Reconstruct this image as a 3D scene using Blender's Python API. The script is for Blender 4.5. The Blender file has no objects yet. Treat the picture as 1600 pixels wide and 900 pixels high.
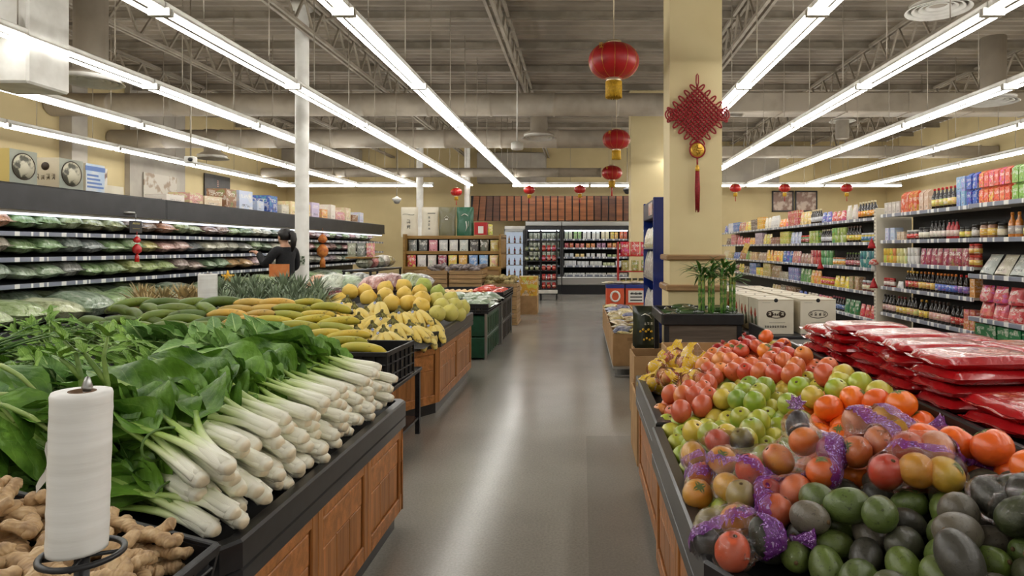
import bpy, bmesh, math, random
from mathutils import Vector, Matrix, Euler, noise

RN = random.Random(11)
PI = math.pi
F, CX, CY, EYE = 1000.0, 910.0, 387.0, 1.5
SC = bpy.context.scene
COL = SC.collection


def at(px, py, Y):
    """point at distance Y whose place in the 1600x900 photo is (px, py)"""
    return Vector(((px - CX) * Y / F, Y, EYE - (py - CY) * Y / F))


def U(a, b):
    return RN.uniform(a, b)


ORD = ('first second third fourth fifth sixth seventh eighth ninth tenth eleventh twelfth thirteenth fourteenth fifteenth '
       'sixteenth seventeenth eighteenth nineteenth twentieth').split()
ORD += ['twenty-' + w for w in ORD[:9]] + ['thirtieth'] + ['thirty-' + w for w in ORD[:9]] + ['fortieth'] + ['forty-' + w for w in ORD[:9]]


# ------------------------------------------------------------------ colour and materials
def lin(c):
    out = []
    for v in c[:3]:
        v = v / 255.0
        out.append(v / 12.92 if v <= 0.04045 else ((v + 0.055) / 1.055) ** 2.4)
    return (out[0], out[1], out[2], 1.0)


class G:
    def __init__(s, name):
        s.m = bpy.data.materials.new(name)
        s.m.use_nodes = True
        s.t = s.m.node_tree
        s.b = s.t.nodes['Principled BSDF']
        s.out = s.t.nodes['Material Output']

    def n(s, kind, **kw):
        nd = s.t.nodes.new('ShaderNode' + kind)
        for k, v in kw.items():
            k2 = k.replace('_', ' ')
            if k2 in nd.inputs:
                nd.inputs[k2].default_value = v
            else:
                setattr(nd, k, v)
        return nd

    def l(s, a, b):
        s.t.links.new(a, b)

    def set(s, **kw):
        for k, v in kw.items():
            s.b.inputs[k.replace('_', ' ')].default_value = v

    def ramp(s, fac, stops, interp='LINEAR'):
        r = s.n('ValToRGB')
        r.color_ramp.interpolation = interp
        e = r.color_ramp.elements
        while len(e) < len(stops):
            e.new(0.5)
        for i, (p, c) in enumerate(stops):
            e[i].position = p
            e[i].color = c if len(c) == 4 else lin(c)
        s.l(fac, r.inputs['Fac'])
        return r.outputs['Color']

    def mix(s, fac, a, b, mode='MIX'):
        x = s.n('Mix', data_type='RGBA', blend_type=mode)
        for v, i in ((fac, 0), (a, 6), (b, 7)):
            if hasattr(v, 'is_linked') or hasattr(v, 'links'):
                s.l(v, x.inputs[i])
            else:
                x.inputs[i].default_value = v
        return x.outputs[2]

    def math(s, op, a, b=0.0, c=0.0):
        x = s.n('Math', operation=op)
        for i, v in enumerate((a, b, c)):
            if hasattr(v, 'links'):
                s.l(v, x.inputs[i])
            else:
                x.inputs[i].default_value = v
        return x.outputs[0]

    def coord(s, which='Object', scale=(1, 1, 1)):
        tc = s.n('TexCoord')
        mp = s.n('Mapping')
        mp.inputs['Scale'].default_value = scale
        s.l(tc.outputs[which], mp.inputs['Vector'])
        return mp.outputs['Vector']

    def noise(s, vec, scale, detail=3.0, rough=0.5):
        x = s.n('TexNoise', Scale=scale, Detail=detail, Roughness=rough)
        s.l(vec, x.inputs['Vector'])
        return x.outputs['Fac']

    def bump(s, h, strength, dist=0.02):
        x = s.n('Bump', Strength=strength, Distance=dist)
        s.l(h, x.inputs['Height'])
        s.l(x.outputs['Normal'], s.b.inputs['Normal'])
        return x


def pmat(name, col=None, rough=0.5, metal=0.0, spec=0.5, c2=None, nscale=8.0, lo=0.4, hi=0.6, bump=0.0, bscale=20.0,
         bdist=0.01, coat=0.0, stretch=(1, 1, 1), coords='Object', detail=3.0, sss=0.0, dark=None):
    """Principled material; col None takes the object's own colour; c2 or dark adds a mottled second colour"""
    g = G(name)
    g.set(Roughness=rough, Metallic=metal, Specular_IOR_Level=spec, Coat_Weight=coat, Coat_Roughness=0.08)
    vec = g.coord(coords, stretch)
    if col is None:
        oi = g.n('ObjectInfo')
        base = oi.outputs['Color']
    else:
        base = lin(col)
    if c2 is not None or dark is not None:
        f = g.ramp(g.noise(vec, nscale, detail), [(lo, (0, 0, 0, 1)), (hi, (1, 1, 1, 1))])
        if c2 is not None:
            c = g.mix(f, base, lin(c2))
        else:
            d = g.mix(1.0, base, (dark, dark, dark, 1), 'MULTIPLY')
            c = g.mix(f, base, d)
        g.l(c, g.b.inputs['Base Color'])
    elif col is None:
        g.l(base, g.b.inputs['Base Color'])
    else:
        g.b.inputs['Base Color'].default_value = base
    if bump:
        g.bump(g.noise(vec, bscale, 4.0), bump, bdist)
    if sss:
        g.set(Subsurface_Weight=sss, Subsurface_Radius=(0.02, 0.02, 0.01))
    return g.m


# ------------------------------------------------------------------ mesh building
class MB:
    def __init__(s):
        s.v, s.f, s.mi, s.uv, s.sm = [], [], [], [], []

    def add(s, verts, faces, uvs=None, mi=0, M=None, smooth=True):
        b = len(s.v)
        if M is not None:
            verts = [M @ Vector(p) for p in verts]
        s.v.extend([tuple(p) for p in verts])
        s.uv.extend(uvs if uvs else [(0.5, 0.5)] * len(verts))
        for f in faces:
            s.f.append(tuple(b + i for i in f))
            s.mi.append(mi)
            s.sm.append(smooth)
        return s

    def mesh(s, name, mats):
        me = bpy.data.meshes.new(name)
        me.from_pydata(s.v, [], s.f)
        for m in mats:
            me.materials.append(m)
        me.polygons.foreach_set('material_index', s.mi)
        me.polygons.foreach_set('use_smooth', s.sm)
        ul = me.uv_layers.new(name='uv')
        idx = [0] * len(me.loops)
        me.loops.foreach_get('vertex_index', idx)
        flat = []
        for i in idx:
            flat.extend(s.uv[i])
        ul.data.foreach_set('uv', flat)
        me.update()
        return me

    def build(s, name, mats, parent=None, col=None):
        if not isinstance(mats, (list, tuple)):
            mats = [mats]
        o = bpy.data.objects.new(name, s.mesh(name, mats))
        COL.objects.link(o)
        if parent is not None:
            o.parent = parent
        if col is not None:
            o.color = col if len(col) == 4 else lin(col)
        return o

    # --- shapes
    def box(s, x0, y0, z0, x1, y1, z1, mi=0, M=None):
        """box with its own corners on each face; u,v run 0..1 over every face"""
        P = lambda i: ((x0, x1)[i & 1], (y0, y1)[i >> 1 & 1], (z0, z1)[i >> 2 & 1])
        vs, fs, uv = [], [], []
        for q in ((0, 1, 5, 4), (1, 3, 7, 5), (3, 2, 6, 7), (2, 0, 4, 6), (4, 5, 7, 6), (2, 3, 1, 0)):
            b = len(vs)
            vs += [P(i) for i in q]
            uv += [(0, 0), (1, 0), (1, 1), (0, 1)]
            fs.append((b, b + 1, b + 2, b + 3))
        return s.add(vs, fs, uv, mi, M, False)

    def cbox(s, x0, y0, z0, x1, y1, z1, b=0.01, mi=0, M=None):
        """box with chamfered edges"""
        cx, cy, cz = (x0 + x1) / 2, (y0 + y1) / 2, (z0 + z1) / 2
        hx, hy, hz = abs(x1 - x0) / 2, abs(y1 - y0) / 2, abs(z1 - z0) / 2
        b = min(b, hx * .8, hy * .8, hz * .8)
        vs, idx = [], {}
        for sx in (-1, 1):
            for sy in (-1, 1):
                for sz in (-1, 1):
                    for k in range(3):
                        p = [hx - b, hy - b, hz - b]
                        p[k] += b
                        idx[sx, sy, sz, k] = len(vs)
                        vs.append((cx + sx * p[0], cy + sy * p[1], cz + sz * p[2]))
        fs = []
        c = Vector((cx, cy, cz))

        def face(q):
            pts = [Vector(vs[i]) for i in q]
            nrm = (pts[1] - pts[0]).cross(pts[2] - pts[0])
            fs.append(tuple(q) if nrm.dot(sum(pts, Vector()) / len(pts) - c) > 0 else tuple(reversed(q)))
        for k in range(3):
            o1, o2 = [a for a in range(3) if a != k]
            for sg in (-1, 1):
                q = []
                for a, bb in ((-1, -1), (1, -1), (1, 1), (-1, 1)):
                    t = [0, 0, 0]
                    t[k], t[o1], t[o2] = sg, a, bb
                    q.append(idx[t[0], t[1], t[2], k])
                face(q)
            for a in (-1, 1):
                for bb in (-1, 1):
                    t0, t1 = [0] * 3, [0] * 3
                    t0[k], t1[k] = -1, 1
                    t0[o1] = t1[o1] = a
                    t0[o2] = t1[o2] = bb
                    face([idx[(*t0, o1)], idx[(*t1, o1)], idx[(*t1, o2)], idx[(*t0, o2)]])
        for sx in (-1, 1):
            for sy in (-1, 1):
                for sz in (-1, 1):
                    face([idx[sx, sy, sz, k] for k in range(3)])
        return s.add(vs, fs, None, mi, M, False)

    def grid(s, nu, nv, fn, mi=0, M=None, smooth=True, wrap=False):
        """fn(u,v) -> point, u,v in 0..1"""
        vs, uv, fs = [], [], []
        for j in range(nv + 1):
            for i in range(nu + 1):
                u, v = i / nu, j / nv
                vs.append(fn(u, v))
                uv.append((u, v))
        w = nu + 1
        for j in range(nv):
            for i in range(nu):
                fs.append((j * w + i, j * w + i + 1, (j + 1) * w + i + 1, (j + 1) * w + i))
        return s.add(vs, fs, uv, mi, M, smooth)

    def lathe(s, prof, n=16, mi=0, M=None, smooth=True, wob=None, cap=True):
        """prof = [(r, z)...] from bottom to top around the z axis"""
        vs, uv, fs = [], [], []
        m = len(prof)
        for j, (r, z) in enumerate(prof):
            for i in range(n):
                a = 2 * PI * i / n
                rr = r * (wob(a, j / (m - 1)) if wob else 1)
                vs.append((rr * math.cos(a), rr * math.sin(a), z))
                uv.append((i / n, j / (m - 1)))
        for j in range(m - 1):
            for i in range(n):
                fs.append((j * n + i, j * n + (i + 1) % n, (j + 1) * n + (i + 1) % n, (j + 1) * n + i))
        if cap and prof[0][0] > 1e-5:
            fs.append(tuple(reversed(range(n))))
        if cap and prof[-1][0] > 1e-5:
            fs.append(tuple(range((m - 1) * n, m * n)))
        return s.add(vs, fs, uv, mi, M, smooth)

    def tube(s, path, rad, n=8, mi=0, M=None, smooth=True, flat=1.0, caps=True, closed=False):
        """swept tube; rad a number or one per point"""
        P = [Vector(p) for p in path]
        m = len(P)
        if not hasattr(rad, '__len__'):
            rad = [rad] * m
        vs, uv, fs = [], [], []
        nrm = None
        for j in range(m):
            if closed:
                t = P[(j + 1) % m] - P[j - 1]
            else:
                t = P[min(j + 1, m - 1)] - P[max(j - 1, 0)]
            t = t.normalized() if t.length > 1e-9 else Vector((0, 0, 1))
            if nrm is None:
                up = Vector((0, 0, 1)) if abs(t.z) < 0.9 else Vector((1, 0, 0))
                nrm = (up - t * up.dot(t)).normalized()
            else:
                nrm = nrm - t * nrm.dot(t)
                nrm = nrm.normalized() if nrm.length > 1e-6 else t.orthogonal().normalized()
            bi = t.cross(nrm)
            for i in range(n):
                a = 2 * PI * i / n
                vs.append(P[j] + (nrm * math.cos(a) * flat + bi * math.sin(a)) * rad[j])
                uv.append((j / max(1, m - 1), i / n))
        for j in range(m if closed else m - 1):
            k = (j + 1) % m
            for i in range(n):
                fs.append((j * n + i, j * n + (i + 1) % n, k * n + (i + 1) % n, k * n + i))
        if caps and not closed:
            fs.append(tuple(reversed(range(n))))
            fs.append(tuple(range((m - 1) * n, m * n)))
        return s.add(vs, fs, uv, mi, M, smooth)

    def bar(s, a, b, w, h=None, mi=0):
        """square bar from a to b"""
        a, b = Vector(a), Vector(b)
        h = w if h is None else h
        d = b - a
        L = d.length
        t = d / L
        up = Vector((0, 0, 1)) if abs(t.z) < 0.95 else Vector((1, 0, 0))
        sd = t.cross(up).normalized()
        up = sd.cross(t)
        M = Matrix.Identity(4)
        for r in range(3):
            M[r][0], M[r][1], M[r][2], M[r][3] = t[r], sd[r], up[r], a[r]
        return s.box(0, -w / 2, -h / 2, L, w / 2, h / 2, mi, M)

    def prism(s, poly, z0, z1, mi=0, M=None):
        """upright prism over a counter-clockwise outline of (x, y)"""
        n = len(poly)
        vs = [(x, y, z0) for x, y in poly] + [(x, y, z1) for x, y in poly]
        fs = [tuple(reversed(range(n))), tuple(range(n, 2 * n))]
        uv = [(0, 0)] * n + [(0, 0)] * n
        s.add(vs, fs, uv, mi, M, False)
        for i in range(n):
            j = (i + 1) % n
            (xa, ya), (xb, yb) = poly[i], poly[j]
            s.add([(xa, ya, z0), (xb, yb, z0), (xb, yb, z1), (xa, ya, z1)], [(0, 1, 2, 3)], [(0, 0), (1, 0), (1, 1), (0, 1)], mi, M, False)
        return s


def T(x, y, z):
    return Matrix.Translation((x, y, z))


def RX(a):
    return Matrix.Rotation(a, 4, 'X')


def RY(a):
    return Matrix.Rotation(a, 4, 'Y')


def RZ(a):
    return Matrix.Rotation(a, 4, 'Z')


def tag(o, label=None, cat=None, group=None, kind=None):
    for k, v in (('label', label), ('category', cat), ('group', group), ('kind', kind)):
        if v:
            o[k] = v
    return o


def thing(name, label=None, cat=None, loc=(0, 0, 0), rz=0.0, group=None):
    o = bpy.data.objects.new(name, None)
    o.empty_display_size = 0.05
    COL.objects.link(o)
    o.location = loc
    o.rotation_euler = (0, 0, rz)
    return tag(o, label, cat, group)


def struct(mb, name, mats, label=None):
    o = mb.build(name, mats)
    o['kind'] = 'structure'
    if label:
        o['label'] = label
    return o


KIDS = {}


def kids(o):
    k = KIDS.get(o.name)
    if k is None:
        k = KIDS[o.name] = list(o.children)
    return k


def dup(src, loc, rot=(0, 0, 0), sc=1.0, label=None, group=None, cat=None, col=None, allcol=False):
    """copy of a thing with copies of its parts and their sub-parts"""
    r = src.copy()
    COL.objects.link(r)
    r.location = loc
    r.rotation_euler = rot
    r.scale = (sc, sc, sc) if not hasattr(sc, '__len__') else sc
    if col is not None:
        r.color = lin(col)
    for c0 in kids(src):
        c = c0.copy()
        COL.objects.link(c)
        c.parent = r
        if col is not None and allcol:
            c.color = lin(col)
        for d0 in kids(c0):
            d = d0.copy()
            COL.objects.link(d)
            d.parent = c
    if 'group' in r.keys() and not group:
        del r['group']
    return tag(r, label, cat, group)


class Proto:
    """first use places the built thing itself, later uses copy it"""

    def __init__(s, o):
        s.o, s.used = o, False

    def put(s, loc, rot=(0, 0, 0), sc=1.0, label=None, group=None, cat=None, col=None, allcol=False):
        if not s.used:
            s.used = True
            o = s.o
            kids(o)
            for c in kids(o):
                kids(c)
            o.location, o.rotation_euler = loc, rot
            o.scale = (sc, sc, sc) if not hasattr(sc, '__len__') else sc
            if col is not None:
                o.color = lin(col)
                if allcol:
                    for c in kids(o):
                        c.color = lin(col)
            return tag(o, label, cat, group)
        return dup(s.o, loc, rot, sc, label, group, cat, col, allcol)


def fnoise(p, s=1.0):
    return noise.noise(Vector(p) * s)
# ------------------------------------------------------------------ shared materials
def concrete():
    g = G('polished_concrete')
    v = g.coord('Object')
    big = g.noise(v, 0.9, 4)
    fine = g.noise(v, 75.0, 3, .7)
    c = g.ramp(big, [(0.3, (168, 162, 152)), (0.7, (188, 183, 173))])
    sp = g.ramp(fine, [(0.36, (110, 108, 104)), (0.5, (128, 128, 128)), (0.64, (146, 145, 142))])
    c = g.mix(0.55, c, sp, 'OVERLAY')
    # the floor is darker on the fruit-table side, with straight edges
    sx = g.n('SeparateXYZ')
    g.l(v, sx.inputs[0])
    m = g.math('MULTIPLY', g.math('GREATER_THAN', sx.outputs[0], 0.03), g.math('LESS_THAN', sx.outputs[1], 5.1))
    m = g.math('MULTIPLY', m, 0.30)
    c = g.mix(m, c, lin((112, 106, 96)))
    g.l(c, g.b.inputs['Base Color'])
    g.set(Roughness=.2)
    g.bump(fine, 0.05, 0.002)
    return g.m


def wood(name, dark, mid, light, along='Z', scale=1.0, rough=0.42):
    g = G(name)
    st = {'X': (0.6, 9, 9), 'Y': (9, 0.6, 9), 'Z': (9, 9, 0.6)}[along]
    v = g.coord('Object', tuple(a * scale for a in st))
    n1 = g.noise(v, 2.2, 6, 0.6)
    n2 = g.noise(v, 9.0, 4, 0.7)
    c = g.ramp(n1, [(0.28, dark), (0.5, mid), (0.72, light)])
    c2 = g.ramp(n2, [(0.35, (90, 90, 90)), (0.6, (140, 140, 140))])
    c = g.mix(0.5, c, c2, 'OVERLAY')
    g.l(c, g.b.inputs['Base Color'])
    g.set(Roughness=rough)
    g.bump(n2, 0.12, 0.003)
    return g.m


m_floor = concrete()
m_yel = pmat('wall_paint_yellow', (222, 205, 158), 0.6, c2=(215, 197, 149), nscale=1.2, bump=0.04, bscale=60)
m_yel2 = pmat('wall_paint_tan', (206, 187, 140), 0.65, c2=(196, 177, 132), nscale=0.8)
m_greywall = pmat('wall_panel_grey', (176, 168, 154), 0.7, c2=(160, 152, 140), nscale=1.5)
m_deck = pmat('roof_deck_paint', (150, 139, 124), 0.65, c2=(128, 118, 104), nscale=1.1)
m_steel = pmat('truss_paint', (158, 148, 133), 0.55, c2=(138, 129, 115), nscale=3)
m_duct = pmat('duct_metal_paint', (166, 155, 139), 0.5, c2=(150, 140, 125), nscale=2.5, bump=0.15, bscale=5)
m_white = pmat('white_paint', (225, 223, 216), 0.42, c2=(208, 205, 197), nscale=4)
m_black = pmat('black_powder_coat', (24, 24, 27), 0.38, c2=(34, 34, 37), nscale=30)
m_blackpl = pmat('black_crate_plastic', (19, 19, 21), 0.42, c2=(28, 28, 30), nscale=20, bump=0.05, bscale=80)
m_charcoal = pmat('charcoal_panel', (52, 50, 49), 0.5, c2=(44, 42, 42), nscale=6)
m_oak = wood('honey_oak', (150, 94, 46), (190, 124, 64), (212, 150, 86), 'Y')
m_oakv = wood('honey_oak_upright', (144, 90, 44), (184, 120, 62), (208, 146, 84), 'Z')
m_alu = pmat('brushed_metal', (178, 178, 176), 0.32, metal=0.9)
m_chrome = pmat('bright_metal', (214, 214, 210), 0.16, metal=1.0)
m_card = pmat('cardboard', (178, 142, 98), 0.8, c2=(164, 128, 86), nscale=7, bump=0.06, bscale=70)
m_cardin = pmat('cardboard_inside', (150, 117, 80), 0.85, c2=(136, 105, 72), nscale=7)


def emit(name, col, st):
    g = G(name)
    e = g.n('Emission', Color=lin(col), Strength=st)
    g.l(e.outputs[0], g.out.inputs['Surface'])
    return g.m


TUBE = 21.0
m_tube = emit('fluorescent_tube', (255, 253, 248), TUBE)
m_case_tube = emit('case_lamp', (236, 242, 255), 2.2)

XL, XR, YB, YF, ZC = -10.3, 10.6, 22.3, -3.0, 5.2

# ------------------------------------------------------------------ shell
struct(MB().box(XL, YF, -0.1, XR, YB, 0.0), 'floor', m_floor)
struct(MB().box(XL, YB, 0, XR, YB + 0.15, ZC), 'wall_back', m_yel2)
struct(MB().box(XL - 0.15, YF, 0, XL, YB, ZC), 'wall_left', m_yel2)
struct(MB().box(XR, YF, 0, XR + 0.15, YB, ZC), 'wall_right', m_yel2)
mb = MB()
per = 0.22
n = int((YB - YF) / per)
pts = []
for i in range(n):
    y = YF + i * per
    pts += [(y, ZC), (y + .07, ZC), (y + .10, ZC + .07), (y + .18, ZC + .07), (y + .22, ZC)]
vs, fs = [], []
for y, z in pts:
    vs += [(XL, y, z), (XR, y, z)]
for i in range(len(pts) - 1):
    fs.append((2 * i, 2 * i + 1, 2 * i + 3, 2 * i + 2))
mb.add(vs, fs, smooth=False)
mb.box(XL, YF, ZC + .1, XR, YB, ZC + .2)
struct(mb, 'ceiling', m_deck)

# open-web roof trusses, running away from the camera
k = 0
for X in (-8.6, -6.6, -4.0, -1.2, 2.4, 5.2, 8.0):
    mb = MB()
    zt, zb = ZC - .06, 4.62
    for dx in (-.045, .045):
        mb.box(X + dx - .022, YF, zt - .05, X + dx + .022, YB, zt)
        mb.box(X + dx - .022, YF, zb, X + dx + .022, YB, zb + .05)
    y = YF
    while y < 20.5:
        mb.bar((X, y, zb + .03), (X, y + .33, zt - .03), .03)
        mb.bar((X, y + .33, zt - .03), (X, y + .66, zb + .03), .03)
        y += .66
    k += 1
    struct(mb, 'trim_%d' % k, m_steel, 'open-web steel roof truss under the corrugated deck')
for i in range(14):
    Y = 1.0 + i * 1.5
    mb = MB()
    mb.box(XL, Y - .035, ZC - .13, XR, Y + .035, ZC - .11)
    mb.box(XL, Y - .012, ZC - .13, XR, Y + .012, ZC - .01)
    k += 1
    struct(mb, 'trim_%d' % k, m_steel, 'thin steel purlin across the roof deck')

# cross bulkhead panels on the upper back wall (grey boxed soffits)
for (p0, p1, y0, y1) in ((745, 853, 238, 286), (1128, 1218, 232, 286), (1218, 1272, 232, 286), (420, 560, 232, 262)):
    a, b = at(p0, y1, 21.9), at(p1, y0, 21.9)
    k += 1
    struct(MB().cbox(a.x, 21.9, a.z, b.x, YB, b.z, .02), 'trim_%d' % k, m_greywall if p0 != 1218 else m_yel2, 'boxed soffit panel on the upper back wall')


# ------------------------------------------------------------------ ducts and ceiling gear
def duct(name, label, X0, X1, Y, z, r, rect=False):
    mb = MB()
    if rect:
        mb.cbox(X0, Y - r, z - r * .8, X1, Y + r, z + r * .8, .02)
        x = X0 + 1.2
        while x < X1:
            mb.box(x - .02, Y - r - .015, z - r * .8 - .015, x + .02, Y + r + .015, z + r * .8 + .015)
            x += 1.2
    else:
        prof = [(r * .98, 0)]
        x = 0.0
        while x < X1 - X0 - .3:
            prof += [(r, x + .02), (r, x + 1.16), (r * 1.05, x + 1.17), (r * 1.05, x + 1.2), (r, x + 1.21)]
            x += 1.22
        prof.append((r, X1 - X0))
        mb.lathe(prof, 20, M=T(X0, Y, z) @ RY(PI / 2))
    o = mb.build(name, m_duct)
    tag(o, label, 'duct')
    return o


duct('air_duct', 'big round air duct crossing under the trusses before the big lantern', XL + .02, 2.6, 12.4, 4.27, .22)
duct('air_duct', 'round air duct below and behind the big one, ending at the plain yellow pillar', XL + .02, 1.0, 14.0, 3.88, .20)
duct('air_duct', 'thin round duct low in front of the upper back wall', -9.2, .4, 18.4, 3.66, .13)
duct('air_duct', 'square-sided air duct over the grocery shelving', 2.62, XR - .02, 12.4, 4.27, .24, True)
duct('air_duct', 'long low square duct over the far grocery shelving', 2.9, XR - .02, 16.4, 3.95, .17, True)
o = MB().cbox(-5.75, 6.0, 3.05, -5.2, 6.5, 5.18, .02).build('duct_drop', m_white)
tag(o, 'white boxed duct drop hanging over the vegetable case', 'duct')


def diffuser(px, py, hw, ztop, label):
    r = .34
    Y = r / hw * F
    p = at(px, py, Y)
    t = thing('ceiling_vent', label, 'vent', p)
    mb = MB()
    for i, rr in enumerate((.34, .27, .20, .13)):
        mb.lathe([(rr, -.03 + i * .012), (rr - .012, -.035 + i * .012), (rr - .055, .02 + i * .012), (rr - .05, .03 + i * .012)], 28, cap=False)
    mb.build('louvre', m_white, t)
    MB().lathe([(.3, .03), (.3, .05), (.17, .12), (.17, ztop - p.z)], 20).build('drop_pipe', m_duct, t)
    MB().lathe([(.28, .0301), (.0, .0302)], 20).build('throat', m_charcoal, t)
    return t


diffuser(142, 125, 45, 4.6, 'round ceiling vent on a fat drop pipe above the vegetable case')
diffuser(842, 214, 27, 4.1, 'round ceiling vent hanging from the big duct beside the hanging lanterns')
diffuser(1466, 12, 48, 4.9, 'round ceiling vent high over the bagged fruit')
diffuser(1552, 157, 36, 4.6, 'round ceiling vent over the sauce shelving')
diffuser(332, 246, 24, 4.1, 'small round ceiling vent above the dark wall poster')
diffuser(1316, 188, 20, 4.4, 'small round ceiling vent far over the grocery aisle')

p = at(808, 228, 12.0)
t = thing('ceiling_speaker', 'white drum-shaped device hanging on a thin rod from the roof', 'speaker', p)
MB().lathe([(.10, -.07), (.115, -.05), (.115, .05), (.07, .075), (0, .075)], 20).build('drum', m_white, t)
MB().tube([(0, 0, .07), (0, 0, ZC - p.z - .1)], .012, 6).build('ceiling_mount', m_white, t)
for (px, py, Y, lb) in ((620, 313, 19.0, 'white dome security camera hanging before the back wall'), (298, 250, 9.2, 'white box camera hanging above the case of bagged greens'),
                        (980, 298, 20.3, 'dark dome camera at the end of the wooden fascia')):
    p = at(px, py, Y)
    t = thing('security_camera', lb, 'camera', p)
    dark = 'dark' in lb
    if 'dome' in lb:
        MB().lathe([(0, -.11), (.07, -.09), (.10, -.03), (.10, 0)], 16).build('dome', m_black if dark else m_alu, t)
        MB().lathe([(.13, 0), (.13, .06), (.05, .09), (.03, .12)], 16).build('housing', m_black if dark else m_white, t)
    else:
        MB().cbox(-.07, -.05, -.05, .07, .05, .05, .01).build('housing', m_white, t)
        MB().lathe([(.03, 0), (.025, .03)], 12, M=T(.03, -.05, 0) @ RX(PI / 2)).build('lens', m_black, t)
    MB().tube([(0, 0, .05), (0, 0, ZC - p.z - .1)], .012, 6).build('ceiling_mount', m_steel, t)

# ------------------------------------------------------------------ strip lights
ZL = 3.45


def make_light(L):
    t = thing('strip_light')
    mb = MB()
    mb.cbox(-.042, 0, .045, .042, L, .11, .008)
    for sx in (-1, 1):
        mb.grid(1, 1, lambda u, v: (sx * (.04 + .02 * u), v * L, .045 - .01 * u), smooth=False)
        mb.grid(1, 1, lambda u, v: (sx * (.04 + .02 * u), v * L, .05 - .01 * u), smooth=False)
    mb.build('reflector', m_white, t)
    for sx in (-1, 1):
        MB().tube([(sx * .07, .03, 0), (sx * .07, L - .03, 0)], .017, 8).build('tube', m_tube, t)
    for y in (0.015, L - .015):
        MB().box(-.09, y - .012, -.02, .09, y + .012, .045).build('lamp_holder', m_white, t)
    for y in (.6, L - .6):
        MB().tube([(0, y, .1), (0, y, ZC - ZL - .1)], .006, 5).build('hanger', m_steel, t)
    return t


lp = Proto(make_light(2.44))
rows_l = (-1.99, -3.52, -5.25, -7.1, -9.25)
rows_r = (1.96, 3.42, 5.2, 7.05, 9.0)
rn_l = ['first', 'second', 'third', 'fourth', 'fifth']
for side, rows, nm in ((0, rows_l, 'vegetable case'), (1, rows_r, 'grocery shelving')):
    for i, X in enumerate(rows):
        nlamp = 9
        for j in range(nlamp):
            Y = -2.0 + j * 2.45
            if Y + 2.44 < 1.0 and abs(X) > 6:
                continue
            lp.put((X, Y, ZL), label='white fluorescent strip light, %s along the %s row from the aisle towards the %s' % (ORD[j], rn_l[i], nm),
                   cat='light', group='strip lights in the rows')
lx = Proto(make_light(2.44))
for j in range(8):
    x = -9.6 + j * 2.46
    if -5.2 < x < -2.6:
        continue
    lx.put((x + 2.44, 20.2, ZL), (0, 0, PI / 2), label='white fluorescent strip light in the cross row by the back wall, %s along' % ORD[j], cat='light', group='strip lights of the cross row')

# ------------------------------------------------------------------ columns and pillars
k = 0
for (px, Y, w, lb) in ((472, 9.7, .2, 'white round steel column beside the woman'), (656, 19.2, .2, 'white round steel column behind the rice sacks'), (730, 20.0, .18, 'thin white column at the end of the wooden fascia')):
    X = (px - CX) * Y / F
    mb = MB().lathe([(w * .75, 0), (w * .75, .03), (w / 2, .04), (w / 2, ZC - .1), (w * .8, ZC - .09), (w * .8, ZC)], 24, M=T(X, Y, 0))
    k += 1
    struct(mb, 'pillar_%d' % k, m_white, lb)
X, Y = (472 - CX) * 9.6 / F, 9.6
o = MB().box(-.06, -.005, -.07, .06, .005, .07).build('column_notice', pmat('notice', (196, 200, 186), .6, c2=(60, 80, 50), nscale=22, lo=.5, hi=.55))
o.location = (X + .03, Y - .11, 1.5 - .02 * 9.6)
tag(o, 'small notice stuck low on the white column by the woman', 'sign')

m_oakl = wood('pale_oak', (150, 112, 70), (178, 138, 92), (196, 158, 110), 'X')
mb = MB()
x0, x1, y0, y1 = .90, 1.44, 6.6, 7.1
mb.box(x0, y0, 0, x1, y1, ZC)
mb.box(x0 - .015, y0 - .015, 0, x1 + .015, y1 + .015, 1.05)
mb.cbox(x0 - .035, y0 - .035, 1.37, x1 + .035, y1 + .035, 1.43, .012, 1)
mb.cbox(x0 - .045, y0 - .045, 1.05, x1 + .045, y1 + .045, 1.12, .015, 1)
mb.cbox(x0 - .03, y0 - .03, 0, x1 + .03, y1 + .03, .12, .01, 1)
struct(mb, 'pillar_4', [m_yel, m_oakl], 'yellow square pillar with oak rails, hung with the red knot')
a, b = at(986, 300, 14.6), at(1041, 300, 14.6)
struct(MB().box(a.x, 14.6, 0, b.x, 15.3, ZC), 'pillar_5', m_yel, 'plain yellow pillar behind the blue snack rack')
# boxed yellow pier on the left wall and far posters
struct(MB().box(XL, 12.6, 0, XL + .25, 13.0, ZC), 'trim_60', m_greywall, 'grey pilaster on the wall above the vegetable case')
struct(MB().box(XL, 14.4, 0, XL + .12, 16.4, ZC), 'trim_61', m_greywall, 'pale wall panel above the vegetable case')
# ------------------------------------------------------------------ produce tables with oak sides
m_rubber = pmat('black_bumper', (26, 26, 28), 0.36, c2=(34, 34, 36), nscale=14, coat=.25)
m_liner = pmat('black_liner', (16, 16, 17), 0.6)


def oak_panel(mb, L, h):
    """frame-and-panel oak front, L long and h high, lying in the local xz plane and facing -y"""
    st, d = .05, .014
    mb.box(0, 0, 0, L, .02, h, 1)
    mb.cbox(0, -d, 0, st, .0, h, .004, 1)
    mb.cbox(L - st, -d, 0, L, .0, h, .004, 1)
    mb.cbox(st, -d, h - .055, L - st, 0, h, .004, 0)
    mb.cbox(st, -d, 0, L - st, 0, .075, .004, 0)
    mb.cbox(st + .012, -.007, h * .60, L - st - .012, .002, h - .067, .004, 0)
    w = (L - 2 * st - .024) / 3
    for i in range(3):
        mb.cbox(st + .012 + i * w, -.005, .087, st + .010 + (i + 1) * w, .002, h * .60 - .006, .003, 1)


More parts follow.
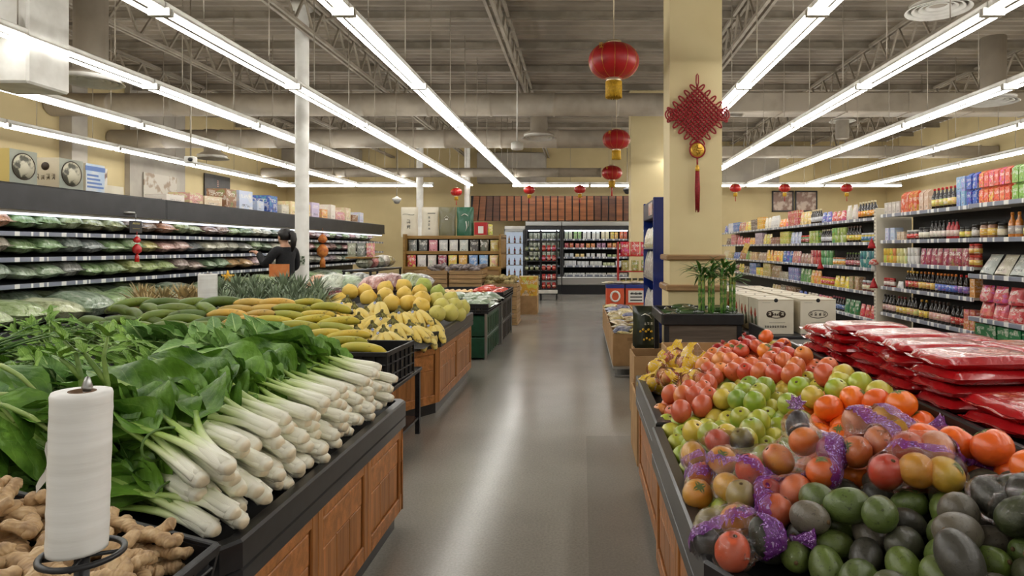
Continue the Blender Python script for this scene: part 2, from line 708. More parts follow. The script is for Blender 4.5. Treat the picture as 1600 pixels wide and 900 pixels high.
def inset(poly, d):
    n = len(poly)
    out = []
    for i in range(n):
        p0, p1, p2 = Vector(poly[i - 1]), Vector(poly[i]), Vector(poly[(i + 1) % n])
        e1, e2 = (p1 - p0).normalized(), (p2 - p1).normalized()
        n1, n2 = Vector((-e1.y, e1.x)), Vector((-e2.y, e2.x))
        b = (n1 + n2).normalized()
        q = p1 + b * (d / max(.3, b.dot(n1)))
        out.append((q.x, q.y))
    return out


def oak_table(label, outline, zl0, zl1, deckfn, panels, origin, kick=.10):
    """outline counter-clockwise seen from above (world x, y); panels = {edge index: number of panels}"""
    t = thing('produce_table', label, 'display table', origin)
    O = Vector(origin)
    body = inset(outline, .03)
    loc = lambda poly: [(x - O.x, y - O.y) for x, y in poly]
    MB().prism(loc(inset(outline, .055)), 0.0, kick).build('toe_kick', m_rubber, t)
    MB().prism(loc(inset(outline, .052)), kick, zl0).build('body', [m_oak], t)
    n = len(outline)
    for e, k in panels.items():
        a, b = Vector(body[e]), Vector(body[(e + 1) % n])
        d = b - a
        L = d.length / k
        ang = math.atan2(d.y, d.x)
        for i in range(k):
            mb = MB()
            oak_panel(mb, L, zl0 - kick)
            o = mb.build('side_panel', [m_oak, m_oakv], t)
            p = a + d * (i / k)
            o.location = (p.x - O.x, p.y - O.y, kick)
            o.rotation_euler = (0, 0, ang)
    mb = MB()
    oo, ii = loc(outline), loc(inset(outline, .045))
    o2 = loc(inset(outline, .008))
    for i in range(n):
        j = (i + 1) % n
        rings = [(oo, zl0), (oo, zl0 + .045), (o2, zl0 + .05), (oo, zl0 + .055), (oo, zl1 - .008), (o2, zl1), (ii, zl1), (ii, zl1 - .05), (ii, zl0)]
        for (pa, za), (pb, zb) in zip(rings, rings[1:] + rings[:1]):
            mb.add([(*pa[i], za), (*pa[j], za), (*pb[j], zb), (*pb[i], zb)], [(0, 1, 2, 3)], smooth=False)
    mb.build('rim', m_rubber, t)
    # sloping deck
    mb = MB()
    xs = [p[0] for p in outline]
    ys = [p[1] for p in outline]
    x0, x1, y0, y1 = min(xs) + .03, max(xs) - .03, min(ys) + .03, max(ys) - .03
    mb.grid(14, 14, lambda u, v: (x0 + (x1 - x0) * u - O.x, y0 + (y1 - y0) * v - O.y, deckfn(x0 + (x1 - x0) * u, y0 + (y1 - y0) * v)), smooth=False)
    mb.build('deck', m_liner, t)
    return t


Z1 = lambda X: .63 + .26 * max(0, min(-.97 - X, .65)) + .06 * max(0, -1.62 - X)
oak_table('oak-sided produce table heaped with bok choy and leafy greens',
          [(-.99, 1.745), (-.955, 1.80), (-.95, 3.44), (-.985, 3.485), (-3.3, 3.485), (-3.3, 1.745)],
          .545, .68, lambda x, y: min(Z1(x), 1.12), {0: 1, 1: 3, 2: 1, 3: 3, 5: 3}, (-2.1, 2.6, 0))


def Z2(x, y):
    e = min(-1.33 - x, (y - 5.35), 7.45 - y)
    return .66 + .36 * max(0, min(e, .75))


oak_table('oak-sided octagonal table stacked with bananas and yellow pomelos',
          [(-2.33, 5.28), (-1.62, 5.28), (-1.28, 5.80), (-1.28, 7.50), (-2.33, 7.50)],
          .60, .745, Z2, {0: 1, 1: 1, 2: 2}, (-1.8, 6.4, 0), .10)

# ------------------------------------------------------------------ crates and stands


def crate_mb(w, d, h, t=.018):
    """open black plastic crate, centred, with ribbed and slotted sides"""
    mb = MB()
    x, y = w / 2, d / 2
    mb.box(-x + .01, -y + .01, 0, x - .01, y - .01, .015)
    for s in (-1, 1):
        mb.box(s * (x - .012) - .004, -y + .01, .01, s * (x - .012) + .004, y - .01, h - .01)
        mb.box(-x + .01, s * (y - .012) - .004, .01, x - .01, s * (y - .012) + .004, h - .01)
        for z, hh in ((h - .02, .022), (h * .62, .010), (h * .30, .010), (.008, .010)):
            mb.cbox(s * x - .012, -y, z - hh + .01, s * x + .006, y, z + .01 + (.01 if z > h - .03 else 0), .003)
            mb.cbox(-x, s * y - .012, z - hh + .01, x, s * y + .006, z + .01 + (.01 if z > h - .03 else 0), .003)
        k = max(3, int(w / .085))
        for i in range(k + 1):
            xx = -x + i * w / k
            mb.box(xx - .006, s * y - .008, .005, xx + .006, s * y + .004, h - .005)
        k2 = max(3, int(d / .085))
        for i in range(k2 + 1):
            yy = -y + i * d / k2
            mb.box(s * x - .008, yy - .006, .005, s * x + .004, yy + .006, h - .005)
        # cut-out cells showing as paler slots
        for i in range(k):
            if i % 2 == 0:
                xx = -x + (i + .5) * w / k
                for q in range(3):
                    mb.box(xx - .018 + q * .014, s * y - .0095, h * .36, xx - .011 + q * .014, s * y - .0065, h * .56, 1)
        for i in range(k2):
            if i % 2 == 1:
                yy = -y + (i + .5) * d / k2
                for q in range(3):
                    mb.box(s * x - .0095, yy - .018 + q * .014, h * .36, s * x - .0065, yy - .011 + q * .014, h * .56, 1)
    return mb


m_slot = pmat('crate_slot', (92, 84, 70), 0.7)


def crate(w, d, h, loc, rot, label, name='plastic_crate'):
    o = crate_mb(w, d, h).build(name, [m_blackpl, m_slot])
    o.location, o.rotation_euler = loc, rot
    return tag(o, label, 'crate')


def steel_stand(x0, y0, x1, y1, h, label, m=None, shelf=True):
    cx, cy = (x0 + x1) / 2, (y0 + y1) / 2
    t = thing('display_stand', label, 'stand', (cx, cy, 0))
    m = m or m_black
    MB().cbox(x0 - cx, y0 - cy, h - .03, x1 - cx, y1 - cy, h, .006).build('top', m, t)
    for sx in (x0 - cx + .03, x1 - cx - .03):
        for sy in (y0 - cy + .03, y1 - cy - .03):
            MB().box(sx - .018, sy - .018, 0, sx + .018, sy + .018, h - .03).build('leg', m, t)
    if shelf:
        MB().box(x0 - cx + .02, y0 - cy + .02, .12, x1 - cx - .02, y1 - cy - .02, .14).build('shelf', m, t)
    return t


SL = math.atan(.26)
steel_stand(-1.62, .95, -.955, 1.66, .60, 'low black stand under the crate of ginger')
crate(.60, .52, .17, (-1.24, 1.335, .675), (0, SL, 0), 'black plastic crate full of ginger at the near end of the greens table')
steel_stand(-3.75, 4.22, -1.30, 5.2, .535, 'black stand under the plantain crates')
for i, X in enumerate((-1.62, -2.27, -2.92)):
    crate(.62, .56, .25, (X, 4.64, .54), (0, 0, -.06 if i == 0 else .0),
          ('black slotted crate at the aisle end of the plantains', 'black slotted crate in the middle under the plantains', 'black slotted crate under the dark green plantains')[i])

# ------------------------------------------------------------------ leaves
def leafmat(name, c1, c2, vein, rough=.42, veins=9):
    g = G(name)
    tc = g.n('TexCoord')
    sx = g.n('SeparateXYZ')
    g.l(tc.outputs['UV'], sx.inputs[0])
    u, v = sx.outputs[0], sx.outputs[1]
    d = g.math('ABSOLUTE', g.math('SUBTRACT', v, 0.5))
    mid = g.math('LESS_THAN', d, 0.035)
    wn = g.math('MULTIPLY', g.noise(g.coord('Object'), 9, 2), .35)
    w = g.math('SINE', g.math('MULTIPLY', g.math('ADD', wn, g.math('SUBTRACT', u, g.math('MULTIPLY', d, 0.75))), veins * 6.28))
    side = g.math('MULTIPLY', g.math('GREATER_THAN', w, 0.97), 0.16)
    n = g.noise(g.coord('Object'), 14, 3)
    oi = g.n('ObjectInfo')
    n = g.math('ADD', g.math('MULTIPLY', n, .8), g.math('MULTIPLY', oi.outputs['Random'], .22))
    c = g.ramp(n, [(.35, c1), (.68, c2)])
    c = g.mix(g.math('MAXIMUM', g.math('MULTIPLY', mid, .8), side), c, lin(vein))
    g.l(c, g.b.inputs['Base Color'])
    g.set(Roughness=rough, Specular_IOR_Level=.45)
    g.bump(g.math('ADD', g.math('MULTIPLY', w, .12), g.math('MULTIPLY', g.noise(g.coord('Object'), 26, 4), 2.5)), .5, .006)
    return g.m


m_choyleaf = leafmat('choy_leaf', (58, 98, 26), (114, 158, 56), (166, 194, 104))
m_herbleaf = leafmat('herb_leaf', (72, 114, 32), (136, 176, 68), (160, 192, 100), .5, 6)
m_broad = leafmat('broad_leaf', (68, 112, 42), (126, 166, 82), (172, 196, 126), .5, 8)
g = G('choy_stalk')
tc = g.n('TexCoord')
sx = g.n('SeparateXYZ')
g.l(tc.outputs['UV'], sx.inputs[0])
c = g.ramp(sx.outputs[0], [(0.0, (224, 208, 176)), (0.02, (243, 240, 224)), (.22, (240, 240, 218)), (.36, (212, 224, 164)), (.50, (160, 190, 92)), (.8, (108, 148, 56))])
wv = g.n('TexWave', Scale=16.0, Distortion=.6)
wv.bands_direction = 'Y'
g.l(tc.outputs['UV'], wv.inputs['Vector'])
g.l(g.mix(.16, c, wv.outputs['Color'], 'SOFT_LIGHT'), g.b.inputs['Base Color'])
g.set(Roughness=.3, Specular_IOR_Level=.5, Subsurface_Weight=.0)
g.bump(wv.outputs['Fac'], .15, .003)
m_stalk = g.m
m_stem = pmat('green_stem', (128, 156, 74), .45, c2=(96, 128, 52), nscale=20)
m_tie = pmat('green_tie', (92, 122, 58), .5)


def leaf(mb, base, dirv, up, L, W, droop, wave, seed, mi=0, nu=9, nv=6, cup=.25, tooth=0.0, shape=.75):
    d = Vector(dirv).normalized()
    up = Vector(up)
    sd = d.cross(up).normalized()
    up = sd.cross(d)
    B = Vector(base)

    def fn(u, v):
        s = v * 2 - 1
        w = W * (math.sin(PI * min(1, max(0, u)) ** shape) ** .75 if 0 < u < 1 else 0.02)
        if tooth:
            w *= 1 + tooth * ((u * 7) % 1 - .5)
        zz = cup * abs(s) ** 1.5 * w + wave * w * abs(s) * math.sin(u * 11 + seed + s * 1.7) - droop * L * u * u
        return B + d * (L * u) + sd * (w * s) + up * zz
    mb.grid(nu, nv, fn, mi)


def choy_plant(seed):
    """one bok choy head along +x: cut base at x=0, stalks, leaves at the far end"""
    r = random.Random(seed)
    mb = MB()
    n = 12
    # white swollen base
    prof = [(.012, -.002), (.017, .003), (.0225, .018), (.0252, .045), (.0235, .09), (.0205, .14), (.018, .20)]
    vs, uv, fs = [], [], []
    for j, (rr, x) in enumerate(prof):
        for i in range(n):
            a = 2 * PI * i / n
            q = rr * (1 + .10 * math.sin(3 * a + seed))
            vs.append((x, q * math.cos(a), q * math.sin(a) * .92))
            uv.append((max(0, x / .46), i / n))
    for j in range(len(prof) - 1):
        for i in range(n):
            fs.append((j * n + i, (j + 1) * n + i, (j + 1) * n + (i + 1) % n, j * n + (i + 1) % n))
    fs.append(tuple(range(n)))
    mb.add(vs, fs, uv)
    k = 5
    for i in range(k):
        a = 2 * PI * (i + r.uniform(-.2, .2)) / k
        sp = r.uniform(.02, .055)
        cy, cz = math.cos(a), math.sin(a)
        end = Vector((r.uniform(.24, .31), cy * sp * 1.7, .5 * cz * sp + .01))
        P = []
        for q in range(8):
            tt = q / 7
            P.append((.02 + (end.x - .02) * tt, cy * .014 * (1 - tt) + end.y * tt ** 2.2, cz * .014 * (1 - tt) + end.z * tt ** 2.2))
        b = len(mb.v)
        mb.tube(P, [.014, .014, .0135, .013, .012, .0105, .009, .008], 8, flat=.7)
        for q in range(b, len(mb.v)):
            mb.uv[q] = (.02 + .95 * max(0, mb.v[q][0]) / .42, mb.uv[q][1])
        d = Vector((1, cy * .42 + r.uniform(-.15, .15), cz * .15 + r.uniform(-.02, .22)))
        roll = r.uniform(-.75, .75)
        leaf(mb, P[-2], d, (0, math.sin(roll), math.cos(roll)), r.uniform(.24, .33), r.uniform(.058, .082), r.uniform(.25, .6), r.uniform(.35, .6), r.uniform(0, 6), 1, 16, 8, cup=.45)
        # rib continuing into the leaf
    return mb


choy_heads = [choy_plant(s).mesh('head', [m_stalk, m_choyleaf]) for s in range(6)]


def make_bunch(seed):
    r = random.Random(seed * 7 + 3)
    t = thing('bok_choy_bunch')
    spots = [(-.036, .026), (.03, .022), (-.005, .066), (.062, .03)][:3 + seed % 2]
    for i, (y, z) in enumerate(spots):
        o = bpy.data.objects.new('head', choy_heads[(seed * 2 + i) % 6])
        COL.objects.link(o)
        o.parent = t
        o.location = (r.uniform(-.02, .03), y, z)
        o.rotation_euler = (r.uniform(-.6, .6), r.uniform(-.05, .03), r.uniform(-.12, .12))
    ring = [(0.21 + .01 * math.sin(a * 2), .012 + .062 * math.cos(a), .035 + .045 * math.sin(a)) for a in [2 * PI * i / 18 for i in range(18)]]
    MB().tube(ring, .0035, 5, closed=True).build('tie', m_tie, t)
    return t


bun = [Proto(make_bunch(s)) for s in range(4)]
layer = ('bottom', 'middle', 'top')
for lay, (x0, z0, ny) in enumerate(((-1.005, .665, 11), (-1.025, .735, 11), (-1.05, .805, 11))):
    for i in range(ny):
        Y = 1.825 + (i + .5 * (lay % 2)) * (1.60 / ny) + U(-.015, .015)
        bun[(i + lay) % 4].put((x0 + U(-.03, .02), Y, z0 + U(-.008, .012)), (U(-.1, .1), -SL - .02 + U(-.06, .05), PI - .42 + .58 * (Y - 1.87) / 1.5 + U(-.14, .14)), U(1.04, 1.18),
                               label='bok choy bunch with white stalks, %s from the ginger end in the %s layer' % (ORD[i], layer[lay]), cat='bok choy', group='bok choy bunches')


# leafy greens behind the bok choy
def make_green(seed, n, L, LL, LW, tooth, mleaf, spread, name='leafy_greens_bunch', perstem=7, thick=.0045):
    r = random.Random(seed * 13 + 5)
    t = thing(name)
    fol, st = MB(), MB()
    for i in range(n):
        a, b = r.uniform(-spread, spread), r.uniform(-.1, spread * .9)
        d = Vector((1, a, b)).normalized()
        Ls = L * r.uniform(.75, 1.1)
        P = []
        o = Vector((0, r.uniform(-.03, .03), r.uniform(0, .05)))
        for q in range(6):
            tt = q / 5
            P.append(o + d * (Ls * tt) + Vector((0, 0, -.10 * Ls * tt * tt)))
        st.tube(P, [thick * (1 - .6 * q / 5) for q in range(6)], 5)
        for q in range(perstem):
            tt = .35 + .65 * (q + r.random()) / perstem
            p = o + d * (Ls * tt) + Vector((0, 0, -.10 * Ls * tt * tt))
            an = r.uniform(0, 2 * PI)
            dd = (d * .75 + Vector((0, math.cos(an), math.sin(an) * .7 + .25)) * r.uniform(.5, .9)).normalized()
            rl = r.uniform(-.8, .8)
            leaf(fol, p, dd, (0.2, math.sin(rl), math.cos(rl)), LL * r.uniform(.6, 1.15), LW * r.uniform(.7, 1.15), r.uniform(.1, .5), .25, r.uniform(0, 6), 0, 6, 4, .25, tooth, .7)
    fol.build('foliage', mleaf, t)
    st.build('stem', m_stem, t)
    MB().tube([(0.10, .05 * math.cos(a), .03 + .04 * math.sin(a)) for a in [2 * PI * i / 14 for i in range(14)]], .004, 5, closed=True).build('tie', m_tie, t)
    return t


herb = [Proto(make_green(s, 13, .34, .085, .017, .5, m_herbleaf, .42)) for s in range(3)]
broad = [Proto(make_green(s + 9, 8, .34, .16, .05, 0, m_broad, .38, perstem=3, thick=.006)) for s in range(2)]
k = 0
for i, X in enumerate((-1.62, -1.92, -2.22, -2.52, -2.82)):
    for j in range(5):
        Y = 1.93 + j * .345 + U(-.04, .04)
        pr = broad if (i == 0 and j != 2 or (i == 1 and j == 4)) else herb
        nm = 'broad-leaved' if pr is broad else 'feathery'
        pr[(i + j) % len(pr)].put((X + .05, Y, Z1(X) + .03 + (.05 if i < 2 else .03) + U(0, .03)), (U(-.2, .2), -.06 - U(.0, .28), PI + U(-.8, .8)), U(.9, 1.15),
                                  label='bunch of %s green herbs, %s row behind the bok choy, %s from the ginger end' % (nm, ORD[i], ORD[j]), cat='leafy greens', group='bunches of leafy greens')
for j in range(3):
    broad[j % 2].put((-1.17 - .1 * j, 1.86 + .03 * j, Z1(-1.2) + .05), (U(-.2, .2), -.25, PI - .5 + .2 * j), .95,
                     label='broad-leaved green bunch tucked beside the ginger crate, %s from the table rim' % ORD[j], cat='leafy greens', group='broad greens by the ginger')
for j in range(4):
    broad[j % 2].put((-1.46, 2.95 + j * .14, Z1(-1.46) + .13), (U(-.2, .2), -.35, PI + U(-.5, .5)), 1.0,
                     label='broad-leaved green bunch lying on the bok choy leaves, %s towards the plantains' % ORD[j], cat='leafy greens', group='broad greens on the bok choy')

# grass-like spring onions and long-stalked mustard greens
m_blade = pmat('onion_blade', (62, 100, 40), .4, c2=(96, 130, 62), nscale=10)
t = thing('spring_onion_bunch', 'bunch of thin grass-like chives standing up beside the herbs', 'chives', (-2.72, 2.75, Z1(-2.72) + .02), 0)
for q in range(3):
    mb = MB()
    for i in range(22):
        a, b = U(-.5, .9), U(-.55, .55)
        L = U(.28, .42)
        P = [(a * L * tt * (.6 + .8 * tt) + U(0, .01), b * L * tt * (.4 + tt) + q * .07 - .07, L * tt * (1 - .35 * tt)) for tt in [s / 6 for s in range(7)]]
        mb.tube(P, [.0055, .0055, .005, .0045, .004, .003, .001], 5)
    mb.build('blade_tuft', m_blade, t)
MB().box(-.05, -.02, .0, .05, .02, .004, M=T(.1, -.02, .17) @ RX(.7) @ RZ(.3)).build('red_tag', pmat('red_paper', (206, 58, 38), .5), t)['label'] = 'orange-red paper tag'


m_palestem = pmat('pale_stalk', (176, 190, 116), .4, c2=(140, 164, 84), nscale=12)


def make_mustard(seed):
    r = random.Random(seed)
    t = thing('mustard_green')
    for i in range(3):
        a = r.uniform(-.35, .35)
        mb = MB()
        P = [(tt * .5 * math.cos(a), tt * .5 * math.sin(a), .05 + .20 * math.sin(tt * 2.2) - .12 * tt * tt + i * .02) for tt in [q / 7 for q in range(8)]]
        mb.tube(P, [.011, .011, .0105, .010, .009, .008, .007, .005], 8)
        mb.build('stalk', m_palestem, t)
        mb = MB()
        leaf(mb, P[4], Vector(P[-1]) - Vector(P[4]), (0, r.uniform(-.5, .5), 1), .40, .11, .5, .22, r.uniform(0, 6), 0, 12, 8)
        mb.build('leaf', m_choyleaf, t)
    return t


mus = [Proto(make_mustard(s)) for s in (3, 8)]
for i, (x, y, z, rz) in enumerate(((-2.12, 1.95, .84, -.30), (-2.02, 1.84, .80, -.12), (-2.2, 2.1, .88, -.25))):
    mus[i % 2].put((x, y, z), (U(-.2, .2), -.1, rz), 1.0, label='long-stalked mustard green, %s of those lying behind the ginger crate' % ORD[i], cat='mustard greens', group='mustard greens behind the ginger')
# two tall pale flowering stalks rising behind the bag roll
t = thing('celery_stalk', 'tall pale green stalk with side shoots rising behind the roll of bags', 'stalk', (-1.42, 1.92, Z1(-1.42)))
q0 = at(124, 598, 1.86) - Vector((-1.42, 1.92, Z1(-1.42)))
for i, (pts) in enumerate((((130, 640), (127, 590), (118, 550), (100, 532)), ((170, 655), (168, 600), (162, 560), (168, 526)), ((168, 600), (150, 575), (132, 552)), ((128, 592), (110, 572), (95, 560)))):
    P = [at(x, y, 1.9) - Vector((-1.42, 1.92, Z1(-1.42))) for x, y in pts]
    MB().tube(P, [.009 - .0015 * s for s in range(len(P))], 7).build('shoot', m_stem, t)
    mb = MB()
    for s in range(5):
        leaf(mb, P[-1], (U(-1, 1), U(-1, 1), U(0, 1)), (0, 0, 1), .07, .014, .2, .2, s, 0, 5, 3, tooth=.4)
    mb.build('leaf_tip', m_herbleaf, t)

# ------------------------------------------------------------------ ginger
g = G('ginger_skin')
v = g.coord('Object')
c = g.ramp(g.noise(v, 22, 4), [(.3, (142, 112, 80)), (.5, (192, 160, 118)), (.72, (218, 192, 152))])
g.l(c, g.b.inputs['Base Color'])
g.set(Roughness=.55)
wv = g.n('TexWave', Scale=30.0, Distortion=3.0, Detail=2.0)
g.l(v, wv.inputs['Vector'])
g.bump(wv.outputs['Fac'], .35, .004)
m_ginger = g.m
m_gcut = pmat('ginger_cut', (226, 206, 150), .6)


def ginger(seed):
    r = random.Random(seed)
    mb = MB()

    def lobe(p, d, L, R0):
        n = 12
        P, rad = [], []
        for i in range(n + 1):
            tt = i / n
            P.append(p + d * (L * tt) + Vector((0, .012 * math.sin(tt * 5 + seed), 0)))
            e = max(.0, 1 - (2 * tt - 1) ** 6) ** .5
            rad.append(max(.001, R0 * e * (1 + .13 * math.sin(tt * L * 210 + seed))))
        mb.tube(P, rad, 9)
        return P
    P = lobe(Vector((-.06, 0, 0)), Vector((1, .1, 0)).normalized(), r.uniform(.11, .15), .021)
    for i in range(r.choice((3, 4, 5))):
        b = P[r.randint(2, 10)]
        a = r.choice((-1, 1)) * r.uniform(.7, 1.5)
        lobe(b, Vector((math.cos(a), math.sin(a), r.uniform(-.3, .4))).normalized(), r.uniform(.045, .085), r.uniform(.015, .020))
    return mb


ging = [Proto(ginger(s).build('ginger_root', m_ginger)) for s in range(5)]
gname = ('plump', 'knobbly', 'forked', 'stubby', 'many-fingered')
k = 0
cnt = {}
for lay in range(3):
    for i in range(7):
        for j in range(5):
            x = -1.475 + i * .080 + U(-.02, .02)
            y = 1.115 + j * .105 + U(-.02, .02)
            if abs(x + 1.0 + .0) < .0:
                continue
            z = .705 + .26 * (-.93 - x) + lay * .038 + U(0, .012)
            rr, cc = (6 - i), j
            ging[k % 5].put((x, y, z), (U(-.5, .5), U(-.5, .5), U(0, 6.28)), U(.7, .9),
                            label='%s ginger root, %s from the crate edge by the aisle, %s file, %s layer' % (gname[k % 5], ORD[rr], ORD[cc], layer[lay]), cat='ginger', group='ginger roots')
            k += 1

# ------------------------------------------------------------------ rolls of produce bags
g = G('plastic_film_roll')
v = g.coord('Object', (1, 1, 14))
c = g.ramp(g.noise(v, 3.0, 4), [(.3, (226, 224, 219)), (.7, (244, 243, 240))])
g.l(c, g.b.inputs['Base Color'])
g.set(Roughness=.35, Specular_IOR_Level=.4)
g.bump(g.noise(v, 5.0, 5), .35, .003)
m_roll = g.m
m_core = pmat('card_core', (120, 92, 68), .8)


def bag_roll(px0, px1, pyt, pyb, Y, lb1, lb2, tilt=.03, tail=True):
    r = (px1 - px0) / 2 * Y / F
    top, bot = at((px0 + px1) / 2, pyt, Y), at((px0 + px1) / 2, pyb, Y)
    h = top.z - bot.z
    t = thing('bag_roll', lb1, 'roll of bags', bot)
    t.rotation_euler = (0, tilt, 0)
    mb = MB()
    w = lambda a, z: 1 + .008 * math.sin(a * 3 + z * 30) + .006 * math.sin(z * 70)
    mb.lathe([(r * .46, 0), (r * .98, 0), (r, .006)] + [(r, .006 + (h - .012) * i / 20) for i in range(1, 20)] + [(r, h - .006), (r * .97, h), (r * .46, h)], 36, wob=w, cap=False)
    mb.build('film', m_roll, t)
    MB().lathe([(r * .46, .0), (r * .46, h + .001), (r * .40, h + .001), (r * .40, h - .09), (0, h - .09)], 20, cap=False).build('core', m_core, t)
    if tail:
        MB().grid(3, 8, lambda u, v: (-r * 1.02 - .02 * v - .006 * math.sin(v * 9), -.01 + .03 * u, h * .72 - h * .36 * v + .02 * u), smooth=True).build('loose_bag', m_roll, t)
    s = thing('roll_stand', lb2, 'stand', (bot.x, bot.y, bot.z - .30))
    s.rotation_euler = (0, tilt, 0)
    MB().tube([(0, 0, 0), (0, 0, .285)], .012, 10).build('pole', m_black, s)
    MB().tube([(0, 0, .285), (0, 0, .30 + h + .005)], .006, 8).build('spindle', m_alu, s)
    MB().lathe([(.006, h + .30), (.009, h + .308), (.004, h + .325), (0, h + .328)], 10).build('tip', m_alu, s)
    R2 = r * 1.35
    MB().tube([(R2 * math.cos(a), R2 * math.sin(a), .292) for a in [2 * PI * i / 28 for i in range(28)]], .006, 6, closed=True).build('ring', m_black, s)
    mb = MB()
    for a in (.4, .4 + PI / 2):
        mb.tube([(-R2 * math.cos(a), -R2 * math.sin(a), .288), (R2 * math.cos(a), R2 * math.sin(a), .288)], .004, 6)
    mb.build('spoke', m_black, s)
    return t


bag_roll(81, 161, 611, 858, 1.17, 'tall white roll of plastic produce bags standing over the ginger', 'black ring stand holding the roll of bags over the ginger')
bag_roll(311, 338, 428, 484, 5.75, 'white roll of plastic produce bags among the pineapples', 'thin black stand holding the bag roll among the pineapples', .0, False)

# ------------------------------------------------------------------ plantains and bananas
g = G('plantain_skin')
oi = g.n('ObjectInfo')
tc = g.n('TexCoord')
sx = g.n('SeparateXYZ')
g.l(tc.outputs['UV'], sx.inputs[0])
v = g.coord('Object')
mot = g.ramp(g.noise(v, 9, 4), [(.35, (0, 0, 0, 1)), (.65, (1, 1, 1, 1))])
yel = g.mix(1.0, oi.outputs['Color'], lin((255, 205, 90)), 'OVERLAY')
c = g.mix(g.math('MULTIPLY', mot, .35), oi.outputs['Color'], yel)
blk = g.ramp(g.noise(v, 24, 5, .65), [(.60, (0, 0, 0, 1)), (.68, (1, 1, 1, 1))])
c = g.mix(g.math('MULTIPLY', blk, .6), c, lin((48, 38, 22)))
e = g.math('ABSOLUTE', g.math('SUBTRACT', sx.outputs[0], .5))
tip = g.ramp(e, [(.455, (0, 0, 0, 1)), (.49, (1, 1, 1, 1))])
c = g.mix(tip, c, lin((44, 36, 24)))
g.l(c, g.b.inputs['Base Color'])
g.set(Roughness=.42, Specular_IOR_Level=.4)
g.bump(g.noise(v, 30, 3), .08, .003)
m_plan = g.m
m_crown = pmat('banana_crown', (128, 122, 56), .6, c2=(66, 58, 30), nscale=30)


def finger(L, R0, bend, n=12):
    mb = MB()
    P, rad = [], []
    for i in range(n + 1):
        tt = i / n
        a = (tt - .5) * bend
        P.append((math.sin(a) * L / bend, 0, (math.cos(a) - 1) * L / bend))
        e = min(1, tt / .16, (1 - tt) / .20)
        rad.append(R0 * (.30 + .70 * max(0, e) ** .6) * (1 - .08 * abs(tt - .45)))
    rad[0], rad[-1] = R0 * .32, R0 * .22
    P[0] = (P[0][0] - .012, 0, P[0][2] - .004)
    mb.tube(P, rad, 8)
    return mb


plan = [Proto(finger(.26, .027, .75).build('plantain', m_plan)), Proto(finger(.24, .024, .55).build('plantain', m_plan)), Proto(finger(.28, .030, .95).build('plantain', m_plan))]
cols = {'dark green': [(74, 98, 40), (88, 110, 46), (96, 120, 50)], 'yellow-brown': [(188, 162, 82), (178, 152, 76), (166, 146, 74)], 'yellow-green': [(160, 160, 60), (176, 170, 64), (146, 152, 58), (186, 172, 70)]}
for j in range(8):
    n = 9
    for i in range(n):
        X = -1.50 - j * .085 - i * .235 - (.11 if j % 2 else 0) + U(-.03, .03)
        if X < -3.7:
            continue
        Y = 4.42 + j * .105 + U(-.015, .015)
        z = .80 + j * .036 + U(0, .02)
        kind = 'dark green' if X < -2.75 else ('yellow-brown' if X < -2.35 else 'yellow-green')
        rz = U(-.25, .25) if kind != 'dark green' else U(-.7, .9)
        plan[2 if kind == 'dark green' else (i + j) % 2].put((X, Y, z), (U(-.5, .5), U(-.12, .12), rz + (PI if (i + j) % 3 == 0 else 0)), U(1.22, 1.4),
                 label='%s plantain, %s from the aisle end in the %s row' % (kind, ORD[i], ORD[j]), cat='plantain', group='plantains on the crates', col=RN.choice(cols[kind]))


fing_m = [finger(.19, .027, .95).mesh('finger', [m_plan]), finger(.18, .026, 1.15).mesh('finger', [m_plan])]


def make_hand(seed, n):
    r = random.Random(seed)
    t = thing('banana_hand')
    for i in range(n):
        a = (i - (n - 1) / 2) * .52 + r.uniform(-.06, .06)
        o = bpy.data.objects.new('finger', fing_m[i % 2])
        COL.objects.link(o)
        o.parent = t
        o.color = lin(r.choice(((226, 204, 122), (220, 196, 108), (230, 210, 136))))
        # fingers run outward and down from the crown
        Mx = RZ(a) @ T(.0, 0, -.02) @ RY(.62) @ T(.105, 0, .02)
        o.matrix_local = Mx
    mb = MB()
    mb.lathe([(.013, -.02), (.014, .0), (.011, .02), (.009, .03), (0, .031)], 9)
    for i in range(n):
        a = (i - (n - 1) / 2) * .52
        mb.tube([(0, 0, .01), (.03 * math.cos(a), .03 * math.sin(a), -.01), (.055 * math.cos(a), .055 * math.sin(a), -.035)], [.008, .0075, .008], 6)
    mb.build('crown', m_crown, t)
    MB().lathe([(.0, 0), (.011, 0), (.011, .001), (0, .001)], 10, M=T(.07, .0, -.012) @ RY(.85)).build('sticker', pmat('banana_sticker', (70, 110, 190), .4, c2=(230, 230, 230), nscale=120, lo=.48, hi=.52), t)
    return t


hands = [Proto(make_hand(1, 5)), Proto(make_hand(2, 6)), Proto(make_hand(3, 4))]
hp = [(513, 470, 5.75), (543, 467, 5.8), (593, 466, 5.85), (649, 481, 5.95), (614, 500, 5.55), (668, 492, 6.0), (677, 503, 5.9), (560, 494, 5.6), (536, 500, 5.45), (582, 507, 5.4), (640, 506, 5.65), (618, 521, 5.4),
      (500, 500, 5.45), (572, 484, 5.75), (482, 484, 5.6), (528, 516, 5.35), (600, 514, 5.35), (556, 512, 5.35), (624, 484, 5.85), (596, 490, 5.65), (520, 486, 5.6), (554, 478, 5.75), (660, 512, 5.75)]
for i, (x, y, Y) in enumerate(hp):
    p = at(x, y, Y)
    hands[i % 3].put(p, (U(-.2, .2), U(.0, .3), -PI / 2 + U(-.5, .5)), 1.28,
                     label='hand of yellow bananas, %s among those before the pomelos counting from the pineapples' % ORD[sorted(range(len(hp)), key=lambda q: hp[q][0]).index(i)], cat='bananas', group='hands of bananas')

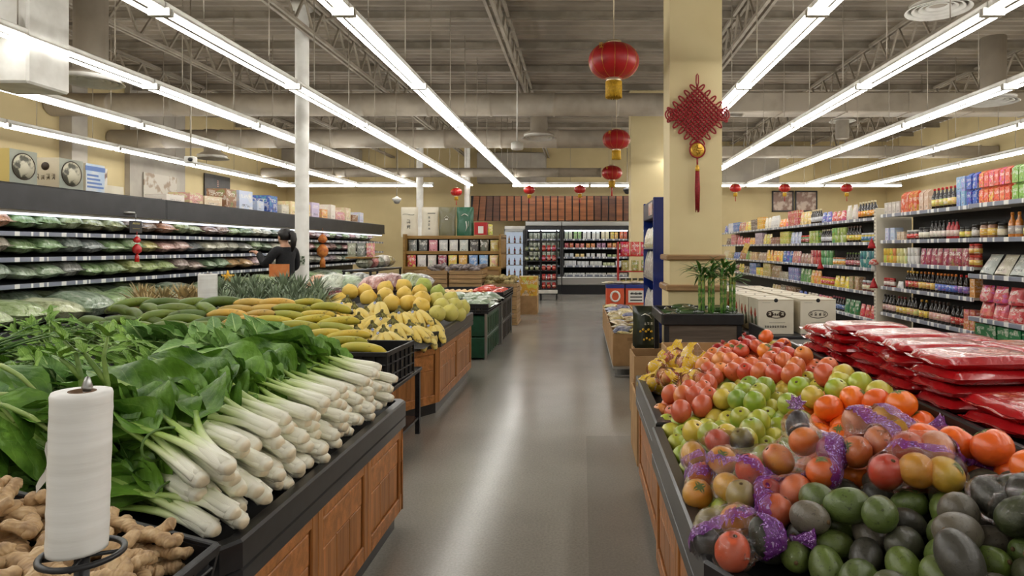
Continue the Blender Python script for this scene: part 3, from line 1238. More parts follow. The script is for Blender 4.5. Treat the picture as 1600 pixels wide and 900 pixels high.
# pomelos
m_pom = pmat('pomelo_skin', None, .45, c2=None, dark=.72, nscale=26, lo=.62, hi=.72, bump=.12, bscale=90, bdist=.003)
m_spot = pmat('fruit_stem_scar', (70, 60, 34), .8)


def make_pomelo():
    t = thing('pomelo')
    prof = [(max(.0, .088 * math.sin(PI * q / 16)) * (1 - .10 * q / 16), -.082 * math.cos(PI * q / 16) + (.012 if q > 14 else 0)) for q in range(17)]
    prof[0], prof[-1] = (0, prof[0][1] + .008), (0, prof[-1][1] - .012)
    MB().lathe(prof, 22).build('rind', m_pom, t)
    MB().lathe([(.008, .0), (.006, .006), (0, .008)], 8, M=T(0, 0, prof[-1][1] - .004)).build('stem_scar', m_spot, t)
    return t


pom = Proto(make_pomelo())
pp = [(547, 456, 6.9, 0), (570, 455, 7.0, 0), (602, 451, 7.1, 0), (631, 448, 7.2, 0), (662, 446, 7.15, 2), (576, 466, 6.55, 0), (602, 462, 6.6, 0), (632, 460, 6.75, 0), (656, 456, 6.9, 0), (659, 468, 6.5, 0), (684, 457, 7.05, 2), (682, 469, 6.6, 1),
      (658, 479, 6.25, 0), (637, 474, 6.35, 0), (704, 468, 6.9, 1), (683, 490, 6.15, 1), (703, 489, 6.35, 1), (716, 491, 6.7, 1), (722, 481, 7.0, 1), (710, 478, 6.7, 1), (530, 470, 6.6, 0), (612, 474, 6.3, 0), (690, 478, 6.4, 1)]
for i, (x, y, Y, c) in enumerate(pp):
    p = at(x, y, Y)
    cn = ('golden', 'pale yellow-green', 'green')[c]
    pom.put(p, (U(-.7, .7), U(-.7, .7), U(0, 6)), U(.96, 1.08), label='%s pomelo, %s of the heap counting from the bananas towards the aisle' % (cn, ORD[sorted(range(len(pp)), key=lambda q: pp[q][0]).index(i)]),
            cat='pomelo', group='pomelos', col=((226, 190, 84), (204, 194, 98), (168, 180, 84))[c], allcol=False)
for o in SC.objects:
    if o.name.startswith('pomelo') and o.type == 'EMPTY':
        for ch in o.children:
            ch.color = o.color

# ------------------------------------------------------------------ pineapples on a table behind
steel_stand(-4.75, 5.45, -2.35, 7.0, .66, 'wide black table under the pineapples')
g = G('pineapple_skin')
tc = g.n('TexCoord')
mp = g.n('Mapping')
mp.inputs['Scale'].default_value = (9, 7, 1)
mp.inputs['Rotation'].default_value = (0, 0, .7)
g.l(tc.outputs['UV'], mp.inputs['Vector'])
vo = g.n('TexVoronoi', Scale=1.2, Randomness=.15)
g.l(mp.outputs['Vector'], vo.inputs['Vector'])
c = g.ramp(vo.outputs['Distance'], [(.1, (120, 96, 40)), (.35, (176, 140, 58)), (.6, (70, 66, 34))])
g.l(c, g.b.inputs['Base Color'])
g.set(Roughness=.6)
g.bump(vo.outputs['Distance'], -.8, .01)
m_pine = g.m
m_pcrown = pmat('pineapple_leaf', None, .5, dark=.55, nscale=6)


def make_pine(seed):
    r = random.Random(seed)
    t = thing('pineapple')
    MB().lathe([(.03, 0), (.055, .015), (.066, .06), (.066, .12), (.055, .165), (.03, .185), (0, .19)], 18).build('fruit', m_pine, t)
    mb = MB()
    for i in range(44):
        f = i / 44
        a = i * 2.4
        L = .11 + .12 * math.sin(PI * (.2 + .7 * f)) * r.uniform(.8, 1.15)
        el = .35 + 1.05 * f
        d = Vector((math.cos(a) * math.cos(el), math.sin(a) * math.cos(el), math.sin(el)))
        leaf(mb, (math.cos(a) * .02 * (1 - f), math.sin(a) * .02 * (1 - f), .18 + .07 * f), d, (0, 0, 1), L, .0145, .22 * (1 - f), .02, 0, 0, 5, 2, .5, shape=.5)
    mb.build('crown', m_pcrown, t)
    return t


pine = [Proto(make_pine(1)), Proto(make_pine(2))]
rowp = [(208, 0), (228, 0), (250, 0), (272, 0), (294, 0), (346, 1), (371, 1), (396, 1), (420, 1), (444, 1), (468, 1), (492, 1)]
for j, (Y, zb, lb) in enumerate(((5.72, .665, 'front'), (6.1, .745, 'middle'), (6.5, .825, 'back'))):
    for i, (px, c) in enumerate(rowp):
        px2 = px + (10 if j % 2 else 0)
        if abs(px2 - 324) < 26 and Y < 6.0 and px2 > 305:
            continue
        X = (px2 - CX) * Y / F
        if j == 2 and c == 0:
            continue
        o = pine[(i + j) % 2].put((X, Y, zb), (U(-.1, .1), U(-.1, .1), U(0, 6)), U(.92, 1.08),
                                  label='pineapple with %s crown, %s along the %s row from the vegetable case' % (('dry tan', 'grey-green')[c], ORD[i], lb), cat='pineapple', group='pineapples')
        for ch in o.children:
            if ch.name.startswith('crown'):
                ch.color = lin(((206, 184, 134), (148, 164, 134))[c]) if (i + j) % 3 else lin(((184, 168, 120), (162, 178, 148))[c])
MB2 = MB().cbox(-4.72, 5.92, .661, -2.38, 6.3, .742, .01).build('display_riser', m_blackpl)
tag(MB2, 'long black riser under the middle row of pineapples', 'riser')
MB2 = MB().cbox(-4.72, 6.31, .661, -2.38, 6.95, .822, .01).build('display_riser', m_blackpl)
tag(MB2, 'deep black riser under the back row of pineapples', 'riser')
# ------------------------------------------------------------------ fruit tables across the aisle
ZR = lambda X: .60 + .295 * max(0, min(X, 1.25) - .36)
oak_table('oak-sided fruit table with mangoes and red bags, the farther of the two by the aisle',
          [(.335, 2.925), (2.25, 2.925), (2.25, 4.02), (.335, 4.02)], .52, .70, lambda x, y: ZR(x), {3: 1}, (1.2, 3.5, 0))
oak_table('oak-sided fruit table with avocados and bagged fruit, the one with a cut corner',
          [(.62, 1.16), (2.25, 1.16), (2.25, 2.905), (.315, 2.905), (.315, 1.66)], .52, .69, lambda x, y: ZR(x), {3: 2, 4: 1}, (1.2, 2.1, 0))
o = MB().cbox(1.235, 1.2, .80, 1.265, 3.98, .935, .006).build('bin_divider', m_rubber)
tag(o, 'long black divider between the loose fruit and the red bags', 'divider')
# black base under the red bags
o = MB().cbox(1.28, 1.2, .868, 2.2, 3.98, .90, .006).build('display_riser', m_blackpl)
tag(o, 'low black riser under the stacks of red bags', 'riser')


def slope_at(px, py, h):
    dx, dz = (px - CX) / F, -(py - CY) / F
    Y = (EYE - .60 + .295 * .36 - h) / (.295 * dx - dz)
    return Vector((dx * Y, Y, EYE + dz * Y))


def pix(p):
    return CX + p[0] * F / p[1], CY + (EYE - p[2]) * F / p[1]


# fruit materials: the object's own colour with blush and freckles
def skin(name, blush, amt, rough=.3, freck=(70, 50, 24), fscale=60, flo=.66, bump=.05, bscale=60, coat=.3, nscale=7, lo=.42, hi=.62):
    g = G(name)
    oi = g.n('ObjectInfo')
    tc = g.n('TexCoord')
    off = g.n('VectorMath', operation='ADD')
    g.l(tc.outputs['Object'], off.inputs[0])
    cb = g.n('CombineXYZ')
    g.l(g.math('MULTIPLY', oi.outputs['Random'], 9.0), cb.inputs[0])
    g.l(cb.outputs[0], off.inputs[1])
    v = off.outputs[0]
    f = g.ramp(g.noise(v, nscale, 3), [(lo, (0, 0, 0, 1)), (hi, (1, 1, 1, 1))])
    c = g.mix(g.math('MULTIPLY', f, amt), oi.outputs['Color'], lin(blush))
    fr = g.ramp(g.noise(v, fscale, 3, .6), [(flo, (0, 0, 0, 1)), (flo + .06, (1, 1, 1, 1))])
    c = g.mix(g.math('MULTIPLY', fr, .55), c, lin(freck))
    g.l(c, g.b.inputs['Base Color'])
    g.set(Roughness=rough, Coat_Weight=coat, Coat_Roughness=.15, Specular_IOR_Level=.45)
    g.bump(g.noise(v, bscale, 3), bump, .003)
    return g.m


m_mango = skin('mango_skin', (198, 92, 58), .75)
m_green = skin('green_mango_skin', (196, 176, 74), .55, flo=.70)
m_orange = skin('citrus_skin', (226, 92, 24), .4, bump=.18, bscale=160, freck=(120, 60, 20), flo=.74)
m_red = skin('pomegranate_skin', (120, 20, 24), .6, rough=.28, freck=(230, 190, 120), flo=.7)
m_avo = skin('avocado_skin', (62, 58, 48), .7, rough=.42, freck=(20, 20, 16), fscale=120, flo=.6, bump=.7, bscale=70, coat=.15, nscale=5, lo=.35, hi=.7)
m_scar = pmat('stem_scar', (92, 70, 40), .8)
m_leafy = pmat('calyx', (96, 110, 52), .7)


def fruit(name, prof, mat, bend=0, stemz=None, part='stem_scar', pm=None, seg=18, asym=0.0, pr=.006):
    mb = MB()
    mb.lathe(prof, seg, wob=(lambda a, t: 1 + asym * math.cos(a) + .012 * math.sin(3 * a + t * 5)))
    if bend:
        mb.v = [(x + bend * (z * z), y, z) for x, y, z in mb.v]
    o = mb.build(name, mat)
    z = prof[-1][1] if stemz is None else stemz
    if part == 'crown':
        m2 = MB()
        m2.lathe([(.008, -.004), (.009, .006), (.014, .018), (.012, .019), (.006, .008)], 10, wob=lambda a, t: 1 + .3 * t * math.sin(5 * a))
        c = m2.build('crown', pm or mat, o)
    elif part == 'calyx':
        m2 = MB()
        for i in range(4):
            a = i * PI / 2
            leaf(m2, (0, 0, .002), (math.cos(a), math.sin(a), .12), (0, 0, 1), .024, .008, .2, 0, 0, 0, 4, 2)
        c = m2.build('calyx', pm or m_leafy, o)
    else:
        c = MB().lathe([(pr, -.002), (pr, .003), (pr * .5, .005), (0, .005)], 8).build(part, pm or m_scar, o)
    c.location = (bend * z * z, 0, z)
    return Proto(o)


def prof_sphere(R, h, dt=.0, db=.0, n=14, e=1.0, top=1.0):
    out = []
    for q in range(n + 1):
        t = q / n
        r = R * math.sin(PI * t) ** e
        z = -h * math.cos(PI * t)
        if t > .82:
            z -= dt * ((t - .82) / .18) ** 2
        if t < .18:
            z += db * ((.18 - t) / .18) ** 2
        r *= 1 + (top - 1) * t
        out.append((max(0, r) if 0 < q < n else 0, z))
    return out


f_mango = fruit('mango', prof_sphere(.0465, .052, .008, .0, top=.94), m_mango, asym=.05)
f_green = fruit('green_mango', prof_sphere(.0465, .048, .008, .004), m_green, asym=.03)
f_orange = fruit('orange', prof_sphere(.0485, .043, .006, .005), m_orange, part='calyx')
f_pome = fruit('pomegranate', prof_sphere(.047, .046, -.003, .003), m_red, part='crown', pm=pmat('pomegranate_crown', (150, 48, 38), .5))
f_avo = fruit('avocado', prof_sphere(.0435, .052, .002, .0, top=.8, e=.92), m_avo, pr=.005)
f_persim = fruit('persimmon', prof_sphere(.047, .038, .005, .004), m_mango, part='calyx')

ZON = []


def zone(px, py):
    """which fruit lies at this place of the display"""
    if py > 742 + .03 * (1600 - px) and px > 1240:
        return 'avocado'
    if py > 770 and px > 1150:
        return 'avocado'
    if px > 1395 and py > 600 or (px > 1265 and py > 618 and py < 760):
        return 'orange'
    if py < 548:
        return 'back'
    if px < 1118 and py < 650:
        return 'peach'
    if py < 588 and px < 1300:
        return 'red'
    if px > 1220 and py > 700:
        return 'orange'
    return 'green'


KC = {
    'avocado': [(84, 88, 56), (88, 108, 44), (74, 74, 60), (102, 124, 46), (64, 62, 56), (96, 112, 50), (104, 96, 82), (112, 134, 50)],
    'orange': [(238, 120, 34), (232, 108, 32), (240, 132, 40), (228, 100, 36)],
    'green': [(150, 172, 50), (170, 184, 62), (134, 160, 50), (196, 190, 72), (206, 178, 70), (148, 168, 62), (124, 152, 56)],
    'red': [(214, 110, 62), (222, 122, 66), (206, 92, 58), (198, 74, 52), (226, 140, 72)],
    'peach': [(216, 132, 70), (206, 104, 66), (222, 148, 78), (196, 90, 62)],
    'back': [(176, 40, 38), (190, 56, 44), (224, 104, 44), (160, 158, 92), (200, 84, 52), (232, 142, 50)],
}
KN = {'avocado': ('avocado', f_avo), 'orange': ('orange', f_orange), 'green': ('green mango', f_green), 'red': ('red mango', f_mango), 'peach': ('peach-red mango', f_mango), 'back': ('pomegranate', f_pome)}


def cname(c):
    r, g, b = c
    if r < 110 and g > 90 and g > b + 30:
        return 'green'
    if r < 110:
        return 'blackish'
    if g > r:
        return 'yellow-green'
    if r > 215 and g > 125:
        return 'golden'
    if g < 80:
        return 'deep red'
    if g > 160:
        return 'yellow'
    return 'ruddy'


PT = .0955
placed = []
row = 0
y = 1.22
while y < 3.96:
    i = 0
    x = .40 + (PT / 2 if row % 2 else 0)
    while x < 1.20:
        ok = (x - .315) * .80 + (y - 1.66) * .535 > .30 * .535 * .2 or y > 1.72
        if y < 1.75 and (x - .66) * .46 + (y - 1.2) * .31 < .045:
            ok = False
        if abs(y - 2.915) < .035:
            ok = ok and True
        if y > 3.30 and x < .62:      # the yellow net bags lie here
            ok = False
        if ok:
            z = ZR(x) + .052 + U(0, .008)
            placed.append((x + U(-.006, .006), y + U(-.006, .006), z, row, i, 0))
        i += 1
        x += PT
    row += 1
    y += PT * .866
# second layer in the hollows
row = 0
y = 1.22
while y < 3.90:
    i = 0
    x = .40 + (PT / 2 if row % 2 else 0) + PT / 2
    while x < 1.14:
        yy = y + PT * .2887
        p = Vector((x, yy, ZR(x) + .052 + PT * .80))
        px, py = pix(p)
        z_ = zone(px, py)
        dens = .62 if z_ != 'orange' else .85
        if z_ in ('back', 'red'):
            dens = .75
        bagged = (1060 < px < 1260 and 690 < py < 900) or (1190 < px < 1350 and 640 < py < 760) or (1320 < px < 1440 and 640 < py < 790) or (1440 < px < 1520 and 715 < py < 800) or (1520 < px < 1620 and 745 < py < 830)
        if not bagged and RN.random() < dens and not (yy > 3.25 and x < .66) and (yy > 1.75 or (x - .66) * .46 + (yy - 1.2) * .31 > .07) and x > .44:
            placed.append((x, yy, p.z + U(0, .006), row, i, 1))
        i += 1
        x += PT
    row += 1
    y += PT * .866
SEQ = {}
for (x, yv, z, r_, i_, lay) in placed:
    px, py = pix((x, yv, z))
    if py > 960 or px > 1720:
        continue
    kd = zone(px + U(-14, 14), py + U(-8, 8))
    c = RN.choice(KC[kd])
    kn, pr = KN[kd]
    if kd == 'back':
        if c == (160, 158, 92):
            kn, pr = 'grey-green mango', f_green
        elif c[1] > 80:
            kn, pr = ('persimmon', f_persim) if c[1] < 100 else ('tangerine', f_orange)
    if kd == 'avocado':
        rot = (U(.9, 2.2), U(-.4, .4), U(0, 6.28))
        sc = U(.96, 1.08)
    else:
        rot = (U(-.7, .7), U(-.7, .7), U(0, 6.28))
        sc = U(.95, 1.05)
    s2 = sc if lay == 0 else sc * (1.12 if kd in ('orange', 'avocado') else 1.02)
    pr.put((x, yv, z), rot, s2, col=c,
           label='%s %s, %s from the aisle rim in %s-layer row %s' % (cname(c), kn, ORD[i_], 'top' if lay else 'lower', ORD[r_]),
           cat=kn.split()[-1] if kd != 'avocado' else 'avocado', group='loose %s pile' % kn)

# ------------------------------------------------------------------ clear bags of mixed fruit


def clear_film(name, tint, opac, print_col=None, rough=.06):
    g = G(name)
    t = g.n('BsdfTransparent', Color=(.99, .985, .99, 1))
    gl = g.n('BsdfGlossy', Roughness=rough, Color=(1, 1, 1, 1))
    df = g.n('BsdfDiffuse', Color=lin(tint))
    v = g.coord('Object')
    nz = g.n('TexNoise', Scale=26.0, Detail=5.0, Distortion=1.6)
    g.l(v, nz.inputs['Vector'])
    bp = g.n('Bump', Strength=.9, Distance=.012)
    g.l(nz.outputs['Fac'], bp.inputs['Height'])
    g.l(bp.outputs['Normal'], gl.inputs['Normal'])
    fr = g.n('Fresnel', IOR=1.5)
    m1 = g.n('MixShader')
    wr = g.ramp(nz.outputs['Fac'], [(.60, (0, 0, 0, 1)), (.72, (1, 1, 1, 1))])
    op = g.math('ADD', g.math('MULTIPLY', wr, .05), opac)
    if print_col:
        tx = g.ramp(g.noise(g.coord('Object', (130, 130, 130)), 1.0, 1), [(.60, (0, 0, 0, 1)), (.66, (1, 1, 1, 1))])
        col = g.mix(g.math('MULTIPLY', tx, .55), lin(print_col), lin((226, 214, 232)))
        g.l(col, df.inputs['Color'])
    g.l(op, m1.inputs[0])
    g.l(t.outputs[0], m1.inputs[1])
    g.l(df.outputs[0], m1.inputs[2])
    m2 = g.n('MixShader')
    g.l(g.math('ADD', g.math('MULTIPLY', fr.outputs[0], .5), .008), m2.inputs[0])
    g.l(m1.outputs[0], m2.inputs[1])
    g.l(gl.outputs[0], m2.inputs[2])
    g.l(m2.outputs[0], g.out.inputs['Surface'])
    return g.m


m_film = clear_film('clear_bag_film', (236, 232, 236), .0)
m_purple = clear_film('purple_bag_print', (120, 40, 140), .62, (118, 44, 138))
m_yelfilm = clear_film('yellow_bag_print', (240, 200, 60), .72, (236, 196, 50))


def film_mesh(balls, extra, scale=1.10, cuts=1, wr=.004):
    bm = bmesh.new()
    for (c, r) in balls:
        mt = Matrix.Translation(c) @ Matrix.Scale(r * scale, 4)
        bmesh.ops.create_icosphere(bm, subdivisions=2, radius=1.0, matrix=mt)
    for e in extra:
        bm.verts.new(e)
    res = bmesh.ops.convex_hull(bm, input=bm.verts[:])
    junk = [g_ for g_ in res['geom_interior'] if isinstance(g_, bmesh.types.BMVert)] + [g_ for g_ in res['geom_unused'] if isinstance(g_, bmesh.types.BMVert)]
    bmesh.ops.delete(bm, geom=list(set(junk)), context='VERTS')
    loose = [f for f in bm.faces if not f.is_valid]
    for _ in range(3):
        ee = [e for e in bm.edges if e.calc_length() > .022]
        if not ee:
            break
        bmesh.ops.subdivide_edges(bm, edges=ee, cuts=1)
        bmesh.ops.triangulate(bm, faces=bm.faces[:])
    # pull the film in between the fruit, and crease it
    for v in bm.verts:
        d = min(((v.co - c).length - r) for c, r in balls)
        near = min(balls, key=lambda b: (v.co - b[0]).length - b[1])
        dirv = (near[0] - v.co).normalized()
        if d > .012:
            v.co += dirv * min(d * .55, .03)
        n_ = noise.noise(v.co * 38) * .5 + abs(noise.noise(v.co * 17)) * .8
        v.co -= dirv * wr * n_
    bmesh.ops.recalc_face_normals(bm, faces=bm.faces[:])
    vs = [tuple(v.co) for v in bm.verts]
    bm.verts.index_update()
    fs = [tuple(v.index for v in f.verts) for f in bm.faces]
    nr = [v.normal.copy() for v in bm.verts]
    bm.free()
    return vs, fs, nr


def fruit_bag(label, fr, neck, bands, film=None, bandmat=None, h=.135, nfr=None):
    """fr = [(px, py, kind, colour, extra height)]; neck = (px, py, height) where the bag is gathered"""
    balls = []
    for (px, py, kd, c, dh) in fr:
        p = slope_at(px, py, h + dh)
        pr = {'mango': f_mango, 'orange': f_orange, 'green': f_green, 'avocado': f_avo, 'pome': f_pome}[kd]
        pr.put(p, (U(-.9, .9), U(-.9, .9), U(0, 6)), 1.0, col=c, label='%s %s, %s in the %s' % (cname(c), {'pome': 'pomegranate'}.get(kd, kd), ORD[len(balls)], label), cat=kd if kd != 'pome' else 'pomegranate')
        balls.append((p, .047))
    nk = slope_at(neck[0], neck[1], neck[2])
    cen = sum((b[0] for b in balls), Vector()) / len(balls)
    d = (nk - cen).normalized()
    vs, fs, nr = film_mesh(balls, [nk + Vector((a, b, 0)) * .012 for a, b in ((1, 0), (-1, 0), (0, 1), (0, -1))])
    t = thing('fruit_bag', label, 'bag of fruit', cen)
    loc = lambda P: [tuple(Vector(p) - cen) for p in P]
    MB().add(loc(vs), fs).build('film', film or m_film, t)
    for (ax, lo, hi) in bands:
        ax = Vector(ax).normalized()
        keep = []
        for f in fs:
            q = (sum((Vector(vs[i]) for i in f), Vector()) / len(f) - cen).dot(ax)
            if lo < q < hi:
                keep.append(f)
        if keep:
            used = sorted({i for f in keep for i in f})
            mp = {i: k for k, i in enumerate(used)}
            MB().add(loc([Vector(vs[i]) + nr[i] * .0025 for i in used]), [tuple(mp[i] for i in f) for f in keep]).build('printed_band', bandmat or m_purple, t)['label'] = 'printed purple band' if not bandmat else 'printed yellow label'
    # gathered neck
    mb = MB()
    q = d.to_track_quat('Z', 'Y').to_matrix().to_4x4()
    mb.lathe([(.011, -.015), (.007, .0), (.013, .018), (.026, .045), (.030, .05)], 22, M=Matrix.Translation(nk - cen) @ q, wob=lambda a, tt: 1 + .35 * tt * math.sin(7 * a))
    mb.build('gathered_neck', bandmat or m_purple, t)
    return t


YO, OR, RD, GR, DK, PK = (222, 168, 62), (234, 130, 48), (208, 74, 52), (150, 166, 60), (44, 42, 44), (214, 140, 98)
fruit_bag('clear purple-banded bag against the aisle rim', [(1083, 712, 'mango', YO, 0), (1122, 692, 'mango', RD, .01), (1098, 742, 'orange', OR, -.01), (1160, 690, 'green', DK, 0), (1090, 772, 'orange', YO, -.02)], (1108, 800, .06),
          [((.2, .6, .4), -.03, .012), ((.2, .6, .4), -.14, -.085)])
fruit_bag('clear purple-banded bag with a red middle fruit', [(1128, 720, 'orange', YO, .03), (1172, 735, 'mango', RD, .03), (1138, 762, 'orange', YO, .0), (1198, 718, 'mango', GR, .02), (1158, 775, 'green', (160, 140, 100), .0)], (1232, 752, .13),
          [((.6, .5, .6), .0, .03)])
fruit_bag('small purple-banded bag of red fruit beside the avocados', [(1200, 772, 'pome', RD, -.01), (1243, 768, 'mango', (226, 120, 74), -.01), (1212, 800, 'mango', (226, 110, 66), -.02)], (1176, 782, .10), [((-.8, .2, .1), .03, .07)])
fruit_bag('clear purple-banded bag at the cut table corner', [(1112, 822, 'green', (120, 110, 90), -.02), (1152, 815, 'orange', (214, 140, 60), 0), (1146, 862, 'mango', (222, 96, 62), -.01), (1106, 850, 'avocado', DK, -.03), (1194, 838, 'avocado', (58, 66, 48), -.01)],
          (1244, 842, .10), [((-.1, .75, .5), .005, .045), ((.9, 0, 0), .06, .12)])
fruit_bag('tall clear bag with a purple twisted top', [(1216, 718, 'mango', (224, 150, 50), .03), (1256, 690, 'orange', OR, .05), (1286, 738, 'orange', (232, 110, 44), .02), (1246, 664, 'avocado', (52, 42, 50), .05), (1300, 705, 'mango', (150, 60, 90), .03)],
          (1246, 640, .21), [((.8, -.2, 0), .045, .13)])
fruit_bag('big purple-banded bag of pinkish fruit by the oranges', [(1340, 658, 'mango', PK, .03), (1376, 692, 'mango', (216, 130, 84), .02), (1338, 706, 'orange', (214, 120, 60), .02), (1412, 676, 'orange', YO, .01), (1384, 656, 'orange', (226, 164, 80), .03)],
          (1448, 668, .14), [((.9, .1, .3), -.01, .035), ((.9, .1, .3), .06, .10)])
fruit_bag('clear purple-banded bag behind the avocados', [(1386, 738, 'mango', RD, .02), (1433, 735, 'orange', (222, 158, 60), .02), (1478, 742, 'orange', (222, 182, 66), .0), (1462, 702, 'mango', PK, .03), (1420, 702, 'mango', (206, 100, 70), .04)],
          (1520, 722, .10), [((.5, .7, .5), .005, .035), ((1, 0, 0), .10, .15)])
fruit_bag('clear bag holding dark avocados beside the oranges', [(1548, 778, 'avocado', (54, 54, 46), .0), (1592, 806, 'avocado', (66, 78, 40), .0), (1600, 775, 'avocado', (60, 58, 48), .0)], (1500, 745, .09), [])

# yellow net bags of small fruit at the far aisle corner
m_yfruit = pmat('small_fruit', (222, 160, 84), .4, c2=(206, 96, 56), nscale=18)
for i, (px, py, w) in enumerate(((1022, 592, 1), (1056, 598, 1), (1052, 566, 1), (1084, 574, 1), (1030, 578, 1), (1086, 600, .9))):
    balls = []
    p = slope_at(px, py, .09)
    t = thing('snack_fruit_bag', 'yellow printed clear bag of small fruit by the far aisle corner, %s of the heap' % ORD[i], 'bag of fruit', p, group='yellow bags of small fruit')
    mb = MB()
    for q in range(7):
        c = Vector((U(-.055, .055), U(-.055, .055), U(-.035, .035)))
        balls.append((c, .026))
        mb2 = MB().lathe(prof_sphere(.026, .026), 10, M=Matrix.Translation(c))
        mb2.build('small_fruit', m_yfruit, t)
    peak = Vector((U(-.02, .05), U(0, .05), .13 if i in (2, 3) else .07))
    vs, fs, nr = film_mesh(balls, [peak + Vector((.02, 0, 0)), peak + Vector((-.02, .01, 0))], 1.3, wr=.006)
    MB().add(vs, fs).build('film', m_film, t)
    keep = [f for f in fs if (sum((noise.noise(Vector(vs[k]) * 22 + Vector((i * 3, 0, 0))) for k in f)) / len(f)) > -.06]
    MB().add([Vector(v) + n_ * .002 for v, n_ in zip(vs, nr)], keep).build('printed_label', m_yelfilm, t)['label'] = 'yellow printed label'
    t.scale = (1.25, 1.25, 1.35)
# pale wrapped pear-shaped fruit beside them
o = MB().lathe(prof_sphere(.052, .075, top=.85), 18).build('wrapped_melon', pmat('foam_wrapped', (208, 198, 180), .3, c2=(190, 178, 160), nscale=16, coat=.6))
o.location, o.rotation_euler = slope_at(1125, 560, .11), (.1, .35, .3)
tag(o, 'pale film-wrapped melon standing between the yellow bags and red mangoes', 'melon')

# ------------------------------------------------------------------ stacks of red bags
g = G('red_pack_print')
tc = g.n('TexCoord')
mp = g.n('Mapping')
g.l(tc.outputs['UV'], mp.inputs['Vector'])
sx = g.n('SeparateXYZ')
g.l(tc.outputs['UV'], sx.inputs[0])
du = g.math('ABSOLUTE', g.math('SUBTRACT', sx.outputs[0], .5))
dv = g.math('ABSOLUTE', g.math('SUBTRACT', sx.outputs[1], .5))
win = g.math('MULTIPLY', g.math('LESS_THAN', du, .33), g.math('LESS_THAN', dv, .30))
oi = g.n('ObjectInfo')
cb = g.n('CombineXYZ')
g.l(g.math('MULTIPLY', oi.outputs['Random'], 7.0), cb.inputs[2])
ad = g.n('VectorMath', operation='ADD')
g.l(tc.outputs['UV'], ad.inputs[0])
g.l(cb.outputs[0], ad.inputs[1])
pt = g.ramp(g.noise(ad.outputs[0], 5.5, 4, .6), [(.34, (206, 140, 80)), (.45, (176, 34, 36)), (.53, (204, 150, 136)), (.60, (226, 208, 200)), (.66, (190, 56, 50))])
c = g.mix(g.math('MULTIPLY', win, .8), lin((166, 18, 24)), pt)
g.l(c, g.b.inputs['Base Color'])
g.set(Roughness=.22, Coat_Weight=.6, Coat_Roughness=.1)
nz = g.n('TexNoise', Scale=14.0, Detail=4.0, Distortion=1.2)
g.l(g.coord('Object'), nz.inputs['Vector'])
g.bump(nz.outputs['Fac'], .6, .012)
m_redpack = g.m


def pillow(mb, w, d, h, seed, mi=0, crimp=.016, e=.42, nu=14, nv=12, wr=.10):
    """filled bag: w along x, d along y, resting on z=0"""
    for sgn in (1, -1):
        def fn(u, v):
            a, b = u * 2 - 1, v * 2 - 1
            k = (max(0, 1 - a * a) ** e) * (max(0, 1 - b * b) ** e)
            n_ = noise.noise(Vector((a * 2.3 + seed, b * 2.3, sgn))) * wr
            return (a * w / 2 * (1 - .05 * abs(b) ** 4), b * d / 2 * (1 - .05 * abs(a) ** 4), h / 2 + sgn * h / 2 * k * (1 + n_))
        if sgn > 0:
            mb.grid(nu, nv, fn, mi)
        else:
            mb.grid(nu, nv, lambda u, v: fn(1 - u, v), mi)
    for s in (-1, 1):
        mb.grid(8, 1, lambda u, v: (s * (w / 2 + crimp * v - .002), (u - .5) * d * .9, h / 2 + .004 * math.sin(u * 40)), mi)
    return mb


rp = [Proto(pillow(MB(), .37, .27, .056, s, e=.16, wr=.16, nu=20, nv=16).build('red_bag', m_redpack)) for s in (1, 2, 3)]
stacks = [(1.47, 3.62, .10, 4, 0), (1.80, 3.55, -.1, 3, 0), (1.47, 3.30, -.08, 5, 0), (1.84, 3.2, .1, 4, 0), (1.48, 2.98, .05, 5, 0), (1.86, 2.88, -.05, 4, 0), (1.47, 2.68, -.06, 5, 0), (1.85, 2.58, .08, 5, 0),
          (1.47, 2.38, .05, 5, 0), (1.84, 2.28, -.05, 4, 0), (1.48, 2.08, .1, 3, 0), (1.85, 1.98, 0, 3, 0)]
sname = ('bottom', 'second', 'third', 'fourth', 'fifth')
for i, (X, Y, rz, n, _) in enumerate(stacks):
    for k in range(n - 1):
        rp[(i + k) % 3].put((X + U(-.015, .015), Y + U(-.015, .015),  .904 + k * .052), (U(-.03, .03), U(-.03, .03), rz + U(-.12, .12)), U(.96, 1.03),
                            label='glossy red food bag, %s up in the %s stack from the far end, %s side' % (sname[k], ORD[i // 2], ('divider', 'shelf-side')[i % 2]), cat='food bag', group='stacks of red bags')
# ------------------------------------------------------------------ packed goods


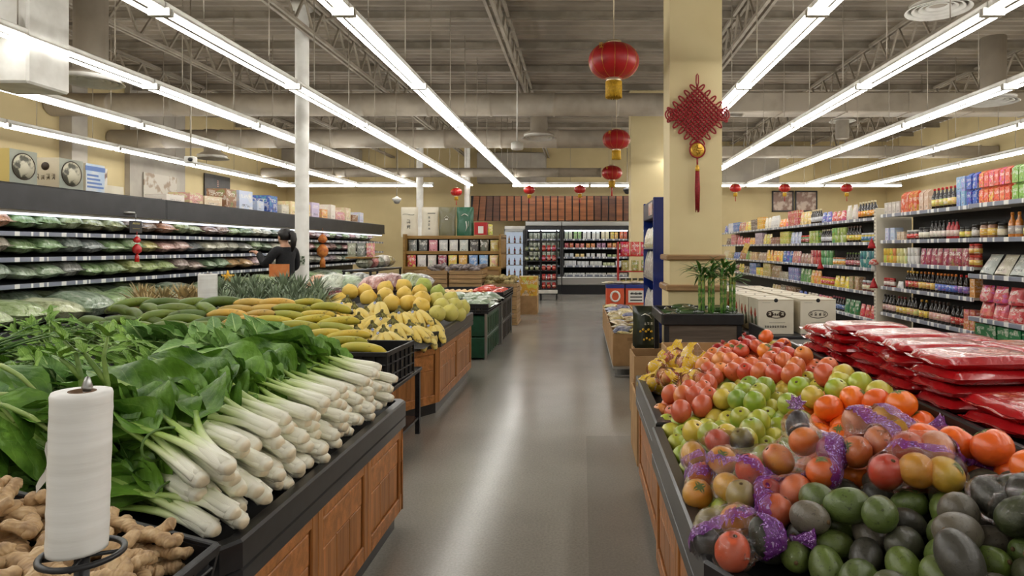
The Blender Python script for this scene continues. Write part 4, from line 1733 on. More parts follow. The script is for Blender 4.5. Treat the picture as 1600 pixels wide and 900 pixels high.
def pack_mat(name, rough=.35, coat=.3, bump=.0, scale=3.0, text=True, white=.5):
    """printed packaging: the object's own colour, with picture patches and lines of print laid out in u, v"""
    g = G(name)
    oi = g.n('ObjectInfo')
    tc = g.n('TexCoord')
    cb = g.n('CombineXYZ')
    g.l(g.math('MULTIPLY', oi.outputs['Random'], 23.0), cb.inputs[2])
    ad = g.n('VectorMath', operation='ADD')
    g.l(tc.outputs['UV'], ad.inputs[0])
    g.l(cb.outputs[0], ad.inputs[1])
    sx = g.n('SeparateXYZ')
    g.l(tc.outputs['UV'], sx.inputs[0])
    u, v = sx.outputs[0], sx.outputs[1]
    n = g.noise(ad.outputs[0], scale, 3, .55)
    hs = g.n('HueSaturation')
    hs.inputs['Hue'].default_value = .5
    g.l(g.math('ADD', .38, g.math('MULTIPLY', oi.outputs['Random'], .3)), hs.inputs['Hue'])
    hs.inputs['Saturation'].default_value = .9
    g.l(oi.outputs['Color'], hs.inputs['Color'])
    f1 = g.ramp(n, [(.0, (0, 0, 0, 1)), (.56, (1, 1, 1, 1))], 'CONSTANT')
    c = g.mix(g.math('MULTIPLY', f1, .75), oi.outputs['Color'], hs.outputs['Color'])
    f2 = g.ramp(n, [(.0, (1, 1, 1, 1)), (.41, (0, 0, 0, 1))], 'CONSTANT')
    c = g.mix(g.math('MULTIPLY', f2, white), c, lin((232, 226, 214)))
    if text:
        tn = g.n('TexNoise', Scale=1.0, Detail=1.0)
        mp = g.n('Mapping')
        mp.inputs['Scale'].default_value = (22, 16, 1)
        g.l(ad.outputs[0], mp.inputs['Vector'])
        g.l(mp.outputs['Vector'], tn.inputs['Vector'])
        t1 = g.math('GREATER_THAN', tn.outputs['Fac'], .53)
        bnd = g.math('MULTIPLY', g.math('MULTIPLY', g.math('GREATER_THAN', v, .60), g.math('LESS_THAN', v, .80)), g.math('LESS_THAN', g.math('ABSOLUTE', g.math('SUBTRACT', u, .5)), .36))
        c = g.mix(g.math('MULTIPLY', g.math('MULTIPLY', t1, bnd), .8), c, lin((240, 236, 226)))
        b2 = g.math('MULTIPLY', g.math('MULTIPLY', g.math('GREATER_THAN', v, .12), g.math('LESS_THAN', v, .26)), g.math('LESS_THAN', g.math('ABSOLUTE', g.math('SUBTRACT', u, .5)), .3))
        c = g.mix(g.math('MULTIPLY', g.math('MULTIPLY', t1, b2), .7), c, lin((50, 40, 36)))
    g.l(c, g.b.inputs['Base Color'])
    g.set(Roughness=rough, Coat_Weight=coat, Coat_Roughness=.12)
    if bump:
        g.bump(g.noise(g.coord('Object'), 9, 4), bump, .01)
    return g.m


m_pack = pack_mat('printed_carton', .45, .2)
m_pouch = pack_mat('printed_pouch', .28, .5, .5, 3.5)
m_label = pack_mat('printed_label', .5, .0, 0, 2.4, True, .75)
m_capcol = pmat('coloured_plastic', None, .35)
m_glassd = pmat('dark_bottle_glass', (26, 17, 13), .12, coat=.4)
m_glassc = pmat('filled_jar_glass', None, .12, coat=.5, dark=.6, nscale=18)
m_rail = None
g = G('price_rail')
v = g.coord('Generated')
oc = g.coord('Object')
sx = g.n('SeparateXYZ')
g.l(oc, sx.inputs[0])
su = g.math('ADD', sx.outputs[0], sx.outputs[1])
w1 = g.math('FRACT', g.math('MULTIPLY', su, 3.1))
tg = g.math('MULTIPLY', g.math('LESS_THAN', w1, .2), 1.0)
w2 = g.math('FRACT', g.math('MULTIPLY', su, 4.7))
tg = g.math('MAXIMUM', tg, g.math('LESS_THAN', w2, .13))
c = g.mix(tg, lin((128, 134, 150)), lin((232, 232, 230)))
g.l(c, g.b.inputs['Base Color'])
g.set(Roughness=.3, Coat_Weight=.4)
m_rail = g.m
m_shelfw = pmat('shelf_enamel', (202, 198, 188), .45)
m_shelfd = pmat('dark_shelf_back', (30, 29, 29), .6)


def mk_bottle(col_body=None, sq=False):
    o = MB().lathe([(.034, 0), (.036, .006), (.036, .135), (.033, .155), (.018, .19), (.0135, .21), (.0135, .228)], 14).build('sauce_bottle', m_glassd if col_body is None else m_glassc, None, col_body)
    MB().lathe([(.0155, .222), (.0155, .246), (.013, .25), (0, .25)], 12).build('cap', m_capcol, o, (190, 40, 36))
    MB().lathe([(.0368, .035), (.0368, .115)], 14).build('label', m_label, o, (226, 210, 150))
    return Proto(o)


def mk_jar():
    o = MB().lathe([(.036, 0), (.040, .008), (.040, .085), (.036, .10), (.033, .104)], 14).build('sauce_jar', m_glassc, None, (90, 60, 40))
    MB().lathe([(.0365, .102), (.037, .12), (.034, .124), (0, .124)], 14).build('lid', m_capcol, o, (30, 30, 30))
    MB().lathe([(.0408, .022), (.0408, .075)], 14).build('label', m_label, o, (226, 200, 90))
    return Proto(o)


def mk_can():
    o = MB().lathe([(.035, 0), (.037, .003), (.037, .107), (.035, .11), (.034, .106), (0, .106)], 16).build('food_can', m_pack)
    return Proto(o)


def mk_box(name='food_carton'):
    return Proto(MB().box(-.5, -.5, 0, .5, .5, 1).build(name, m_pack))


def mk_gable(name='drink_carton'):
    mb = MB()
    mb.box(-.5, -.5, 0, .5, .5, .82)
    mb.add([(-.5, -.5, .82), (.5, -.5, .82), (.5, 0, .97), (-.5, 0, .97)], [(0, 1, 2, 3)], [(0, .8), (1, .8), (1, 1), (0, 1)], smooth=False)
    mb.add([(.5, .5, .82), (-.5, .5, .82), (-.5, 0, .97), (.5, 0, .97)], [(0, 1, 2, 3)], [(0, .8), (1, .8), (1, 1), (0, 1)], smooth=False)
    mb.add([(-.5, .5, .82), (-.5, -.5, .82), (-.5, 0, .97)], [(0, 1, 2)], smooth=False)
    mb.add([(.5, -.5, .82), (.5, .5, .82), (.5, 0, .97)], [(0, 1, 2)], smooth=False)
    mb.box(-.5, -.03, .97, .5, .03, 1.0)
    return Proto(mb.build(name, m_pack))


def mk_pouch(name='food_pouch'):
    """stand-up pouch of unit size facing -y: crimped top, rounded belly"""
    mb = MB()
    for sg in (-1, 1):
        def fn(u, v):
            a = u * 2 - 1
            k = max(0, 1 - a * a) ** .5 * (max(0, 1 - v) ** .55) * (1 if v > .06 else .75 + 4 * v)
            n_ = 1 + .12 * noise.noise(Vector((a * 2.5, v * 3, sg * 3)))
            return (a * .5 * (1 - .04 * math.sin(v * PI)), sg * .5 * k * n_, v)
        mb.grid(10, 10, fn if sg < 0 else (lambda u, v: fn(1 - u, v)))
    return Proto(mb.build(name, m_pouch))


def mk_flat(name='flat_bag'):
    return Proto(pillow(MB(), 1, 1, 1, 4, crimp=.05).build(name, m_pouch))


def mk_six():
    o = MB().box(-.5, -.5, 0, .5, .5, .55).build('bottle_six_pack', m_pack)
    return Proto(o)


P_bottle, P_jar, P_can, P_box, P_gable, P_pouch, P_flat = mk_bottle(), mk_jar(), mk_can(), mk_box(), mk_gable(), mk_pouch(), mk_flat()
P_obottle = mk_bottle((216, 132, 44))
P_rbottle = mk_bottle((170, 30, 34))
BASEH = {'bottle': .25, 'obottle': .25, 'rbottle': .25, 'jar': .124, 'can': .11}
BASEW = {'bottle': .075, 'obottle': .075, 'rbottle': .075, 'jar': .084, 'can': .077}
PR = {'bottle': P_bottle, 'obottle': P_obottle, 'rbottle': P_rbottle, 'jar': P_jar, 'can': P_can, 'box': P_box, 'gable': P_gable, 'pouch': P_pouch, 'flat': P_flat}
NOUN = {'bottle': 'sauce bottle', 'obottle': 'orange bottle', 'rbottle': 'red sauce bottle', 'jar': 'sauce jar', 'can': 'food can', 'box': 'food box', 'gable': 'drink carton', 'pouch': 'food pouch', 'flat': 'food bag'}


def hue_name(c):
    import colorsys
    h, s, v_ = colorsys.rgb_to_hsv(*[a / 255 for a in c[:3]])
    if v_ < .28:
        return 'black'
    if s < .17:
        return 'white' if v_ > .82 else ('pale grey' if v_ > .6 else 'grey')
    h *= 360
    nm = 'red' if h < 14 or h > 345 else 'orange' if h < 36 else 'yellow' if h < 62 else 'yellow-green' if h < 85 else 'green' if h < 160 else 'teal' if h < 195 else 'blue' if h < 255 else 'purple' if h < 300 else 'pink'
    if nm == 'orange' and v_ < .72:
        nm = 'brown'
    if s < .42 and v_ > .7:
        nm = 'pale ' + nm
    elif v_ < .5:
        nm = 'dark ' + nm
    return nm


def run(kind, a0, a1, place, z, w, h, d, col, label, group, cap=None, lab=None, tiers=1, jit=.0, lean=0.0, rows=1, cat=None):
    """one run of like goods along a shelf from a0 to a1; place(a, depth) -> (x, y), place.rz the way they face"""
    pr = PR[kind]
    if kind in BASEH:
        s0 = h / BASEH[kind]
        w = max(w, BASEW[kind] * s0 * 1.03)
    L = abs(a1 - a0)
    n = max(1, int((L + .005) / w))
    pitch = L / n
    sg = 1 if a1 > a0 else -1
    out = []
    for i in range(n):
        for tr in range(tiers):
            a = a0 + sg * (i + .5) * pitch
            x, y = place(a, d / 2 + .015)
            if kind in BASEH:
                sc = (s0, s0, s0)
            else:
                ww = min(w, pitch) * .96
                sc = (ww, d, h)
            o = pr.put((x, y, z + tr * (h * (1.0 if kind in BASEH else 1.005)) + .001), (lean, 0, place.rz + U(-jit, jit)), sc, col=col, label=label, cat=cat or NOUN[kind].split()[-1], group=group)
            for ch in o.children:
                if ch.name.startswith(('cap', 'lid')) and cap:
                    ch.color = lin(cap)
                if ch.name.startswith('label') and lab:
                    ch.color = lin(lab)
            out.append(o)
    return out


class Place:
    def __init__(s, fn, rz):
        s.fn, s.rz = fn, rz

    def __call__(s, a, d):
        return s.fn(a, d)


# ------------------------------------------------------------------ grocery shelving along the far side
XS = 4.2


def shelving(name, label, Y0, Y1, X, zs, depth=.46, top=2.05, posts=(True, True), m=None):
    cy = (Y0 + Y1) / 2
    t = thing(name, label, 'shelving', (X, cy, 0))
    y0, y1 = Y0 - cy, Y1 - cy
    MB().box(depth, y0, 0, depth + .03, y1, top - .08).build('back_panel', m_shelfd, t)
    MB().box(.03, y0, 0, depth, y1, .10).build('base', m_shelfw, t)
    for i, z in enumerate(zs):
        mb = MB()
        mb.box(.01, y0 + .02, z - .028, depth, y1 - .02, z)
        s_ = mb.build('shelf', m_shelfw, t)
        MB().cbox(-.012, y0 + .02, z - .042, .012, y1 - .02, z + .004, .004).build('price_rail', m_rail, s_)
    return t


def post(label, Y, X, top, m):
    t = MB()
    t.cbox(X - .03, Y - .035, 0, X + .48, Y + .035, top, .008)
    for i in range(int(top / .05)):
        t.box(X - .032, Y - .008, .04 + i * .05, X - .029, Y + .008, .065 + i * .05, 1)
    o = t.build('shelf_upright', [m, m_shelfd])
    return tag(o, label, 'upright')


zsn = (.25, .60, .96, 1.29, 1.60, 1.96)
zs3 = (.15, .43, .77, 1.22, 1.60, 1.96)
zsf = (.10, .46, .85, 1.20, 1.58, 1.935)
m_cream = pmat('cream_enamel', (214, 206, 186), .45)
shelving('grocery_shelving', 'grey sauce shelving in front of the cream post', 6.86, 9.02, XS, zsn)
shelving('grocery_shelving', 'grocery shelving with red pouches and green packs at the edge of view', 4.2, 6.84, XS - .08, zs3)
shelving('grocery_shelving', 'long grocery shelving of snacks and noodles behind the cream post', 9.14, 19.5, XS, zsf)
post('cream shelf post with a small mushroom ornament', 9.08, XS - .02, 2.06, m_cream)
pl_r = Place(lambda a, d: (XS + d, a), -PI / 2)
pl_r3 = Place(lambda a, d: (XS - .08 + d, a), -PI / 2)
Yp = lambda px: XS * F / (px - CX)
SH = {1.96: 'top shelf', 1.60: 'second shelf', 1.29: 'third shelf', .96: 'fourth shelf', .60: 'fifth shelf', .25: 'bottom shelf'}
spec = {
    1.96: [(1380, 1404, 'box', (196, 186, 176), .16, .10), (1406, 1431, 'gable', (212, 82, 44), .27, .09), (1433, 1449, 'gable', (206, 176, 150), .26, .09), (1451, 1489, 'bottle', (30, 20, 16), .25, .075, (186, 36, 36), (222, 196, 110)),
           (1492, 1506, 'box', (130, 164, 210), .165, .08, None, None, 2), (1507, 1526, 'gable', (44, 92, 186), .175, .08, None, None, 2), (1527, 1576, 'gable', (224, 82, 54), .175, .075, None, None, 2), (1578, 1600, 'gable', (122, 176, 66), .175, .085, None, None, 2)],
    1.60: [(1380, 1397, 'box', (178, 190, 216), .17, .12), (1399, 1412, 'box', (198, 176, 150), .11, .10), (1413, 1430, 'jar', (70, 60, 56), .125, .08, (220, 216, 210), (200, 60, 50)), (1432, 1446, 'jar', (40, 32, 28), .15, .08, (40, 40, 40), (226, 220, 200)),
           (1448, 1472, 'bottle', (30, 20, 16), .22, .07, (30, 30, 30), (228, 216, 206)), (1474, 1492, 'rbottle', (176, 30, 36), .22, .07, (24, 24, 24), (220, 190, 180)), (1494, 1511, 'jar', (66, 56, 40), .13, .08, (36, 36, 36), (222, 204, 80)),
           (1513, 1524, 'jar', (54, 44, 36), .15, .08, (30, 30, 30), (204, 200, 190)), (1526, 1550, 'jar', (140, 92, 60), .17, .09, (40, 36, 34), (222, 180, 74)), (1552, 1566, 'jar', (74, 66, 50), .15, .08, (30, 30, 30), (210, 200, 170)),
           (1568, 1590, 'obottle', (222, 136, 48), .25, .08, (232, 150, 60), (190, 180, 176)), (1592, 1606, 'jar', (60, 80, 50), .14, .08, (40, 90, 50), (216, 206, 110))],
    1.29: [(1377, 1396, 'can', (220, 182, 62), .10, .07, None, None, 2), (1397, 1413, 'can', (214, 206, 140), .10, .07, None, None, 2), (1414, 1431, 'can', (216, 214, 210), .105, .07, None, None, 2), (1433, 1507, 'pouch', (150, 40, 64), .20, .12),
           (1509, 1525, 'jar', (168, 66, 44), .125, .08, (200, 60, 46), (222, 180, 80), 2)],
    .96: [(1377, 1392, 'jar', (150, 60, 52), .12, .08, (190, 50, 46), (224, 210, 200)), (1394, 1409, 'pouch', (206, 206, 206), .09, .14), (1411, 1430, 'bottle', (26, 16, 12), .24, .07, (220, 170, 60), (196, 70, 60)), (1431, 1455, 'bottle', (26, 16, 12), .24, .07, (200, 120, 50), (222, 180, 90)),
          (1457, 1490, 'bottle', (26, 16, 12), .235, .07, (214, 120, 40), (86, 110, 190)), (1491, 1508, 'bottle', (26, 16, 12), .235, .07, (190, 40, 40), (120, 100, 170)), (1510, 1524, 'box', (204, 140, 66), .10, .09, None, None, 2)],
    .60: [(1375, 1394, 'bottle', (24, 15, 12), .25, .08, (40, 30, 26), (214, 170, 160)), (1396, 1411, 'bottle', (24, 15, 12), .25, .08, (120, 30, 26), (224, 184, 80)), (1413, 1428, 'bottle', (24, 15, 12), .26, .08, (40, 30, 26), (226, 196, 120)), (1430, 1445, 'bottle', (24, 15, 12), .25, .08, (200, 150, 60), (222, 190, 70)),
          (1447, 1478, 'bottle', (24, 15, 12), .26, .08, (60, 40, 30), (218, 170, 156)), (1480, 1501, 'bottle', (24, 15, 12), .24, .08, (40, 30, 26), (184, 50, 40)), (1503, 1522, 'box', (196, 110, 76), .11, .1, None, None, 2)],
    .25: [(1375, 1402, 'pouch', (206, 186, 172), .20, .16), (1404, 1440, 'pouch', (40, 72, 178), .18, .16), (1442, 1468, 'pouch', (140, 130, 70), .17, .16), (1470, 1496, 'pouch', (170, 70, 46), .17, .16), (1498, 1522, 'pouch', (190, 204, 226), .18, .16)],
}
for z, runs in spec.items():
    for i, r_ in enumerate(runs):
        px0, px1, kind, col, h, w = r_[:6]
        cap, lab, tiers = (list(r_[6:]) + [None, None, 1][len(r_) - 6:])[:3] if len(r_) > 6 else (None, None, 1)
        desc = hue_name(lab) + '-labelled ' if lab else hue_name(col) + ' '
        run(kind, Yp(px0), Yp(px1), pl_r, z, w, h, w * (1.0 if kind != 'pouch' else .6), col, '%s%s, %s run from the cream post, sauce shelving %s' % (desc, NOUN[kind], ORD[i], SH[z]),
            '%s of run %d on %s of the sauce shelving' % (NOUN[kind], i + 1, SH[z]), cap, lab, tiers or 1, .06)
for (z, kind, cols, h, w, d, tiers, nm, lean) in ((1.22, 'pouch', [(176, 182, 176), (196, 190, 170)], .24, .22, .10, 1, 'leaning silver food pouch', -.5), (.77, 'pouch', [(196, 60, 66), (206, 78, 84)], .17, .20, .16, 2, 'red and pink food pouch', 0),
                                                 (.43, 'box', [(22, 106, 58), (28, 118, 66)], .14, .17, .14, 2, 'green printed pack', 0), (.15, 'pouch', [(206, 200, 190), (180, 60, 50)], .16, .2, .12, 1, 'pale food pouch', 0),
                                                 (1.60, 'jar', [(70, 84, 52)], .14, .09, .09, 1, 'dark green jar', 0), (1.96, 'gable', [(126, 178, 70), (222, 92, 56)], .175, .085, .085, 2, 'fruit drink carton', 0)):
    y = 6.74 if z < 1.5 else 5.95
    i = 0
    while y > 4.4:
        L = w * (2 if kind == 'box' else 1) + .001
        c = cols[i % len(cols)]
        run(kind, y, y - L, pl_r3, z, w, h, d, c, '%s, %s along its shelf beside the sauce shelving' % (nm, ORD[i]), nm + ' %d' % i, (40, 90, 50), (216, 206, 110), tiers, .06, lean)
        y -= L + .02
        i += 1
# far bay
PAL = [(222, 150, 50), (214, 196, 160), (196, 60, 48), (224, 190, 70), (90, 120, 180), (206, 206, 210), (120, 150, 70), (170, 110, 70), (200, 170, 120), (150, 60, 60), (66, 110, 150), (226, 214, 180), (190, 100, 110), (110, 90, 80)]
SHF = {1.935: 'top shelf', 1.58: 'second shelf', 1.20: 'third shelf', .85: 'fourth shelf', .46: 'fifth shelf'}
favs = {1.935: [(90, 70, 36), (196, 186, 172), (196, 60, 60), (60, 90, 170), (214, 190, 110), (214, 180, 96), (190, 90, 80), (232, 130, 40), (206, 204, 200), (216, 210, 190), (222, 170, 60)],
        1.58: [(190, 170, 60), (200, 40, 48), (150, 170, 80), (216, 150, 70), (150, 170, 60), (90, 130, 70), (170, 176, 206), (190, 180, 70), (140, 90, 70), (204, 190, 90), (170, 150, 170)],
        1.20: [(60, 130, 130), (190, 70, 60), (196, 206, 200), (96, 150, 90), (180, 60, 60), (150, 110, 90), (190, 120, 110), (50, 90, 170), (220, 170, 50), (226, 180, 60), (170, 140, 120)],
        .85: [(130, 60, 54), (170, 140, 100), (230, 196, 50), (226, 190, 50), (220, 150, 60), (90, 140, 70), (120, 130, 180), (160, 150, 130), (150, 120, 90), (180, 160, 90)],
        .46: [(206, 60, 66), (40, 120, 70), (40, 116, 66), (200, 70, 70), (190, 180, 160), (40, 90, 180), (130, 90, 60), (120, 110, 90)]}
for z, fav in favs.items():
    y, i = 9.28, 0
    while y < 18.6 and not (z == .46 and y > 14):
        L = U(.42, .62) * (1 + .02 * (y - 9))
        col = fav[i] if i < len(fav) else RN.choice(PAL)
        kind = RN.choice(('pouch', 'pouch', 'box', 'jar', 'pouch', 'can', 'bottle'))
        if z == 1.935 and i == 0:
            kind = 'bottle'
        h = {'pouch': U(.17, .25), 'box': U(.12, .24), 'jar': U(.13, .16), 'can': .125, 'bottle': U(.22, .27)}[kind]
        w = {'pouch': U(.13, .18), 'box': U(.11, .17), 'jar': .1, 'can': .1, 'bottle': .09}[kind] * (1 + .03 * (y - 9))
        if kind in BASEH and y > 12:
            kind = 'box' if kind != 'bottle' else 'pouch'
        run(kind, y, y + L, pl_r, z, w, h, .11, col, '%s %s, %s run behind the cream post, long shelving %s' % (hue_name(col), NOUN[kind], ORD[i], SHF[z]), 'run %d on %s of the long shelving' % (i + 1, SHF[z]),
            RN.choice(PAL), RN.choice(PAL), 1 if h > .15 else RN.choice((1, 2)), .05)
        y += L + .02
        i += 1
# hangings on the shelf edges
for (px, py, X, lb, c) in ((1365, 414, 4.15, 'small red and white mushroom ornament on the cream post', (196, 60, 50)),):
    p = at(px, py, 8.95)
    t = thing('mushroom_ornament', lb, 'ornament', p)
    MB().lathe([(.055, 0), (.065, .02), (.05, .06), (.02, .085), (0, .09)], 16).build('cap', pmat('mushroom_cap', (206, 178, 170), .5, c2=(190, 70, 60), nscale=30, lo=.5, hi=.55), t)
    MB().lathe([(.03, -.09), (.034, -.05), (.028, 0), (.02, .01)], 14).build('stalk', m_white, t)
m_redcloth = pmat('red_cloth', (186, 30, 34), .6, c2=(150, 20, 26), nscale=20)
for (px, py, Y, lb) in ((1365, 440, 8.9, 'red cloth tassel on the cream post, the upper one'), (1362, 378, 8.9, 'red and white bell hanging on the cream post'), (1282, 412, 11.0, 'red paper ornament hanging from the long shelving')):
    p = at(px, py, Y)
    o = MB().lathe([(.055, -.09), (.048, -.06), (.03, -.01), (.012, .03), (.006, .05)], 12, wob=lambda a, tt: 1 + .12 * math.sin(6 * a)).build('hanging_ornament', m_redcloth)
    o.location = p
    tag(o, lb, 'ornament')
o = MB().cbox(-.06, -.004, -.13, .06, .004, .10, .003).build('hanging_price_card', pmat('card_print', (216, 196, 110), .6, c2=(190, 150, 80), nscale=14))
o.location, o.rotation_euler = at(1170, 387, 14.6) + Vector((-.06, 0, 0)), (0, .35, -.4)
tag(o, 'yellow price card hanging tilted from the second shelf near the bamboo', 'price card')

def drop_unused(prs):
    for pr in prs:
        if not pr.used:
            for ch in list(pr.o.children):
                bpy.data.objects.remove(ch)
            bpy.data.objects.remove(pr.o)
# ------------------------------------------------------------------ refrigerated vegetable case along the left wall
XC = -6.3
zc = (1.08, 1.38, 1.67)
m_dkmetal = pmat('dark_case_metal', (40, 40, 42), .42, c2=(48, 48, 50), nscale=5)
m_inner = pmat('case_inner_dark', (18, 19, 23), .5)


def case(label, Y0, Y1):
    cy = (Y0 + Y1) / 2
    t = thing('refrigerated_case', label, 'fridge case', (XC, cy, 0))
    a, b = Y0 - cy, Y1 - cy
    mb = MB()
    mb.cbox(-1.05, a, 1.93, .06, b, 2.22, .02)
    mb.box(.055, a + .004, 1.925, .066, b - .004, 1.95)
    mb.build('canopy', m_dkmetal, t)
    MB().box(-1.05, a, .0, -.95, b, 1.95).build('back_panel', m_inner, t)
    mb = MB().cbox(-.98, a, 0, .62, b, .50, .02)
    mb.build('base', m_dkmetal, t)
    MB().cbox(.60, a, .30, .65, b, .42, .012).build('bumper', m_rubber, t)
    mb = MB()
    mb.add([(-.95, a, .72), (.56, a, .60), (.56, b, .60), (-.95, b, .72)], [(0, 1, 2, 3)], smooth=False)
    mb.cbox(.54, a, .50, .60, b, .66, .01)
    mb.build('deck', m_dkmetal, t)
    for z in zc:
        mb = MB()
        mb.add([(-.95, a, z + .15), (0, a, z - .005), (0, b, z - .005), (-.95, b, z + .15)], [(0, 1, 2, 3)], smooth=False)
        mb.add([(-.95, a, z + .13), (0, a, z - .03), (0, b, z - .03), (-.95, b, z + .13)], [(3, 2, 1, 0)], smooth=False)
        s_ = mb.build('shelf', m_inner, t)
        MB().cbox(-.005, a, z - .04, .02, b, z + .012, .004).build('price_rail', m_rail, s_)
    MB().tube([(-.03, a + .05, 1.885), (-.03, b - .05, 1.885)], .016, 8).build('lamp', m_case_tube, t)
    MB().box(-.055, a, 1.895, -.005, b, 1.93).build('lamp_tray', m_white, t)
    return t


case('dark refrigerated vegetable case with boxed gifts on its canopy', 4.6, 9.6)
case('dark refrigerated vegetable case the woman is facing', 9.61, 14.6)
case('dark refrigerated vegetable case running to the back corner', 14.61, 20.2)


# bagged vegetables
def bagmat():
    g = G('bagged_vegetable')
    oi = g.n('ObjectInfo')
    tc = g.n('TexCoord')
    cb = g.n('CombineXYZ')
    g.l(g.math('MULTIPLY', oi.outputs['Random'], 17.0), cb.inputs[2])
    ad = g.n('VectorMath', operation='ADD')
    mp = g.n('Mapping')
    mp.inputs['Scale'].default_value = (2.2, 7, 5)
    g.l(tc.outputs['Object'], mp.inputs['Vector'])
    g.l(mp.outputs['Vector'], ad.inputs[0])
    g.l(cb.outputs[0], ad.inputs[1])
    n = g.noise(ad.outputs[0], 3.4, 5, .65)
    lt = g.mix(.22, oi.outputs['Color'], lin((236, 238, 226)))
    dk = g.mix(1.0, oi.outputs['Color'], (.42, .44, .38, 1), 'MULTIPLY')
    c = g.mix(g.ramp(n, [(.34, (1, 1, 1, 1)), (.5, (0, 0, 0, 1))]), lt, dk)
    c = g.mix(g.ramp(n, [(.56, (0, 0, 0, 1)), (.70, (.75, .75, .75, 1))]), c, lin((226, 226, 214)))
    g.l(c, g.b.inputs['Base Color'])
    g.set(Roughness=.3, Coat_Weight=.8, Coat_Roughness=.1)
    nz = g.n('TexNoise', Scale=13.0, Detail=4.0, Distortion=1.5)
    g.l(g.coord('Object'), nz.inputs['Vector'])
    g.bump(nz.outputs['Fac'], .7, .02)
    return g.m


m_bag = bagmat()


def mk_bag(w, d, h, seed, crimp=.05):
    mb = MB()
    pillow(mb, w, d, h, seed, 0, crimp, .38, 14, 12, .18)
    mb.v = [(x, y, max(-.002, z - (h * .38 * (1 - (2 * x / w) ** 2) if z < h * .4 else 0) * 0)) for x, y, z in mb.v]
    return Proto(mb.build('vegetable_bag', m_bag))


bags = [mk_bag(.56, .34, .15, 1), mk_bag(.54, .32, .17, 5), mk_bag(.5, .36, .14, 9)]
VEG = {
    1.67: [('carrots', (214, 120, 60)), ('carrots', (204, 128, 70)), ('celery', (96, 150, 56)), ('green leaves', (104, 148, 60)), ('pale greens', (146, 166, 106)), ('lettuce stems', (150, 158, 92)), ('gai lan', (150, 160, 96)), ('brown mushrooms', (112, 74, 52)), ('brown mushrooms', (140, 104, 72)),
           ('carrots and greens', (196, 120, 66)), ('napa cabbage', (176, 190, 120)), ('napa cabbage', (190, 200, 140)), ('red chillies', (128, 76, 62)), ('red yams', (130, 84, 66)), ('pale greens', (150, 172, 80)), ('leafy greens', (96, 128, 70)), ('bean sprouts', (196, 190, 150)), ('radish', (206, 204, 186))],
    1.38: [('mixed mushrooms', (140, 120, 104)), ('mixed mushrooms', (156, 140, 120)), ('cucumbers', (104, 146, 60)), ('green beans', (90, 140, 60)), ('dark wrapped greens', (84, 104, 96)), ('grey wrapped roots', (120, 130, 132)), ('leafy greens', (96, 140, 60)), ('bitter melons', (106, 150, 66)), ('yellow squash', (196, 180, 80)),
           ('radishes', (190, 130, 120)), ('radishes', (196, 150, 140)), ('dark trays', (70, 76, 88)), ('white enoki', (206, 200, 176)), ('white enoki', (212, 208, 188)), ('white radish', (208, 204, 186)), ('grey mushrooms', (160, 160, 154)), ('leeks', (140, 166, 110)), ('spinach', (80, 116, 70))],
    1.08: [('bamboo shoots', (206, 190, 110)), ('wrapped cabbage', (130, 150, 128)), ('wrapped greens', (124, 148, 112)), ('peas', (96, 128, 80)), ('black fungus', (84, 84, 78)), ('green beans', (104, 146, 60)), ('okra', (112, 146, 70)), ('yellow greens', (160, 170, 60)), ('choy sum', (146, 170, 70)), ('choy sum', (150, 176, 76)),
           ('taro', (156, 124, 116)), ('taro', (166, 136, 124)), ('chives', (86, 124, 64)), ('broccoli', (90, 128, 76)), ('squash', (206, 150, 60)), ('pumpkin', (204, 150, 70)), ('pink onions', (190, 150, 160)), ('garlic', (206, 196, 200))],
}
SN = {1.67: 'top', 1.38: 'middle', 1.08: 'lower'}
for z in (1.67, 1.38, 1.08):
    y, i = 6.62, 0
    while y < 19.6:
        if i < 18:
            nm, c = VEG[z][i]
        else:
            nm, c = RN.choice([('pink radishes', (190, 120, 124)), ('white radishes', (206, 204, 190)), ('dark greens', (70, 96, 66)), ('spring greens', (130, 158, 84)), ('red shallots', (150, 84, 84)), ('pale roots', (196, 190, 170)), ('purple yams', (130, 100, 120))])
        st = .335 + .012 * (y - 6.6)
        bags[i % 3].put((XC - .30, y, z + .015 + .05), (U(-.08, .08), .165, U(-.1, .1)), (U(.95, 1.1), st / .34 * .95, U(1.25, 1.5)), col=c,
                        label='bag of %s, %s along the %s shelf of the vegetable case' % (nm, ORD[i], SN[z]), cat='bagged vegetables', group='bags on the %s shelf' % SN[z])
        y += st
        i += 1
big = [mk_bag(.62, .44, .26, 3), mk_bag(.6, .46, .30, 7)]
dk = [('iceberg lettuce', (166, 186, 120)), ('romaine lettuce', (150, 176, 96)), ('napa cabbage', (196, 204, 150)), ('baby spinach', (110, 140, 104)), ('frilly green lettuce', (128, 166, 80)), ('wrapped lettuce', (120, 160, 80)), ('cabbage', (150, 170, 120)), ('dark kale', (64, 96, 60)),
      ('pale lettuce', (150, 170, 116)), ('leeks', (130, 156, 100)), ('broccoli', (84, 120, 70)), ('wrapped celery', (146, 170, 100))]
for i in range(22):
    nm, c = dk[i % 12]
    y = 6.35 + i * .46
    big[i % 2].put((XC + .18, y, .655), (U(-.1, .1), .08, U(-.25, .25)), U(.95, 1.12), col=c, label='big clear bag of %s, %s along the bottom deck of the vegetable case' % (nm, ORD[i]), cat='bagged vegetables', group='big bags on the bottom deck')
    if i < 8:
        big[(i + 1) % 2].put((XC - .40, y + .2, .735), (U(-.1, .1), .2, U(-.25, .25)), U(.9, 1.05), col=dk[(i + 5) % 12][1], label='clear bag of %s, %s in the inner row of the bottom deck' % (dk[(i + 5) % 12][0], ORD[i]), cat='bagged vegetables', group='inner bags on the bottom deck')

